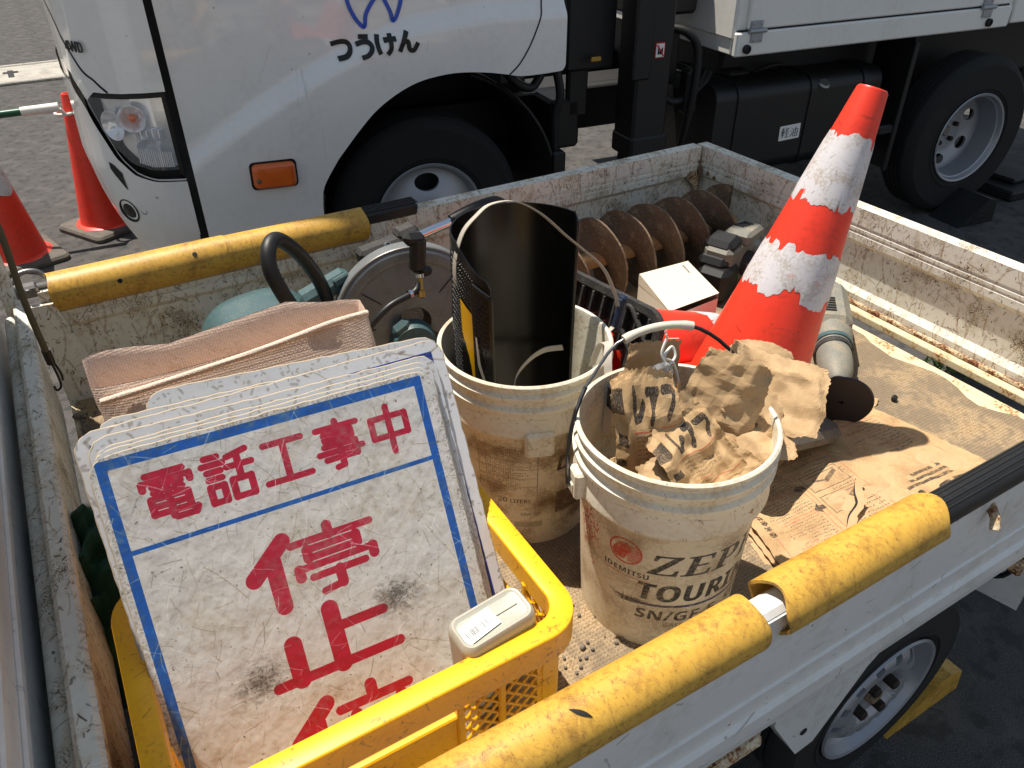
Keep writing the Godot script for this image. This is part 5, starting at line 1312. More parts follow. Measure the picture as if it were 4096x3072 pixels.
# a torn, crumpled sheet: s, t in -0.5..0.5 over a curled rectangle
func crumpled(w: float, h: float, curl: float, amp: float, sd: int, torn := 0.009, nu := 48, nv := 48) -> MB:
	var r := RandomNumberGenerator.new(); r.seed = sd * 77 + 5
	var n2 := FastNoiseLite.new(); n2.seed = sd + 7; n2.frequency = 1.0; n2.fractal_octaves = 3
	# straight folds in random directions give flat facets and sharp creases
	var folds := []
	for k in 4: folds.append([Vector2.from_angle(r.randf() * TAU), r.randf_range(2.2, 4.6) / 0.13, r.randf(), 0.17])
	for k in 4: folds.append([Vector2.from_angle(r.randf() * TAU), (0.36 + 0.34 * k) * r.randf_range(0.85, 1.2) / 0.13, r.randf(), 1.9 / (1.0 + 0.7 * k)])
	var P := []
	for i in nv + 1:
		var row := PackedVector3Array()
		for j in nu + 1:
			var s := (float(j) / nu - 0.5); var t := (float(i) / nv - 0.5)
			var edge := maxf(absf(s), absf(t)) * 2
			var rim := 1.0 + (n2.get_noise_2d(s * 14, t * 14) * torn * 5) * smoothstep(0.7, 1.0, edge)
			if absf(s) + absf(t) > 0.74: rim *= 0.74 / (absf(s) + absf(t)) * 0.35 + 0.65
			var a := s * curl
			var xx: float = w * s if absf(curl) < 0.05 else sin(a) * w / curl
			var zz: float = 0.0 if absf(curl) < 0.05 else (cos(a) - 1.0) * w / curl
			var q := Vector3(xx * rim, h * t * rim, zz)
			var p2 := Vector2(s * w, t * h) + Vector2(n2.get_noise_2d(s * 2, t * 2), n2.get_noise_2d(s * 2 + 9, t * 2)) * 0.004
			var z := 0.0
			for f in folds:
				var u := fposmod(p2.dot(f[0]) * f[1] + f[2], 1.0)
				z += absf(u * 2.0 - 1.0) * f[3]
			q.z += (z - 1.6) * amp * 1.1 + n2.get_noise_2d(s * 1.1, t * 1.1) * amp * 0.5
			q.x += n2.get_noise_2d(t * 1.5 + 5, s * 1.5) * amp * 0.5; q.y += n2.get_noise_2d(s * 1.5, t * 1.5 + 11) * amp * 0.5
			row.append(q)
		P.append(row)
	var b := MB.new()
	for i in nv:
		for j in nu:
			var t0 := Vector2(float(j) / nu, 1.0 - float(i) / nv); var t1 := Vector2(float(j + 1) / nu, 1.0 - float(i + 1) / nv)
			b.tri(P[i][j], P[i][j + 1], P[i + 1][j + 1], t0, Vector2(t1.x, t0.y), t1); b.tri(P[i][j], P[i + 1][j + 1], P[i + 1][j], t0, t1, Vector2(t0.x, t1.y))
	return b

func kraft_print(kind: int) -> Texture2D:
	var w := 1024; var h := 768
	var p := Pic.new(w, h, Color(0.72, 0.60, 0.44))
	var K := Color(0.17, 0.15, 0.13); var R := Color(0.72, 0.20, 0.16)
	if kind == 1:   # the flattened bag on the floor
		for q in [[60, 70, 440, 640], [470, 60, 230, 690], [720, 50, 250, 690]]:
			for k in 2:
				p.rect(Rect2(q[0], q[1] + k * q[3], q[2], 3), R, 0.6 if q[0] != 60 else 0.9); p.rect(Rect2(q[0] + k * q[2], q[1], 3, q[3]), R, 0.5)
		for k in 30: fake_text(p, Vector2(486, 80 + k * 22), 9 + rng.randi() % 9, 12, K if k % 7 != 3 else R)
		for k in 44: fake_text(p, Vector2(736, 66 + k * 15), 10 + rng.randi() % 12, 10, K if k % 9 > 1 else R)
		for k in 12: fake_text(p, Vector2(90, 470 + k * 20), 8 + rng.randi() % 10, 13, K if k % 5 != 2 else R)
		glyph(p, CH.mi, Vector2(90, 110), Vector2(100, 110), 13, K); glyph(p, CH.re, Vector2(210, 110), Vector2(100, 110), 13, K); glyph(p, CH.fu, Vector2(320, 110), Vector2(100, 110), 13, K)
		for k in 3: p.rect(Rect2(80 + k * 0.0, 250 + k * 30, 300 - k * 40, 16), K, 0.8)
		for q in [[500, 300], [500, 430]]:
			p.rect(Rect2(q[0], q[1], 180, 3), K, 0.8); p.rect(Rect2(q[0], q[1] + 100, 180, 3), K, 0.8); p.rect(Rect2(q[0], q[1], 3, 100), K, 0.8); p.rect(Rect2(q[0] + 180, q[1], 3, 103), K, 0.8)
			p.rect(Rect2(q[0] + 5, q[1] + 5, 172, 92), Color(0.71, 0.59, 0.44), 1.0)
			p.stroke(Vector2(q[0] + 30, q[1] + 70), Vector2(q[0] + 90, q[1] + 40), 10, K, 0.6); p.stroke(Vector2(q[0] + 90, q[1] + 40), Vector2(q[0] + 140, q[1] + 60), 5, K, 0.7); p.stroke(Vector2(q[0] + 20, q[1] + 85), Vector2(q[0] + 160, q[1] + 85), 2, K, 0.7)
			p.poly(PackedVector2Array([Vector2(q[0] + 196, q[1] + 40), Vector2(q[0] + 220, q[1] + 40), Vector2(q[0] + 220, q[1] + 26), Vector2(q[0] + 246, q[1] + 52), Vector2(q[0] + 220, q[1] + 78), Vector2(q[0] + 220, q[1] + 64), Vector2(q[0] + 196, q[1] + 64)]), K, 0.85)
		for i in 4: glyph(p, CH[["kabu", "shiki", "kai", "sha"][i]], Vector2(960, 300 + i * 34), Vector2(26, 26), 2.2, K)
		type(p, "NIPPO", Vector2(962, 445), 40, K, "Droid Serif", true, 1.0, 0, 1.0, PI / 2)
	else:           # crumpled scraps
		p.rect(Rect2(0, 90, 220, 130), K, 0.92); p.rect(Rect2(60, 330, 150, 60), K, 0.92); p.rect(Rect2(0, 470, 190, 46), K, 0.92)
		glyph(p, CH.a, Vector2(560, 90), Vector2(170, 170), 24, K); glyph(p, CH.re, Vector2(350, 90), Vector2(170, 170), 24, K); glyph(p, CH.fu, Vector2(770, 90), Vector2(170, 170), 24, K)
		p.rect(Rect2(330, 300, 640, 6), R, 0.9); p.rect(Rect2(330, 560, 640, 5), R, 0.9)
		for k in 8: fake_text(p, Vector2(350, 320 + k * 29), 10 + rng.randi() % 10, 20, K if k != 6 else R)
		for k in 5: fake_text(p, Vector2(360, 590 + k * 30), 8 + rng.randi() % 12, 20, R if k == 2 else K)
		type(p, "5.0%   CAS", Vector2(680, 420), 34, K, "Droid Sans", false); type(p, "2.5%   CAS", Vector2(680, 460), 34, K, "Droid Sans", false)
	var a := noise_bytes(w, h, 0.005, 71, 5, false); var b := noise_bytes(w, h, 0.05, 73, 4, false)
	stain(p, a, 0.42, 0.75, Color(0.54, 0.41, 0.27), 0.55, b); stain(p, b, 0.52, 0.8, Color(0.78, 0.66, 0.49), 0.45)
	scuffs(p, 320, 8, 70, Color(0.50, 0.37, 0.24), 0.4)
	return p.tex()

func buckets():
	var t := pail("bucket", "white oil bucket stuffed with crumpled brown paper bags", Vector3(0.825, 0, -0.254), pail_texture(1))
	var b := MB.new()
	# carrying ears, wire handle with a pale grip
	var ea := deg_to_rad(195)
	var e := Vector3(cos(ea), 0, sin(ea)); var hz := Vector3(e.z, 0, -e.x); if hz.z > 0: hz = -hz
	for s in [1, -1]:
		b = MB.new(); b.cbox(e * s * 0.153 + Vector3(0, 0.292, 0), Vector3(0.02, 0.05, 0.035), 0.004, Basis(Vector3.UP, -ea)); b.cbox(e * s * 0.158 + Vector3(0, 0.285, 0), Vector3(0.014, 0.022, 0.022), 0.004, Basis(Vector3.UP, -ea)); obj("ear", b, M.pail_in, t)
	var bd := deg_to_rad(22); var up := Vector3(0, cos(bd), 0) + hz * sin(bd)
	var arc := func(a: float) -> Vector3: return Vector3(0, 0.285, 0) + e * cos(a) * 0.168 + up * sin(a) * 0.225
	var w0 := []; for i in 13: w0.append(arc.call(lerpf(0.0, 1.22, i / 12.0)) + Vector3(0, 0.004 * sin(i * 1.3), 0))
	b = MB.new(); b.tube(w0, 0.0024, 8); var han := obj("wire_handle", b, M.wire, t)
	var w1 := []; for i in 13: w1.append(arc.call(lerpf(1.85, PI, i / 12.0)))
	b = MB.new(); b.tube(w1, 0.0032, 8); obj("wire_sleeve", b, M.cable, han)
	var w2 := []; for i in 8: w2.append(arc.call(lerpf(0.72, 0.02, i / 7.0)))
	b = MB.new(); b.tube(w2, 0.0034, 8); obj("wire_sleeve", b, M.cable, han)
	var g := []; var gr := []
	for i in 11: g.append(arc.call(lerpf(1.20, 1.88, i / 10.0)) * Vector3(1, 1, 1) + Vector3(0, -0.004 * sin(PI * i / 10.0), 0)); gr.append(0.0072 if i in [0, 1, 9, 10] else 0.0062)
	b = MB.new(); b.tube(g, gr, 14); obj("grip", b, M.grip, han)
	# paper in the bucket: each scrap is a thing
	var pk := kraft_print(2)
	M.kraft_print = mat(Color.WHITE, 0.8, 0, pk); M.kraft_plain = M.kraft.duplicate(); M.kraft_plain.normal_enabled = false
	var cs := Vector3(0.825, 0, -0.254)
	var scraps := [
		[Vector3(-0.050, 0.352, -0.008), Vector3(-0.30, -0.55, 0.10), 0.105, 0.23, 1.5, 0.013, 11, true, "tall crumpled paper scrap with black print, nearest the wire handle's ear"],
		[Vector3(0.020, 0.385, -0.085), Vector3(-0.1, -0.2, -0.1), 0.10, 0.15, 0.6, 0.006, 12, false, "folded brown paper scrap against the bucket's far wall, tied with string"],
		[Vector3(0.075, 0.385, 0.012), Vector3(-0.35, -0.80, -0.25), 0.115, 0.165, 0.5, 0.010, 13, false, "round-edged crumpled brown paper at the top of the heap"],
		[Vector3(0.160, 0.378, 0.020), Vector3(-0.85, -0.35, -0.45), 0.165, 0.125, -0.9, 0.014, 24, false, "pale crumpled paper hanging over the bucket's rim"],
		[Vector3(-0.010, 0.335, 0.055), Vector3(-0.75, -0.35, 0.45), 0.12, 0.15, -0.9, 0.014, 15, true, "crumpled paper with black characters and red lines inside the bucket"],
		[Vector3(0.065, 0.325, 0.065), Vector3(-0.75, -0.85, -0.70), 0.11, 0.14, 0.7, 0.010, 16, true, "printed paper corner low in the bucket by the front rim"],
		[Vector3(0.012, 0.350, 0.020), Vector3(-0.25, -1.0, 0.55), 0.065, 0.15, 1.8, 0.009, 17, false, "narrow twisted paper scrap in the middle of the heap"],
		[Vector3(0.065, 0.285, -0.035), Vector3(-0.4, -0.3, 0.3), 0.15, 0.18, 0.8, 0.012, 18, true, "shaded paper scrap with black print under the heap"],
		[Vector3(-0.005, 0.225, 0.000), Vector3(-1.4, -0.4, 0.0), 0.17, 0.17, 0.4, 0.012, 19, false, "crushed brown paper at the bottom of the stuffed bucket"],
		[Vector3(0.185, 0.412, -0.020), Vector3(-0.9, -0.7, -0.2), 0.10, 0.055, 0.8, 0.007, 20, false, "pleated paper bag end sticking out beside the cone"],
		[Vector3(-0.045, 0.320, 0.070), Vector3(-0.9, -0.3, 0.2), 0.11, 0.10, 1.0, 0.013, 29, false, "plain crumpled paper low at the bucket's front, left of the printed corner"],
		[Vector3(0.020, 0.318, 0.090), Vector3(-1.0, -0.7, -0.2), 0.11, 0.09, 0.8, 0.012, 30, false, "plain creased paper tucked against the bucket's front wall"],
		[Vector3(0.115, 0.350, 0.065), Vector3(-1.05, -0.9, 0.5), 0.085, 0.11, 1.0, 0.010, 27, false, "small creased paper flap between the rim and the heap's pale sheet"],
	]
	for q in scraps:
		var o := obj("paper_scrap", crumpled(q[2], q[3], q[4], q[5], q[6]), M.kraft_print if q[7] else M.kraft_plain, null, Transform3D(Basis.from_euler(q[1]), cs + q[0]))
		tag(o, q[8], "paper scrap", "paper scraps in the bucket")
	b = MB.new(); var yl := crumpled(0.07, 0.07, 1.2, 0.008, 31); yl.x = Transform3D.IDENTITY
	M.yellow_bag = mat(Color(0.86, 0.58, 0.08), 0.5)
	tag(obj("plastic_scrap", yl, M.yellow_bag, null, Transform3D(Basis.from_euler(Vector3(-0.6, -0.9, 0)), cs + Vector3(-0.068, 0.275, 0.040))), "yellow plastic scrap low against the bucket's inner wall", "plastic scrap")
	tag(obj("plastic_scrap", crumpled(0.08, 0.12, 1.2, 0.012, 33), M.yellow_bag, null, Transform3D(Basis.from_euler(Vector3(-0.2, 0.2, 0)), cs + Vector3(0.045, 0.33, -0.095))), "yellow plastic scrap behind the heap of paper", "plastic scrap")
	tag(obj("plastic_film", crumpled(0.05, 0.11, 1.5, 0.012, 35), M.film, null, Transform3D(Basis.from_euler(Vector3(-0.3, -0.6, 0.2)), cs + Vector3(-0.005, 0.40, -0.030))), "clear plastic film caught among the brown paper", "plastic film")
	b = MB.new(); b.tube(curve([Vector3(0, 0.05, 0), Vector3(-0.010, 0.03, 0.004), Vector3(-0.004, 0.012, 0.012), Vector3(0.014, 0.018, 0.008), Vector3(0.012, 0.032, 0.0), Vector3(-0.006, 0.022, 0.006), Vector3(0.020, 0.0, 0.0), Vector3(0.032, -0.04, 0.006), Vector3(0.034, -0.07, 0.004)], 6), 0.0022, 7)
	for k in 9: b.tube([Vector3(0, 0.05, 0), Vector3(rng.randfn(0, 0.006), 0.062 + rng.randfn(0, 0.003), rng.randfn(0, 0.006))], 0.0006, 4)
	tag(obj("string", b, M.white, null, Transform3D(Basis.IDENTITY, cs + Vector3(0.012, 0.435, -0.055))), "knotted white string on the paper in the bucket", "string")

	# the bucket behind
	t = pail("bucket", "dirtier white bucket holding the black curved sheet", Vector3(0.751, 0, -0.567), pail_texture(2))
	b = MB.new(); var fa := deg_to_rad(112.0)
	b.cbox(Vector3(cos(fa) * 0.147, 0.262, sin(fa) * 0.147), Vector3(0.05, 0.05, 0.022), 0.005, Basis(Vector3.UP, PI / 2 - fa)); obj("ear", b, M.pail_in, t)

func black_sheet():
	var c := Vector3(0.748, 0, -0.588)
	var t := thing("pole_guard", "black curved plastic sheet with yellow strip standing in the bucket", "pole guard", c)
	var lean := Basis(Vector3(0, 0, 1), -0.02)
	var a0 := deg_to_rad(-6); var a1 := deg_to_rad(-214)
	var top := 0.572; var bot := 0.06
	var pos := func(a: float, y: float, off: float) -> Vector3:
		var r := 0.118 + off - 0.009 * smoothstep(0.40, 0.05, y)
		var back := 0.020 * smoothstep(0.42, 0.05, y)
		return lean * Vector3(cos(a) * r, y - 0.045 * smoothstep(-2.95, -3.75, a) * (y / 0.57), sin(a) * r + back)
	var outer := []; var inner := []
	for i in 9:
		var y := lerpf(top, bot, i / 8.0); var ro := PackedVector3Array(); var ri := PackedVector3Array()
		for j in 57:
			var a := lerpf(a0, a1, j / 56.0)
			var yy := y
			if i == 0 and (j == 0 or j == 56): yy -= 0.012
			ro.append(pos.call(a, yy, 0.0014)); ri.append(pos.call(a, yy, -0.0014))
		outer.append(ro); inner.append(ri)
	var b := MB.new(); b.grid(outer); b.grid(inner); b.grid([outer[0], inner[0]])
	for j in [0, 56]:
		var ca := PackedVector3Array(); var cb := PackedVector3Array()
		for i in 9: ca.append(outer[i][j]); cb.append(inner[i][j])
		b.grid([ca, cb])
	obj("sheet", b, M.sheet, t)
	# rolled edge bead at the free right-hand edge
	b = MB.new(); b.tube([pos.call(a0, top - 0.012, 0), pos.call(a0, 0.3, 0), pos.call(a0, bot, 0)], 0.004, 8); obj("edge_bead", b, M.gloss_black, t)
	b = MB.new(); var rows := []
	for i in 2:
		var r := PackedVector3Array()
		for j in 9: r.append(pos.call(lerpf(deg_to_rad(-182), deg_to_rad(-197), j / 8.0), 0.488 - i * 0.36, 0.0026))
		rows.append(r)
	b.grid(rows); obj("yellow_strip", b, M.strip, t)
	b = MB.new(); rows = []
	for i in 2:
		var r := PackedVector3Array()
		for j in 9: r.append(pos.call(lerpf(deg_to_rad(-198), deg_to_rad(-214), j / 8.0), 0.545 - i * 0.46, 0.0045))
		rows.append(r)
	b.grid(rows)
	for a in [-198.0, -214.5]: b.tube([pos.call(deg_to_rad(a), 0.545, 0.003), pos.call(deg_to_rad(a), 0.085, 0.003)], 0.0035, 8)
	b.tube([pos.call(deg_to_rad(-198), 0.546, 0.003), pos.call(deg_to_rad(-206), 0.549, 0.003), pos.call(deg_to_rad(-214), 0.546, 0.003)], 0.0035, 8)
	var es := obj("edge_strip", b, M.gloss_black, t)
	b = MB.new()
	for i in 42:
		for j in 9:
			var a := deg_to_rad(-166.0 - j * 2.0)
			b.sphere(pos.call(a, 0.545 - i * 0.0095, 0.0014), Vector3.ONE * 0.0021, 6, 4)
	for i in 46:
		for j in 4:
			var y := 0.53 - i * 0.0095
			if i > 10 and i < 19 and j < 3: continue
			b.sphere(pos.call(deg_to_rad(-200.5 - j * 3.4 - (i % 2) * 1.5), y, 0.0045), Vector3.ONE * 0.0021, 6, 4)
	for i in 6:
		for j in 8: b.sphere(pos.call(deg_to_rad(-184 - j * 1.9), 0.55 - i * 0.0105 + (i % 2) * 0.0, 0.0014), Vector3.ONE * 0.0021, 6, 4)
	var sp := obj("studs", b, M.gloss_black, t); sp.set_meta("kind", "stuff")
	b = MB.new(); b.grid([PackedVector3Array([pos.call(deg_to_rad(-201.5), 0.455, 0.006), pos.call(deg_to_rad(-205.5), 0.405, 0.011), pos.call(deg_to_rad(-208.5), 0.372, 0.006)]), PackedVector3Array([pos.call(deg_to_rad(-203), 0.455, 0.006), pos.call(deg_to_rad(-207.5), 0.41, 0.010), pos.call(deg_to_rad(-210.5), 0.377, 0.006)])]); obj("strap_end", b, M.strap, es)
	# binding straps, loose
	var st := thing("binding_strap", "pale grey strap looping over the black sheet, with a blue buckle", "strap", Vector3.ZERO, "loose binding straps")
	obj("webbing", band(curve([Vector3(0.650, 0.42, -0.60), Vector3(0.638, 0.52, -0.60), Vector3(0.648, 0.585, -0.59), Vector3(0.672, 0.618, -0.58), Vector3(0.697, 0.631, -0.578), Vector3(0.738, 0.627, -0.575), Vector3(0.785, 0.597, -0.575), Vector3(0.835, 0.548, -0.575), Vector3(0.872, 0.514, -0.578), Vector3(0.905, 0.482, -0.576), Vector3(0.925, 0.455, -0.574), Vector3(0.945, 0.415, -0.575), Vector3(0.955, 0.39, -0.575), Vector3(0.957, 0.35, -0.572), Vector3(0.930, 0.325, -0.575), Vector3(0.897, 0.315, -0.578)], 6), 0.0115, Vector3(0, 0.25, 1)), M.strap, st)
	b = MB.new(); b.cbox(Vector3(0.961, 0.366, -0.572), Vector3(0.016, 0.062, 0.018), 0.005, Basis(Vector3.BACK, -0.25)); b.cbox(Vector3(0.967, 0.393, -0.572), Vector3(0.012, 0.016, 0.02), 0.004); b.cbox(Vector3(0.955, 0.337, -0.572), Vector3(0.014, 0.014, 0.02), 0.004); obj("buckle", b, M.navy, st)
	st = thing("binding_strap", "grey strap lying inside the curve of the black sheet", "strap", Vector3.ZERO, "loose binding straps")
	obj("webbing", band(curve([Vector3(0.735, 0.235, -0.58), Vector3(0.760, 0.262, -0.615), Vector3(0.795, 0.280, -0.63), Vector3(0.83, 0.295, -0.628), Vector3(0.858, 0.305, -0.605)], 6), 0.012, Vector3(0.1, 1, 0.2)), M.strap, st)
	st = thing("binding_strap", "pale strap with a black buckle hung over the bucket rim", "strap", Vector3.ZERO, "loose binding straps")
	obj("webbing", band(curve([Vector3(0.840, 0.335, -0.49), Vector3(0.845, 0.385, -0.475), Vector3(0.838, 0.402, -0.445), Vector3(0.822, 0.396, -0.425), Vector3(0.812, 0.380, -0.408), Vector3(0.806, 0.352, -0.394), Vector3(0.800, 0.315, -0.386), Vector3(0.792, 0.28, -0.378)], 6), 0.014, Vector3(1, 0, 0.1)), M.strap, st)
	b = MB.new(); b.cbox(Vector3(0.8075, 0.350, -0.383), Vector3(0.024, 0.050, 0.014), 0.005); b.cbox(Vector3(0.8075, 0.368, -0.380), Vector3(0.027, 0.012, 0.018), 0.004); b.cbox(Vector3(0.8075, 0.333, -0.378), Vector3(0.022, 0.018, 0.012), 0.004); var bk := obj("buckle", b, M.cable, st)
	b = MB.new(); b.cbox(Vector3(0.8075, 0.362, -0.3705), Vector3(0.013, 0.008, 0.004), 0.001); obj("webbing_loop", b, M.strap, bk)

func sign_texture() -> Texture2D:
	var w := 1024; var h := 1340
	var p := Pic.new(w, h, Color(0.79, 0.785, 0.77))
	var BL := Color(0.10, 0.34, 0.66); var RD := Color(0.68, 0.09, 0.20)
	p.rect(Rect2(0.018 * w, 0.010 * h, 0.944 * w, 0.022 * h), BL); p.rect(Rect2(0.018 * w, 0.010 * h, 0.026 * w, 0.98 * h), BL); p.rect(Rect2(0.936 * w, 0.010 * h, 0.026 * w, 0.98 * h), BL)
	p.rect(Rect2(0.018 * w, 0.968 * h, 0.944 * w, 0.022 * h), BL); p.rect(Rect2(0.044 * w, 0.206 * h, 0.893 * w, 0.011 * h), BL)
	for i in 5: glyph(p, CH[["den", "wa", "kou", "ji", "naka"][i]], Vector2((0.105 + i * 0.163) * w, 0.058 * h), Vector2(0.138 * w, 0.112 * h), 9.5, RD, 10.5)
	for i in 4:
		if i == 0 or i == 2: glyph(p, MAN, Vector2(0.305 * w, [0.284, 0, 0.678][i] * h), Vector2(0.388 * w, 0.152 * h), 22, RD, 25)
		glyph(p, CH[["tei", "shi", "i", "chi"][i]], Vector2(0.305 * w, [0.284, 0.470, 0.678, 0.862][i] * h), Vector2(0.388 * w, [0.152, 0.150, 0.150, 0.125][i] * h), [11.5, 16.0, 15.0, 10.0][i], RD, [16.0, 27.0, 19.0, 13.0][i])
	wear(p, 91, 1.0)
	return p.tex()

func wear(p: Pic, sd: int, k: float):
	var a := noise_bytes(p.w, p.h, 0.003, sd, 5, false); var b := noise_bytes(p.w, p.h, 0.03, sd + 1, 4, false); var f := noise_bytes(p.w, p.h, 0.2, sd + 2, 3, false)
	stain(p, a, 0.50, 0.80, Color(0.68, 0.63, 0.54), 0.38 * k, b)
	stain(p, f, 0.66, 0.78, Color(0.40, 0.37, 0.33), 0.4 * k, b)
	# two dark rub marks and the battered edges
	for q in [[0.27, 0.575], [0.71, 0.505]]:
		for i in int(420 * k):
			var c := Vector2(q[0] * p.w + rng.randfn(0, 40), q[1] * p.h + rng.randfn(0, 30)); p.stroke(c, c + Vector2(rng.randfn(0, 16), rng.randfn(0, 8)), rng.randf_range(1.0, 6.0), Color(0.26, 0.24, 0.22), 0.075)
		for i in int(160 * k):
			var c := Vector2(q[0] * p.w + rng.randfn(0, 30), q[1] * p.h + rng.randfn(0, 24)); p.stroke(c, c + Vector2(rng.randfn(0, 5), rng.randfn(0, 4)), rng.randf_range(0.5, 2.0), Color(0.20, 0.19, 0.18), 0.35)
	for i in int(1500 * k):
		var e := rng.randi() % 4; var d := absf(rng.randfn(0, 14)); var s := rng.randf()
		var c: Vector2 = [Vector2(s * p.w, d), Vector2(d, s * p.h), Vector2(p.w - d, s * p.h), Vector2(s * p.w, p.h - d)][e]
		p.stroke(c, c + Vector2(rng.randfn(0, 4), rng.randfn(0, 4)), rng.randf_range(0.5, 2.5), Color(0.42, 0.37, 0.31), 0.35)
	scuffs(p, int(420 * k), 8, 70, Color(0.40, 0.36, 0.31), 0.45, -99.0, 0.4, 1.2); scuffs(p, int(420 * k), 12, 120, Color(0.90, 0.90, 0.88), 0.5, -99.0, 0.4, 1.2); scuffs(p, int(120 * k), 20, 160, Color(0.50, 0.40, 0.28), 0.4, -99.0, 0.4, 1.4)
	specks(p, int(420 * k), 2.6, Color(0.30, 0.27, 0.24), 0.7)

func board(label: String, w: float, h: float, xf: Transform3D, m: Material, sd: int):
	var o := thing("sign_board", label, "sign board", Vector3.ZERO, "work sign boards stacked in the crate"); o.transform = xf
	var out := PackedVector2Array(); var base := rounded(w, h, 0.022, 5)
	var nz := FastNoiseLite.new(); nz.seed = sd; nz.frequency = 60.0
	for i in base.size():
		var a := base[i]; var b := base[(i + 1) % base.size()]
		var n := maxi(1, int(a.distance_to(b) / 0.006))
		for k in n:
			var q := a.lerp(b, float(k) / n); out.append(q - q.normalized() * absf(nz.get_noise_2d(q.x, q.y)) * 0.0035)
	for i in out.size(): out[i] += Vector2(0, h / 2)
	var mb := MB.new(); mb.prism(out, -0.0015, 0.0015, false, Rect2(-w / 2, 0, w, h))
	obj("panel", mb, m, o)
	mb = MB.new(); var lp := []
	for i in range(0, out.size() + 1, 2): lp.append(Vector3(out[i % out.size()].x, out[i % out.size()].y, 0))
	mb.tube(lp, 0.0016, 5, false); obj("worn_edge", mb, M.board_edge, o)

func signs():
	var p := Pic.new(640, 840, Color(0.80, 0.81, 0.82)); wear(p, 101, 0.22)
	M.board_back = mat(Color.WHITE, 0.5, 0, p.tex())
	p = Pic.new(512, 670, Color(0.84, 0.84, 0.85)); p.rect(Rect2(18, 18, 476, 634), Color(0.08, 0.20, 0.55)); p.rect(Rect2(44, 44, 424, 582), Color(0.84, 0.84, 0.85)); wear(p, 105, 0.15)
	M.board_blue = mat(Color.WHITE, 0.45, 0, p.tex())
	M.board_front = mat(Color.WHITE, 0.42, 0, sign_texture())
	M.board_front.normal_enabled = true; M.board_front.normal_texture = normal_tex(noise_bytes(512, 512, 0.02, 111, 4), 512, 512, 5.0); M.board_front.normal_scale = 0.25
	M.board_edge = mat(Color(0.70, 0.65, 0.57), 0.85)
	var O := Vector3(0.2587, 0.0296, -0.1189)
	var ps := 0.0109; var th := 0.5328; var ro := -0.035
	var U := Vector3(cos(ps), 0, sin(ps)); var N := Vector3(-sin(ps), 0, cos(ps)); var V := Vector3(0, cos(th), 0) - N * sin(th)
	var U2 := U * cos(ro) + V * sin(ro); var V2 := V * cos(ro) - U * sin(ro); var N2 := U2.cross(V2)
	var B := Basis(U2, V2, N2)
	board("white sign board with red characters and blue frame at the front of the stack", 0.424, 0.556, Transform3D(B, O), M.board_front, 1)
	var rest := [
		[0.424, 0.556, 0.004, 0.005, 0.005, 0.00, M.board_back, "battered white board edge directly behind the red-lettered sign"],
		[0.424, 0.556, 0.010, 0.010, 0.010, 0.006, M.board_back, "worn white board, third in the stack of signs"],
		[0.436, 0.560, 0.006, 0.015, 0.015, -0.008, M.board_back, "worn white board, fourth in the stack of signs"],
		[0.464, 0.575, 0.020, 0.014, 0.020, 0.016, M.board_blue, "cleaner white board with dark blue frame sticking out of the stack"],
		[0.424, 0.560, -0.004, 0.024, 0.025, -0.008, M.board_back, "white board with peeling edge behind the blue-framed board"],
		[0.424, 0.560, 0.004, 0.030, 0.030, -0.022, M.board_back, "white board, last but one of the stack"],
		[0.380, 0.560, 0.030, 0.046, 0.036, -0.045, M.board_back, "narrow grey-white board at the back of the stack, against the sack"],
	]
	for i in rest.size():
		var q: Array = rest[i]
		board(q[7], q[0], q[1], Transform3D(B * Basis(Vector3.BACK, q[5]), O + U2 * q[2] + V2 * q[3] - N2 * q[4]), q[6], i + 5)

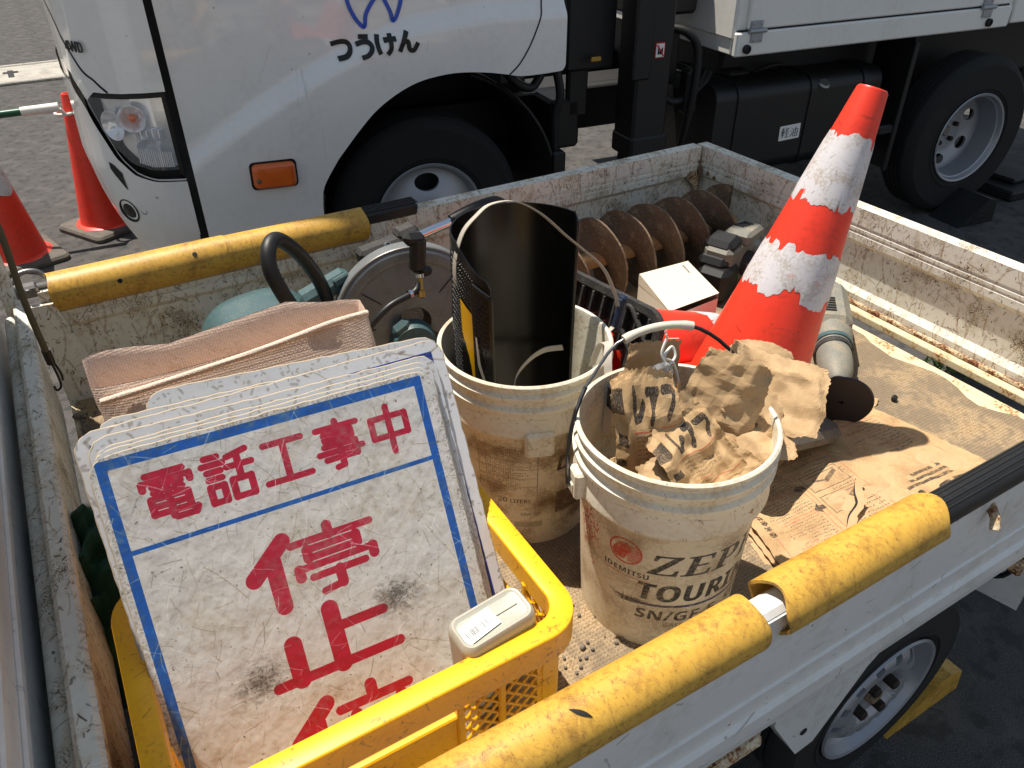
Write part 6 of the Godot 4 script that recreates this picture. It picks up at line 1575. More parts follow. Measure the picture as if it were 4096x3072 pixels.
func crate():
	var c := Vector3(0.2885, 0.002, -0.2525)
	var t := thing("plastic_crate", "yellow plastic lattice crate holding the stacked signs", "crate", c)
	var hh := 0.29
	var ring := func(w: float, d: float, r: float, y: float) -> PackedVector3Array:
		var o := rounded(w, d, r, 8); var row := PackedVector3Array()
		for i in o.size() + 1: row.append(Vector3(o[i % o.size()].x, y, o[i % o.size()].y))
		return row
	var b := MB.new()
	b.grid([ring.call(0.517, 0.352, 0.055, hh - 0.004), ring.call(0.514, 0.349, 0.053, hh), ring.call(0.464, 0.299, 0.035, hh), ring.call(0.460, 0.295, 0.033, hh - 0.005)], true)
	b.grid([ring.call(0.517, 0.352, 0.055, hh - 0.004), ring.call(0.517, 0.352, 0.055, hh - 0.046)], true); b.grid([ring.call(0.510, 0.345, 0.052, hh - 0.046), ring.call(0.510, 0.345, 0.052, hh - 0.004)], true); b.grid([ring.call(0.517, 0.352, 0.055, hh - 0.046), ring.call(0.510, 0.345, 0.052, hh - 0.046)], true)
	b.grid([ring.call(0.460, 0.295, 0.033, hh - 0.004), ring.call(0.460, 0.295, 0.033, hh - 0.040)], true)
	obj("rim", b, M.crate, t)
	for q in [[-0.14, 1], [-0.02, 1], [0.10, 1], [0.19, 1], [-0.14, -1], [0.10, -1]]:
		b = MB.new(); b.cbox(Vector3(q[0], hh - 0.026, q[1] * 0.1655), Vector3(0.004, 0.036, 0.012), 0.001); obj("rim_web", b, M.crate, t)
	b = MB.new(); b.cbox(Vector3(0, 0.006, 0), Vector3(0.455, 0.012, 0.29), 0.004); obj("floor", b, M.crate, t)
	# walls: posts, handle panel with slot, lattice fields
	for w in 4:
		var long := w % 2 == 0
		var half := 0.228 if long else 0.145
		var off := 0.1495 if long else 0.232
		var xf := Transform3D(Basis(Vector3.UP, w * PI / 2), Vector3.ZERO) * Transform3D(Basis.IDENTITY, Vector3(0, 0, off))
		b = MB.new(); b.x = xf
		var hp := 0.082 if long else 0.062
		b.cbox(Vector3(0, 0.102, 0), Vector3(hp * 2, 0.176, 0.005), 0.002); b.cbox(Vector3(0, 0.014, 0), Vector3(half * 2, 0.028, 0.006), 0.002)
		for s in [-1, 1]:
			b.cbox(Vector3(s * (half - 0.012), 0.128, 0), Vector3(0.026, 0.256, 0.006), 0.002); b.cbox(Vector3(s * hp, 0.132, 0.002), Vector3(0.010, 0.25, 0.012), 0.002)
			if long: b.cbox(Vector3(s * (hp + half - 0.024) / 2, 0.13, 0.001), Vector3(0.010, 0.24, 0.009), 0.002)
		b.cbox(Vector3(0, 0.190, 0.001), Vector3(hp * 2, 0.008, 0.010), 0.002)
		obj("wall_frame", b, M.crate, t)
		for s in [-1, 1]:
			b = MB.new(); b.x = xf
			var x0: float = hp if s > 0 else -half + 0.024; var x1: float = half - 0.024 if s > 0 else -hp
			var y0 := 0.026; var y1 := 0.246
			for dirn in [-1, 1]:
				var k := -0.30
				while k < 0.34:
					# bar x = x0 + k + dirn * (y - y0) clipped to the field
					var pa := Vector2(x0 + k, y0) if dirn > 0 else Vector2(x0 + k, y1)
					var t0 := maxf(0.0, x0 - pa.x); var t1 := minf(y1 - y0, x1 - pa.x)
					if t1 - t0 > 0.004:
						var A := Vector3(pa.x + t0, pa.y + t0 * dirn, 0); var C := Vector3(pa.x + t1, pa.y + t1 * dirn, 0)
						b.tube([A, C], 0.0029, 4, false)
					k += 0.0235
			obj("lattice", b, M.crate, t)
	for s in [[1, 1], [1, -1], [-1, 1], [-1, -1]]:
		b = MB.new(); var rows := []
		for y in [0.0, hh - 0.04]:
			var row := PackedVector3Array()
			for i in 9:
				var a := PI / 2 * i / 8
				row.append(Vector3(s[0] * (0.197 + cos(a) * 0.037), y, s[1] * (0.114 + sin(a) * 0.037)))
			rows.append(row)
		b.grid(rows); obj("corner_post", b, M.crate, t)
	# jug upside down in the crate
	var j := thing("plastic_jug", "milky white plastic jug upside down in the yellow crate's corner", "jug", Vector3(0.455, 0.006, -0.145)); j.rotation = Vector3(0.05, 0.06, 0.07)
	b = MB.new(); var rows := []
	for q in [[0.036, 0.036, 0.018, 0.0], [0.036, 0.036, 0.018, 0.03], [0.05, 0.044, 0.02, 0.05], [0.098, 0.050, 0.018, 0.09], [0.106, 0.058, 0.016, 0.11], [0.106, 0.058, 0.016, 0.29], [0.103, 0.055, 0.015, 0.299], [0.096, 0.048, 0.013, 0.304]]: rows.append(ring.call(q[0], q[1], q[2], q[3]))
	b.grid(rows, true)
	rows = []
	for q in [[0.096, 0.048, 0.013, 0.304], [0.088, 0.040, 0.010, 0.304], [0.086, 0.038, 0.009, 0.3005], [0.001, 0.0005, 0.0002, 0.3005]]: rows.append(ring.call(q[0], q[1], q[2], q[3]))
	b.grid(rows, true)
	obj("bottle", b, M.jug, j)
	b = MB.new(); b.cbox(Vector3(-0.005, 0.3015, 0.0), Vector3(0.084, 0.0012, 0.0016), 0.0004); obj("mould_seam", b, M.jug, j)
	var lab := Pic.new(256, 128, Color(0.93, 0.93, 0.92)); var x := 24
	while x < 190:
		var ww := 2 + rng.randi() % 4; lab.rect(Rect2(x, 50, ww, 46), Color(0.1, 0.1, 0.1)); x += ww + 2 + rng.randi() % 4
	type(lab, "2 00701", Vector2(40, 42), 24, Color(0.1, 0.1, 0.1), "Droid Sans", false); type(lab, "1L", Vector2(200, 90), 26, Color(0.1, 0.1, 0.1)); type(lab, "1810", Vector2(120, 120), 18, Color(0.1, 0.1, 0.1), "Droid Sans", false)
	b = MB.new(); b.quad(Vector3(-0.044, 0.3026, 0.018), Vector3(-0.046, 0.3026, -0.010), Vector3(0.004, 0.3026, -0.016), Vector3(0.006, 0.3026, 0.012), Rect2(0, 0, 1, 1)); obj("price_label", b, mat(Color.WHITE, 0.4, 0, lab.tex()), j)

func sack():
	var t := thing("woven_sack", "pinkish beige woven sack leaning behind the sign boards", "sack", Vector3(0.30, 0.0, -0.585))
	var nz := FastNoiseLite.new(); nz.seed = 4; nz.frequency = 4.0; nz.fractal_octaves = 3
	var b := MB.new(); var rows := []
	var n := 72
	for i in 19:
		var f := i / 18.0
		var y := f * 0.455
		var row := PackedVector3Array()
		var o := rounded(1.0, 1.0, 0.28, 17)
		for j in o.size() + 1:
			var q := o[j % o.size()]
			var wd := lerpf(0.38, 0.425, f); var dp := lerpf(0.13, 0.115, f) * (1.0 - 0.35 * smoothstep(0.75, 1.0, f))
			var p3 := Vector3(q.x * wd, y, q.y * dp + lerpf(0.03, -0.105, f))
			if f > 0.8: p3.y += (f - 0.8) * ((0.075 + 0.05 * sin(q.x * 9.0)) if q.y < 0 else -0.02)
			var d := nz.get_noise_3d(p3.x * 1.3, p3.y * 2.2, p3.z * 2) * 0.020 - absf(nz.get_noise_3d(p3.x * 0.7 + p3.y * 1.6, 4.0, p3.z)) * 0.022
			p3 += Vector3(q.x * 0.5, 0.25 * smoothstep(0.7, 1, f), q.y) * d
			row.append(p3)
		rows.append(row)
	b.grid(rows, true)
	# mouth folded in
	var inn := []
	for k in 5:
		var row := PackedVector3Array()
		for q in rows[18]:
			var cc := Vector3(0, q.y, -0.108)
			row.append(cc + (q - cc) * Vector3(1.0 - k * 0.02, 1, [0.96, 0.72, 0.6, 0.5, 0.2][k]) - Vector3(0, [0.0, 0.012, 0.04, 0.09, 0.12][k], 0))
		inn.append(row)
	b.grid(inn, true)
	obj("cloth_body", b, M.sack, t)
	b = MB.new(); b.tube(curve([Vector3(-0.205, 0.438, -0.062), Vector3(-0.10, 0.446, -0.056), Vector3(0.03, 0.452, -0.060), Vector3(0.14, 0.462, -0.064), Vector3(0.205, 0.458, -0.072)], 6), 0.005, 6); obj("hem", b, M.sack, t)
	# green cloth beside it
	var g := obj("green_cloth", crumpled(0.30, 0.30, 1.3, 0.03, 51, 0.0, 30, 30), M.green, null, Transform3D(Basis.from_euler(Vector3(-1.1, 0.4, -0.2)), Vector3(0.085, 0.11, -0.66)))
	g.mesh = smooth_cloth(0.30, 0.34, 51)
	tag(g, "dark green tarpaulin fold between the cab panel and the crate", "tarpaulin")

func smooth_cloth(w: float, h: float, sd: int) -> ArrayMesh:
	var nz := FastNoiseLite.new(); nz.seed = sd; nz.frequency = 4.0; nz.fractal_octaves = 2
	var rows := []
	for i in 25:
		var row := PackedVector3Array()
		for j in 25:
			var s := j / 24.0 - 0.5; var f := i / 24.0 - 0.5
			row.append(Vector3(s * w, f * h, nz.get_noise_2d(s * 1.2, f * 1.2) * 0.09 - s * s * 0.45 - f * f * 0.25))
		rows.append(row)
	var b := MB.new(); b.grid(rows); return b.mesh()

func bevel_block(b: MB, poly: PackedVector2Array, z0: float, z1: float, inset: float, dz: float):
	var c := Vector2.ZERO
	for q in poly: c += q / poly.size()
	var rows := []
	for k in [[0.0, z0], [0.55, z0], [0.9, z0 + dz * 0.25], [1.0, z0 + dz], [1.0, z1 - dz], [0.9, z1 - dz * 0.25], [0.55, z1], [0.0, z1]]:
		var row := PackedVector3Array()
		for i in poly.size() + 1:
			var q := poly[i % poly.size()]
			var d := (q - c)
			var s: float = k[0] if k[0] < 0.6 else 1.0 - (1.0 - k[0]) * inset * 10.0 / maxf(d.length() * 10.0, 0.2)
			row.append(Vector3(c.x + d.x * s, c.y + d.y * s, k[1]))
		rows.append(row)
	b.grid(rows, true)

func smooth_poly(pts: Array) -> PackedVector2Array:
	var v := []
	for q in pts: v.append(Vector2(q[0], q[1]))
	var n := v.size(); var ext := [v[n - 1]] + v + [v[0], v[1]]
	var c := curve(ext, 5)
	return PackedVector2Array(c.slice(5, 5 + n * 5))

func tools():
	# engine cutter
	var t := thing("concrete_cutter", "teal power cutter with black loop handle and grey blade guard", "power cutter", Vector3(0.0, 0, 0.0))
	var b := MB.new()
	bevel_block(b, smooth_poly([[0.295, 0.02], [0.295, 0.12], [0.312, 0.195], [0.35, 0.236], [0.41, 0.252], [0.48, 0.252], [0.53, 0.228], [0.56, 0.17], [0.565, 0.08], [0.55, 0.01], [0.42, 0.0]]), -1.25, -1.07, 0.012, 0.03)
	var body := obj("engine_cover", b, M.teal, t)
	b = MB.new(); bevel_block(b, smooth_poly([[0.33, 0.05], [0.34, 0.175], [0.40, 0.232], [0.47, 0.225], [0.52, 0.175], [0.52, 0.06], [0.43, 0.03]]), -1.07, -1.035, 0.014, 0.016); obj("side_cover", b, M.teal, body)
	b = MB.new(); b.x = Transform3D(Basis(Vector3.RIGHT, 0.9), Vector3(0.405, 0.257, -1.088)); b.lathe([Vector2(0.0085, 0), Vector2(0.008, 0.004), Vector2(0.004, 0.005), Vector2(0.0001, 0.003)], 14); obj("screw", b, M.steel, body)
	b = MB.new(); b.tube(curve([Vector3(0.31, 0.205, -1.072), Vector3(0.37, 0.238, -1.066), Vector3(0.44, 0.247, -1.064), Vector3(0.52, 0.22, -1.068)], 6), 0.0022, 5); b.tube(curve([Vector3(0.37, 0.18, -1.037), Vector3(0.41, 0.196, -1.034), Vector3(0.47, 0.195, -1.034)], 6), 0.004, 6); obj("cover_seam", b, M.dark, body)
	b = MB.new(); b.cbox(Vector3(0.585, 0.245, -1.18), Vector3(0.13, 0.045, 0.05), 0.012, Basis(Vector3.BACK, 0.32)); b.cbox(Vector3(0.62, 0.27, -1.155), Vector3(0.04, 0.022, 0.012), 0.004, Basis(Vector3.BACK, 0.3)); b.cbox(Vector3(0.64, 0.10, -1.14), Vector3(0.20, 0.16, 0.05), 0.02); obj("cutting_arm", b, M.teal, t)
	b = MB.new(); b.tube(curve([Vector3(0.50, 0.19, -1.03), Vector3(0.478, 0.28, -1.008), Vector3(0.452, 0.35, -1.006), Vector3(0.440, 0.402, -1.018), Vector3(0.450, 0.435, -1.04), Vector3(0.476, 0.436, -1.07), Vector3(0.518, 0.385, -1.11), Vector3(0.558, 0.31, -1.145), Vector3(0.580, 0.24, -1.16), Vector3(0.585, 0.16, -1.16)], 7), 0.0155, 16); obj("loop_handle", b, M.black, t)
	# blade guard: thin dish over the upper part of the blade
	var gc := Vector3(0.757, 0.158, -1.075)
	var nrm := Vector3(-0.20, 0.10, 0.97).normalized(); var gx := axis(gc, gc + nrm)
	var ul := gx.basis.inverse() * Vector3.UP; var ua := atan2(ul.z, ul.x)
	b = MB.new(); b.x = gx
	b.lathe([Vector2(0.040, 0.006), Vector2(0.080, 0.006), Vector2(0.090, 0.0), Vector2(0.146, -0.002), Vector2(0.152, 0.003), Vector2(0.170, 0.003), Vector2(0.179, -0.003), Vector2(0.183, -0.014), Vector2(0.183, -0.046)], 72, ua - 2.15, ua + 2.15, 40)
	var gd := obj("blade_guard", b, M.guard, t)
	b = MB.new(); b.x = gx; var lp := []
	for i in 61:
		var an := ua - 2.15 + 4.3 * i / 60.0
		lp.append(Vector3(cos(an) * 0.1815, -0.004, sin(an) * 0.1815))
	b.tube(lp, 0.0028, 6, false); obj("guard_rim", b, M.steel, gd)
	b = MB.new(); b.x = gx; b.lathe([Vector2(0.03, -0.03), Vector2(0.150, -0.03), Vector2(0.150, -0.034), Vector2(0.03, -0.034)], 60); obj("blade", b, M.rust, t)
	b = MB.new(); b.x = gx
	for a in [1.2, 1.9, 3.6, 4.3]: b.tube([Vector3(cos(ua + a - 2.8) * 0.092, 0.001, sin(ua + a - 2.8) * 0.092), Vector3(cos(ua + a - 2.8) * 0.145, 0.001, sin(ua + a - 2.8) * 0.145)], 0.0012, 4)
	obj("guard_crease", b, M.dark, gd)
	gx = Transform3D(gx.basis, gc + Vector3(-0.012, -0.042, 0.004))
	b = MB.new(); b.x = gx; b.lathe([Vector2(0.055, 0.004), Vector2(0.055, 0.03), Vector2(0.048, 0.044), Vector2(0.03, 0.048), Vector2(0.0001, 0.048)], 32); b.cbox(Vector3(0.0, 0.026, 0.0), Vector3(0.14, 0.03, 0.05), 0.012, Basis(Vector3.UP, 0.5)); var hub := obj("hub_cover", b, M.teal, t)
	b = MB.new(); b.x = gx; b.lathe([Vector2(0.016, 0.046), Vector2(0.016, 0.056), Vector2(0.010, 0.060), Vector2(0.0001, 0.058)], 6, 0, TAU, 20); b.x = gx * Transform3D(Basis.IDENTITY, Vector3(-0.045, 0.03, 0.035)); b.lathe([Vector2(0.015, 0), Vector2(0.015, 0.02), Vector2(0.010, 0.024), Vector2(0.0001, 0.022)], 12); obj("hub_bolt", b, M.dark, hub)
	# water valve and hose on the guard
	b = MB.new(); b.cbox(Vector3(0.762, 0.348, -1.035), Vector3(0.036, 0.085, 0.030), 0.010, Basis(Vector3.BACK, -0.1)); b.cbox(Vector3(0.756, 0.385, -1.038), Vector3(0.050, 0.030, 0.032), 0.011, Basis(Vector3.BACK, -0.15)); b.cbox(Vector3(0.775, 0.305, -1.03), Vector3(0.03, 0.022, 0.02), 0.006); obj("water_valve", b, M.black, t)
	b = MB.new(); b.tube(curve([Vector3(0.60, 0.195, -1.01), Vector3(0.635, 0.235, -1.00), Vector3(0.675, 0.262, -1.00), Vector3(0.735, 0.272, -1.01), Vector3(0.752, 0.285, -1.02)], 7), 0.0075, 10); obj("water_hose", b, M.cable, t)
	b = MB.new(); b.x = axis(Vector3(0.750, 0.258, -1.006), Vector3(0.757, 0.29, -1.02)); b.lathe([Vector2(0.0001, -0.004), Vector2(0.010, 0.0), Vector2(0.010, 0.014), Vector2(0.006, 0.016), Vector2(0.006, 0.045)], 6, 0, TAU, 20); obj("brass_fitting", b, M.brass, t)
	b = MB.new(); b.x = axis(Vector3(0.722, 0.271, -1.008), Vector3(0.735, 0.273, -1.01)); b.lathe([Vector2(0.0092, 0.0), Vector2(0.0092, 0.008), Vector2(0.0075, 0.008)], 14); b.x = axis(Vector3(0.757, 0.298, -1.022), Vector3(0.758, 0.31, -1.026)); b.lathe([Vector2(0.0105, 0.0), Vector2(0.0105, 0.008), Vector2(0.0075, 0.008)], 14); obj("hose_clamp", b, M.chrome, t)

	# tool with a bright tube, lying along the far gate
	t = thing("tamping_tool", "black tool with shiny tube and bent grip against the far gate", "hand tool", Vector3.ZERO)
	b = MB.new(); b.cbox(Vector3(0.80, 0.243, -1.315), Vector3(0.16, 0.046, 0.05), 0.010, Basis(Vector3.BACK, 0.12)); b.cbox(Vector3(0.855, 0.272, -1.318), Vector3(0.06, 0.034, 0.05), 0.010, Basis(Vector3.BACK, 0.2)); b.cbox(Vector3(0.785, 0.12, -1.33), Vector3(0.07, 0.24, 0.05), 0.012)
	b.cbox(Vector3(0.865, 0.25, -1.312), Vector3(0.04, 0.05, 0.05), 0.010, Basis(Vector3.BACK, 0.12))
	var tb := obj("clamp_body", b, M.dusty_black, t)
	for q in [[0.79, 0.262, -1.288], [0.765, 0.236, -1.288]]:
		b = MB.new(); b.x = Transform3D(Basis(Vector3.RIGHT, 0.9), Vector3(q[0], q[1], q[2])); b.lathe([Vector2(0.011, 0), Vector2(0.010, 0.006), Vector2(0.006, 0.007), Vector2(0.005, 0.003), Vector2(0.0001, 0.003)], 16); obj("bolt", b, M.steel, tb)
	b = MB.new(); b.tube([Vector3(0.865, 0.252, -1.315), Vector3(0.995, 0.276, -1.315)], 0.0125, 16); obj("tube", b, M.chrome, t)
	b = MB.new(); b.tube(curve([Vector3(0.985, 0.274, -1.315), Vector3(1.03, 0.287, -1.315), Vector3(1.08, 0.297, -1.315), Vector3(1.12, 0.295, -1.32), Vector3(1.145, 0.275, -1.33), Vector3(1.15, 0.24, -1.34)], 6), 0.0185, 14); obj("grip", b, M.black, t)
	b = MB.new(); b.tube(curve([Vector3(0.985, 0.292, -1.30), Vector3(0.99, 0.262, -1.296), Vector3(0.995, 0.23, -1.30), Vector3(1.0, 0.19, -1.31), Vector3(1.0, 0.13, -1.32)], 6), 0.007, 8); obj("tie_cord", b, M.cable, t)

	# earth auger
	t = thing("auger_screw", "rusty spiral earth auger lying in the far corner of the bed", "auger", Vector3(1.26, 0.124, -1.185))
	var turns := 6.0; var pitch := 0.100; var n := int(turns * 40)
	for side in 1:
		b = MB.new(); var r0 := []; var r1 := []
		for i in n + 1:
			var a := TAU * turns * i / n; var xx := pitch * turns * i / n
			var R := 0.119 * (0.62 + 0.38 * smoothstep(0.0, 0.9, i / 40.0)) + 0.0015 * sin(a * 5.3)
			var row0 := PackedVector3Array(); var row1 := PackedVector3Array()
			for k in 6:
				var r := lerpf(0.02, R, k / 5.0)
				row0.append(Vector3(xx - 0.003, cos(a) * r, sin(a) * r)); row1.append(Vector3(xx + 0.003, cos(a) * r, sin(a) * r))
			r0.append(row0); r1.append(row1)
		b.grid(r0); b.grid(r1)
		var e0 := []; for i in n + 1: e0.append(PackedVector3Array([r0[i][5], r1[i][5]]))
		b.grid(e0)
		obj("spiral_blade", b, M.rust, t)
		b = MB.new()
		for k in 3:
			var e1 := []
			for i in 14:
				var row := PackedVector3Array(); var a := TAU * (k * 2 + 0.55) + i * 0.09
				for m in 4: row.append(Vector3(pitch * a / TAU - 0.0045, cos(a) * (0.072 + m * 0.012 + 0.006 * sin(i * 1.7 + k)), sin(a) * (0.072 + m * 0.012 + 0.006 * sin(i * 1.7 + k))))
				e1.append(row)
			b.grid(e1)
		obj("clay_crust", b, M.clay, t)
	b = MB.new(); b.tube([Vector3(-0.06, 0, 0), Vector3(0.3, 0, 0), Vector3(0.62, 0, 0)], 0.024, 18); obj("shaft", b, M.clay, t)

	# carton
	t = thing("carton", "small white cardboard box with a lifted flap beside the auger", "carton", Vector3(1.468, 0.0, -0.954)); t.rotation.y = -0.02
	var sk := Vector3(-0.060, 0, 0.196)
	var A := Vector3(-0.050, 0.118, -0.103); var Bq := Vector3(0.111, 0.122, -0.093); var Cq := Vector3(0.051, 0.122, 0.100); var Dq := Vector3(-0.110, 0.112, 0.100)
	var dn := Vector3(0, -0.110, 0)
	b = MB.new(); b.quad(A, Bq, Bq + dn, A + dn); b.quad(Bq, Cq, Cq + dn, Bq + dn); b.quad(Cq + Vector3(0, -0.012, 0), Dq + Vector3(0, -0.014, 0), Dq + dn, Cq + dn); b.quad(Dq, A, A + dn, Dq + dn); b.quad(A + dn, Bq + dn, Cq + dn, Dq + dn); obj("tray", b, M.card, t)
	b = MB.new(); b.x = Transform3D.IDENTITY
	var up := Vector3(0, 0.003, 0)
	b.quad(A, Dq + up * 2 + Vector3(-0.002, 0, 0.002), Cq + Vector3(0, 0.004, 0.001), Bq); b.quad(A - up * 0.4, Bq - up * 0.4, Cq + Vector3(0, 0.0028, 0.001), Dq + up * 1.6 + Vector3(-0.002, 0, 0.002))
	b.quad(Dq + up * 2, Dq + up * 2 + Vector3(0.004, -0.03, 0.004), A + Vector3(-0.001, -0.03, 0), A + Vector3(-0.0015, 0, 0))
	obj("lid", b, M.card, t)
	var tm := TextMesh.new(); tm.text = "recta-blade"; tm.font_size = 8; tm.pixel_size = 0.0011; tm.depth = 0.0003
	obj("lettering", tm, M.guard, t, Transform3D(Basis(Vector3(0.30, 0, -0.95).normalized(), Vector3(-0.95, 0, -0.30).normalized(), Vector3.UP), Vector3(0.072, 0.1235, -0.055)))

	# battery drill with a disc
	t = thing("power_drill", "dusty battery drill with a round steel disc lying by the tailgate", "power drill", Vector3.ZERO)
	var d0 := Vector3(1.472, 0.069, -0.410); var d1 := Vector3(1.86, 0.088, -0.80)
	var ax := axis(d0, d1)
	b = MB.new(); b.x = axis(d0, d1 + Vector3(0.02, 0.05, 0)); b.lathe([Vector2(0.0055, -0.001), Vector2(0.007, -0.003), Vector2(0.067, -0.003), Vector2(0.069, 0.0), Vector2(0.069, 0.003), Vector2(0.066, 0.005), Vector2(0.012, 0.006), Vector2(0.010, 0.006)], 56); b.lathe([Vector2(0.0055, -0.001), Vector2(0.0050, 0.004), Vector2(0.0001, 0.004)], 14)
	obj("disc", b, M.disc, t)
	b = MB.new(); b.x = ax; b.lathe([Vector2(0.010, 0.004), Vector2(0.010, 0.10)], 16); obj("spindle", b, M.steel, t)
	b = MB.new(); b.x = ax; b.lathe([Vector2(0.008, 0.074), Vector2(0.020, 0.072), Vector2(0.026, 0.080), Vector2(0.037, 0.115), Vector2(0.040, 0.15), Vector2(0.040, 0.185), Vector2(0.038, 0.198)], 36); var ch := obj("chuck", b, M.dusty_grey, t)
	b = MB.new(); b.x = ax; b.lathe([Vector2(0.0415, 0.19), Vector2(0.0425, 0.197), Vector2(0.0425, 0.206), Vector2(0.0405, 0.21)], 36); obj("torque_ring", b, M.dusty_black, ch)
	b = MB.new(); b.x = ax; b.lathe([Vector2(0.041, 0.208), Vector2(0.044, 0.215), Vector2(0.044, 0.232), Vector2(0.046, 0.236), Vector2(0.050, 0.27), Vector2(0.052, 0.33), Vector2(0.052, 0.42), Vector2(0.045, 0.48), Vector2(0.03, 0.50), Vector2(0.0001, 0.503)], 30); b.cbox(Vector3(0.012, 0.36, 0.0), Vector3(0.09, 0.20, 0.09), 0.02); var gb := obj("motor_housing", b, M.dusty_grey, t)
	b = MB.new(); b.x = ax; b.lathe([Vector2(0.0455, 0.212), Vector2(0.0460, 0.216), Vector2(0.0460, 0.226), Vector2(0.0450, 0.228)], 36); obj("collar_ring", b, M.teal, gb)
	b = MB.new(); b.x = ax
	for k in 6: b.cbox(Vector3(0.059, 0.30 + k * 0.012, 0.01), Vector3(0.003, 0.005, 0.03), 0.001)
	obj("vent", b, M.dark, gb)
	b = MB.new(); b.tube(curve([Vector3(1.80, 0.075, -0.76), Vector3(1.795, 0.08, -0.86), Vector3(1.78, 0.085, -0.96), Vector3(1.765, 0.085, -1.02)], 5), [0.034, 0.033, 0.031, 0.030, 0.029, 0.029, 0.029, 0.030, 0.031, 0.032, 0.033, 0.034, 0.036, 0.038, 0.040, 0.042], 14); obj("handle", b, M.dusty_black, t)
	b = MB.new(); b.cbox(Vector3(1.725, 0.095, -1.035), Vector3(0.165, 0.13, 0.085), 0.014, Basis(Vector3.UP, 0.35)); b.cbox(Vector3(1.775, 0.165, -1.035), Vector3(0.10, 0.04, 0.08), 0.010, Basis(Vector3.UP, 0.35)); var bt := obj("battery_base", b, M.dusty_grey, t)
	b = MB.new(); b.cbox(Vector3(1.69, 0.158, -1.028), Vector3(0.075, 0.042, 0.088), 0.014, Basis(Vector3.UP, 0.35) * Basis(Vector3.BACK, 0.15)); b.cbox(Vector3(1.665, 0.118, -1.020), Vector3(0.075, 0.042, 0.088), 0.014, Basis(Vector3.UP, 0.35) * Basis(Vector3.BACK, 0.25)); b.cbox(Vector3(1.66, 0.06, -1.0), Vector3(0.10, 0.10, 0.09), 0.014, Basis(Vector3.UP, 0.35)); obj("battery_pack", b, M.black, t)
	b = MB.new()
	for k in 5: b.cbox(Vector3(1.762 + k * 0.009, 0.187, -1.045), Vector3(0.004, 0.004, 0.03), 0.001, Basis(Vector3.UP, 0.35))
	obj("vent", b, M.dark, bt)

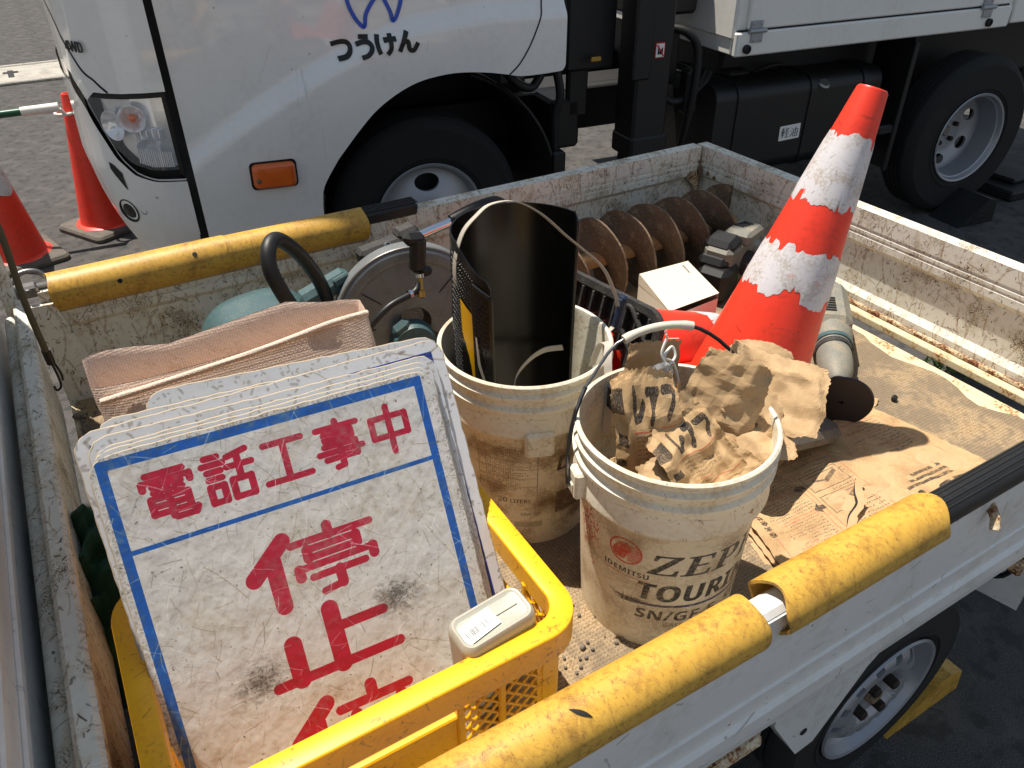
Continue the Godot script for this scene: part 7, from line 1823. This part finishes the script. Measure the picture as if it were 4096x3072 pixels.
func floor_things():
	# ribbed mat with a wavy end
	var b := MB.new(); var rows := []; var nz := FastNoiseLite.new(); nz.seed = 2; nz.frequency = 4.0
	for i in 41:
		var row := PackedVector3Array()
		for j in 61:
			var z := lerpf(-1.395, -0.008, i / 40.0)
			var xe := 1.835 + 0.014 * sin(z * 27.0) + 0.014 * nz.get_noise_1d(z * 2.0)
			var x := lerpf(0.012, xe, j / 60.0)
			row.append(Vector3(x, 0.0055 + 0.0018 * nz.get_noise_2d(x * 1.6, z * 1.6) + (0.004 * maxf(0, sin(z * 27.0 + 0.6)) if j == 60 else 0.0), z))
		rows.append(row)
	b.grid(rows)
	for e in [0, 40]:
		pass
	var lo := PackedVector3Array(); var hi := PackedVector3Array()
	for i in 41: hi.append(rows[i][60]); lo.append(rows[i][60] * Vector3(1, 0, 1) + Vector3(0.001, 0.0012, 0))
	b.grid([hi, lo])
	tag(obj("floor_mat", b, M.mat), "dusty ribbed rubber mat covering the load bed floor", "floor mat")
	# flattened printed paper bag
	var pm := mat(Color.WHITE, 0.8, 0, kraft_print(1)); pm.normal_enabled = true; pm.normal_texture = M.kraft.normal_texture; pm.normal_scale = 0.5
	var t := thing("paper_bag", "flattened brown paper bag with printed instructions on the bed floor", "paper bag", Vector3.ZERO)
	for k in 3:
		rows = []; b = MB.new()
		for i in 33:
			var row := PackedVector3Array()
			for j in 45:
				var s := j / 44.0; var f := i / 32.0
				var q := Vector3(1.10, 0, -0.43).lerp(Vector3(1.590, 0, -0.405), s).lerp(Vector3(1.015, 0, -0.085).lerp(Vector3(1.655, 0, -0.045), s), f)
				q.y = 0.010 + k * 0.0028 + 0.006 * nz.get_noise_2d(q.x * 2.2 + k, q.z * 2.2) + 0.003 * nz.get_noise_2d(q.x * 9 + k, q.z * 9)
				if s < 0.10 and f > 0.4: q.y += (0.10 - s) * 0.06 * (k - 0.6); q.x += (k - 1) * 0.008
				q.x += 0.004 * nz.get_noise_1d(f * 9 + k * 3) if j == 0 or j == 44 else 0.0
				row.append(q)
			rows.append(row)
		b.grid(rows, false, Rect2(1, 1, -1, -1)); obj("paper_layer", b, pm if k == 2 else M.kraft, t)
	b = MB.new(); var tear := curve([Vector3(1.335, 0.024, -0.245), Vector3(1.305, 0.026, -0.222), Vector3(1.285, 0.025, -0.20), Vector3(1.245, 0.025, -0.185), Vector3(1.215, 0.024, -0.165)], 4)
	var ra := PackedVector3Array(); var rc := PackedVector3Array()
	for i in tear.size():
		var wv: float = 0.0016 * sin(PI * i / (tear.size() - 1)); ra.append(tear[i] + Vector3(wv, 0, wv)); rc.append(tear[i] - Vector3(wv, 0, wv))
	b.grid([ra, rc]); obj("tear", b, M.ink, t)
	b = MB.new(); var rt := PackedVector3Array()
	for i in tear.size(): rt.append(tear[i] + Vector3(0.010 + 0.004 * sin(i * 2.0), 0.007 * sin(PI * i / (tear.size() - 1)), 0.012))
	b.grid([ra, rt]); obj("torn_flap", b, M.kraft, t)
	tag(obj("paper_scrap", crumpled(0.07, 0.05, 1.0, 0.010, 61), M.kraft, null, Transform3D(Basis.from_euler(Vector3(-1.3, 0.3, 0)), Vector3(1.60, 0.018, -0.43))), "small torn scrap of brown paper beside the steel disc", "paper scrap")
	b = MB.new(); b.cbox(Vector3.ZERO, Vector3(0.016, 0.012, 0.012), 0.003, Basis.from_euler(Vector3(0.3, 0.5, 0.2)))
	tag(obj("asphalt_lump", b, M.dark, null, Transform3D(Basis.IDENTITY, Vector3(1.665, 0.013, -0.40))), "small black lump of asphalt on the mat", "asphalt lump")
	# grit swept against the front of the bed and round the crate
	b = MB.new()
	for k in 330:
		var q := Vector3(absf(rng.randfn(0, 0.05)) + 0.005, 0.007, rng.randf_range(-1.36, -0.1)) if k < 260 else Vector3(rng.randf_range(0.56, 0.75), 0.007, rng.randf_range(-0.30, -0.06))
		var r := rng.randf_range(0.0015, 0.006) if k < 260 else rng.randf_range(0.001, 0.0035)
		if rng.randf() < 0.06: r *= 2.0
		b.cbox(q + Vector3(0, r * 0.5, 0), Vector3(r * 2, r * 1.5, r * 1.6), r * 0.5, Basis.from_euler(Vector3(rng.randf(), rng.randf() * 6, rng.randf())))
	var gr := obj("gravel", b, M.stone); gr.set_meta("kind", "stuff"); tag(gr, "loose grit and small stones on the bed floor", "gravel")
	b = MB.new()
	for k in 60:
		var q := Vector3(rng.randf_range(0.0, 0.03), 0.012, rng.randf_range(-0.5, -0.02)); var e := Basis.from_euler(Vector3(0, rng.randf() * 6, rng.randfn(0, 0.4)))
		b.tube([q - e.x * 0.03, q + e.z * 0.006, q + e.x * 0.03], 0.0009, 4)
	var sw := obj("straw", b, M.rope); sw.set_meta("kind", "stuff"); tag(sw, "dry straw and pine needles beside the front panel", "straw")
	# elastic cord with a hook hung by the cab
	t = thing("elastic_cord", "olive elastic cord with black wire hook hanging inside the front panel", "cord", Vector3.ZERO)
	b = MB.new(); b.tube(curve([Vector3(-0.016, 0.80, -1.14), Vector3(0.010, 0.62, -1.15), Vector3(0.019, 0.527, -1.15), Vector3(0.013, 0.40, -1.155), Vector3(0.012, 0.32, -1.17), Vector3(0.012, 0.245, -1.19)], 8), 0.0062, 10); obj("cord", b, M.rope, t)
	b = MB.new(); b.tube([Vector3(0.012, 0.262, -1.187), Vector3(0.012, 0.228, -1.194)], 0.0085, 10); b.tube(curve([Vector3(0.012, 0.23, -1.194), Vector3(0.014, 0.20, -1.198), Vector3(0.013, 0.168, -1.20), Vector3(0.003, 0.160, -1.20), Vector3(0.001, 0.172, -1.197)], 5), 0.0024, 7); b.tube(curve([Vector3(0.016, 0.23, -1.194), Vector3(0.021, 0.20, -1.198), Vector3(0.020, 0.18, -1.20)], 5), 0.0024, 7); obj("wire_hook", b, M.cable, t)
	# work gloves stuffed behind the front panel
	tag(obj("work_glove", crumpled(0.10, 0.14, 2.0, 0.022, 81), M.cable, null, Transform3D(Basis.from_euler(Vector3(-0.8, 0.9, 0.3)), Vector3(-0.055, 0.23, -0.155))), "dark work glove wedged between the cab and the front panel", "glove")

func _ready():
	rng.seed = 20240611
	# camera
	var cam := Camera3D.new(); cam.name = "camera"
	cam.position = Vector3(0.1425, 1.0836, 0.4206)
	cam.rotation = Vector3(-0.6047, -0.5322, -0.0073)
	cam.fov = 52.447; cam.near = 0.02; cam.far = 200.0
	add_child(cam); cam.current = true
	# sky and sun
	var env := Environment.new()
	env.background_mode = Environment.BG_SKY
	var sm := ProceduralSkyMaterial.new()
	sm.sky_top_color = Color(0.58, 0.66, 0.76); sm.sky_horizon_color = Color(0.88, 0.89, 0.89); sm.sky_curve = 0.2
	sm.ground_bottom_color = Color(0.34, 0.33, 0.32); sm.ground_horizon_color = Color(0.55, 0.55, 0.55); sm.sky_energy_multiplier = 0.78
	var sky := Sky.new(); sky.sky_material = sm; env.sky = sky
	env.ambient_light_source = Environment.AMBIENT_SOURCE_SKY
	env.tonemap_mode = Environment.TONE_MAPPER_LINEAR
	env.tonemap_exposure = 1.42
	env.sdfgi_enabled = true; env.ssao_enabled = true; env.ssil_enabled = true
	var we := WorldEnvironment.new(); we.name = "world_environment"; we.environment = env; add_child(we)
	var sun := DirectionalLight3D.new(); sun.name = "sun"; add_child(sun)
	sun.look_at_from_position(Vector3.ZERO, Vector3(0.15, -1.0, 0.35), Vector3.BACK)
	sun.light_energy = 1.6; sun.light_color = Color(1.0, 0.965, 0.915); sun.light_angular_distance = 0.55; sun.shadow_enabled = true
	make_materials()
	M.nut = mat(Color(0.16, 0.12, 0.09), 0.6, 0.3)
	M.navy = mat(Color(0.10, 0.15, 0.24), 0.4)
	M.strip = mat(Color(0.90, 0.68, 0.02), 0.3)
	M.disc = mat(Color(0.24, 0.22, 0.22), 0.5, 0.6)
	var p := Pic.new(512, 512, Color(0.030, 0.030, 0.031)); scuffs(p, 140, 10, 90, Color(0.15, 0.15, 0.15), 0.5, 1.57, 0.15); specks(p, 60, 1.6, Color(0.5, 0.5, 0.48), 0.5)
	stain(p, noise_bytes(512, 512, 0.008, 13, 5), 0.5, 0.8, Color(0.05, 0.05, 0.05), 0.5)
	M.sheet = mat(Color.WHITE, 0.26, 0, p.tex(), 3.0)
	p = Pic.new(512, 512, Color(0.46, 0.46, 0.43)); stain(p, noise_bytes(512, 512, 0.008, 13, 5), 0.42, 0.68, Color(0.60, 0.55, 0.46), 0.8, noise_bytes(512, 512, 0.07, 15, 4)); specks(p, 120, 2, Color(0.25, 0.24, 0.22), 0.7)
	M.dusty_grey = mat(Color.WHITE, 0.6, 0, p.tex(), 4.0)
	setting()
	kei_truck()
	lorry()
	floor_things()
	cones()
	buckets()
	black_sheet()
	crate()
	signs()
	sack()
	tools()
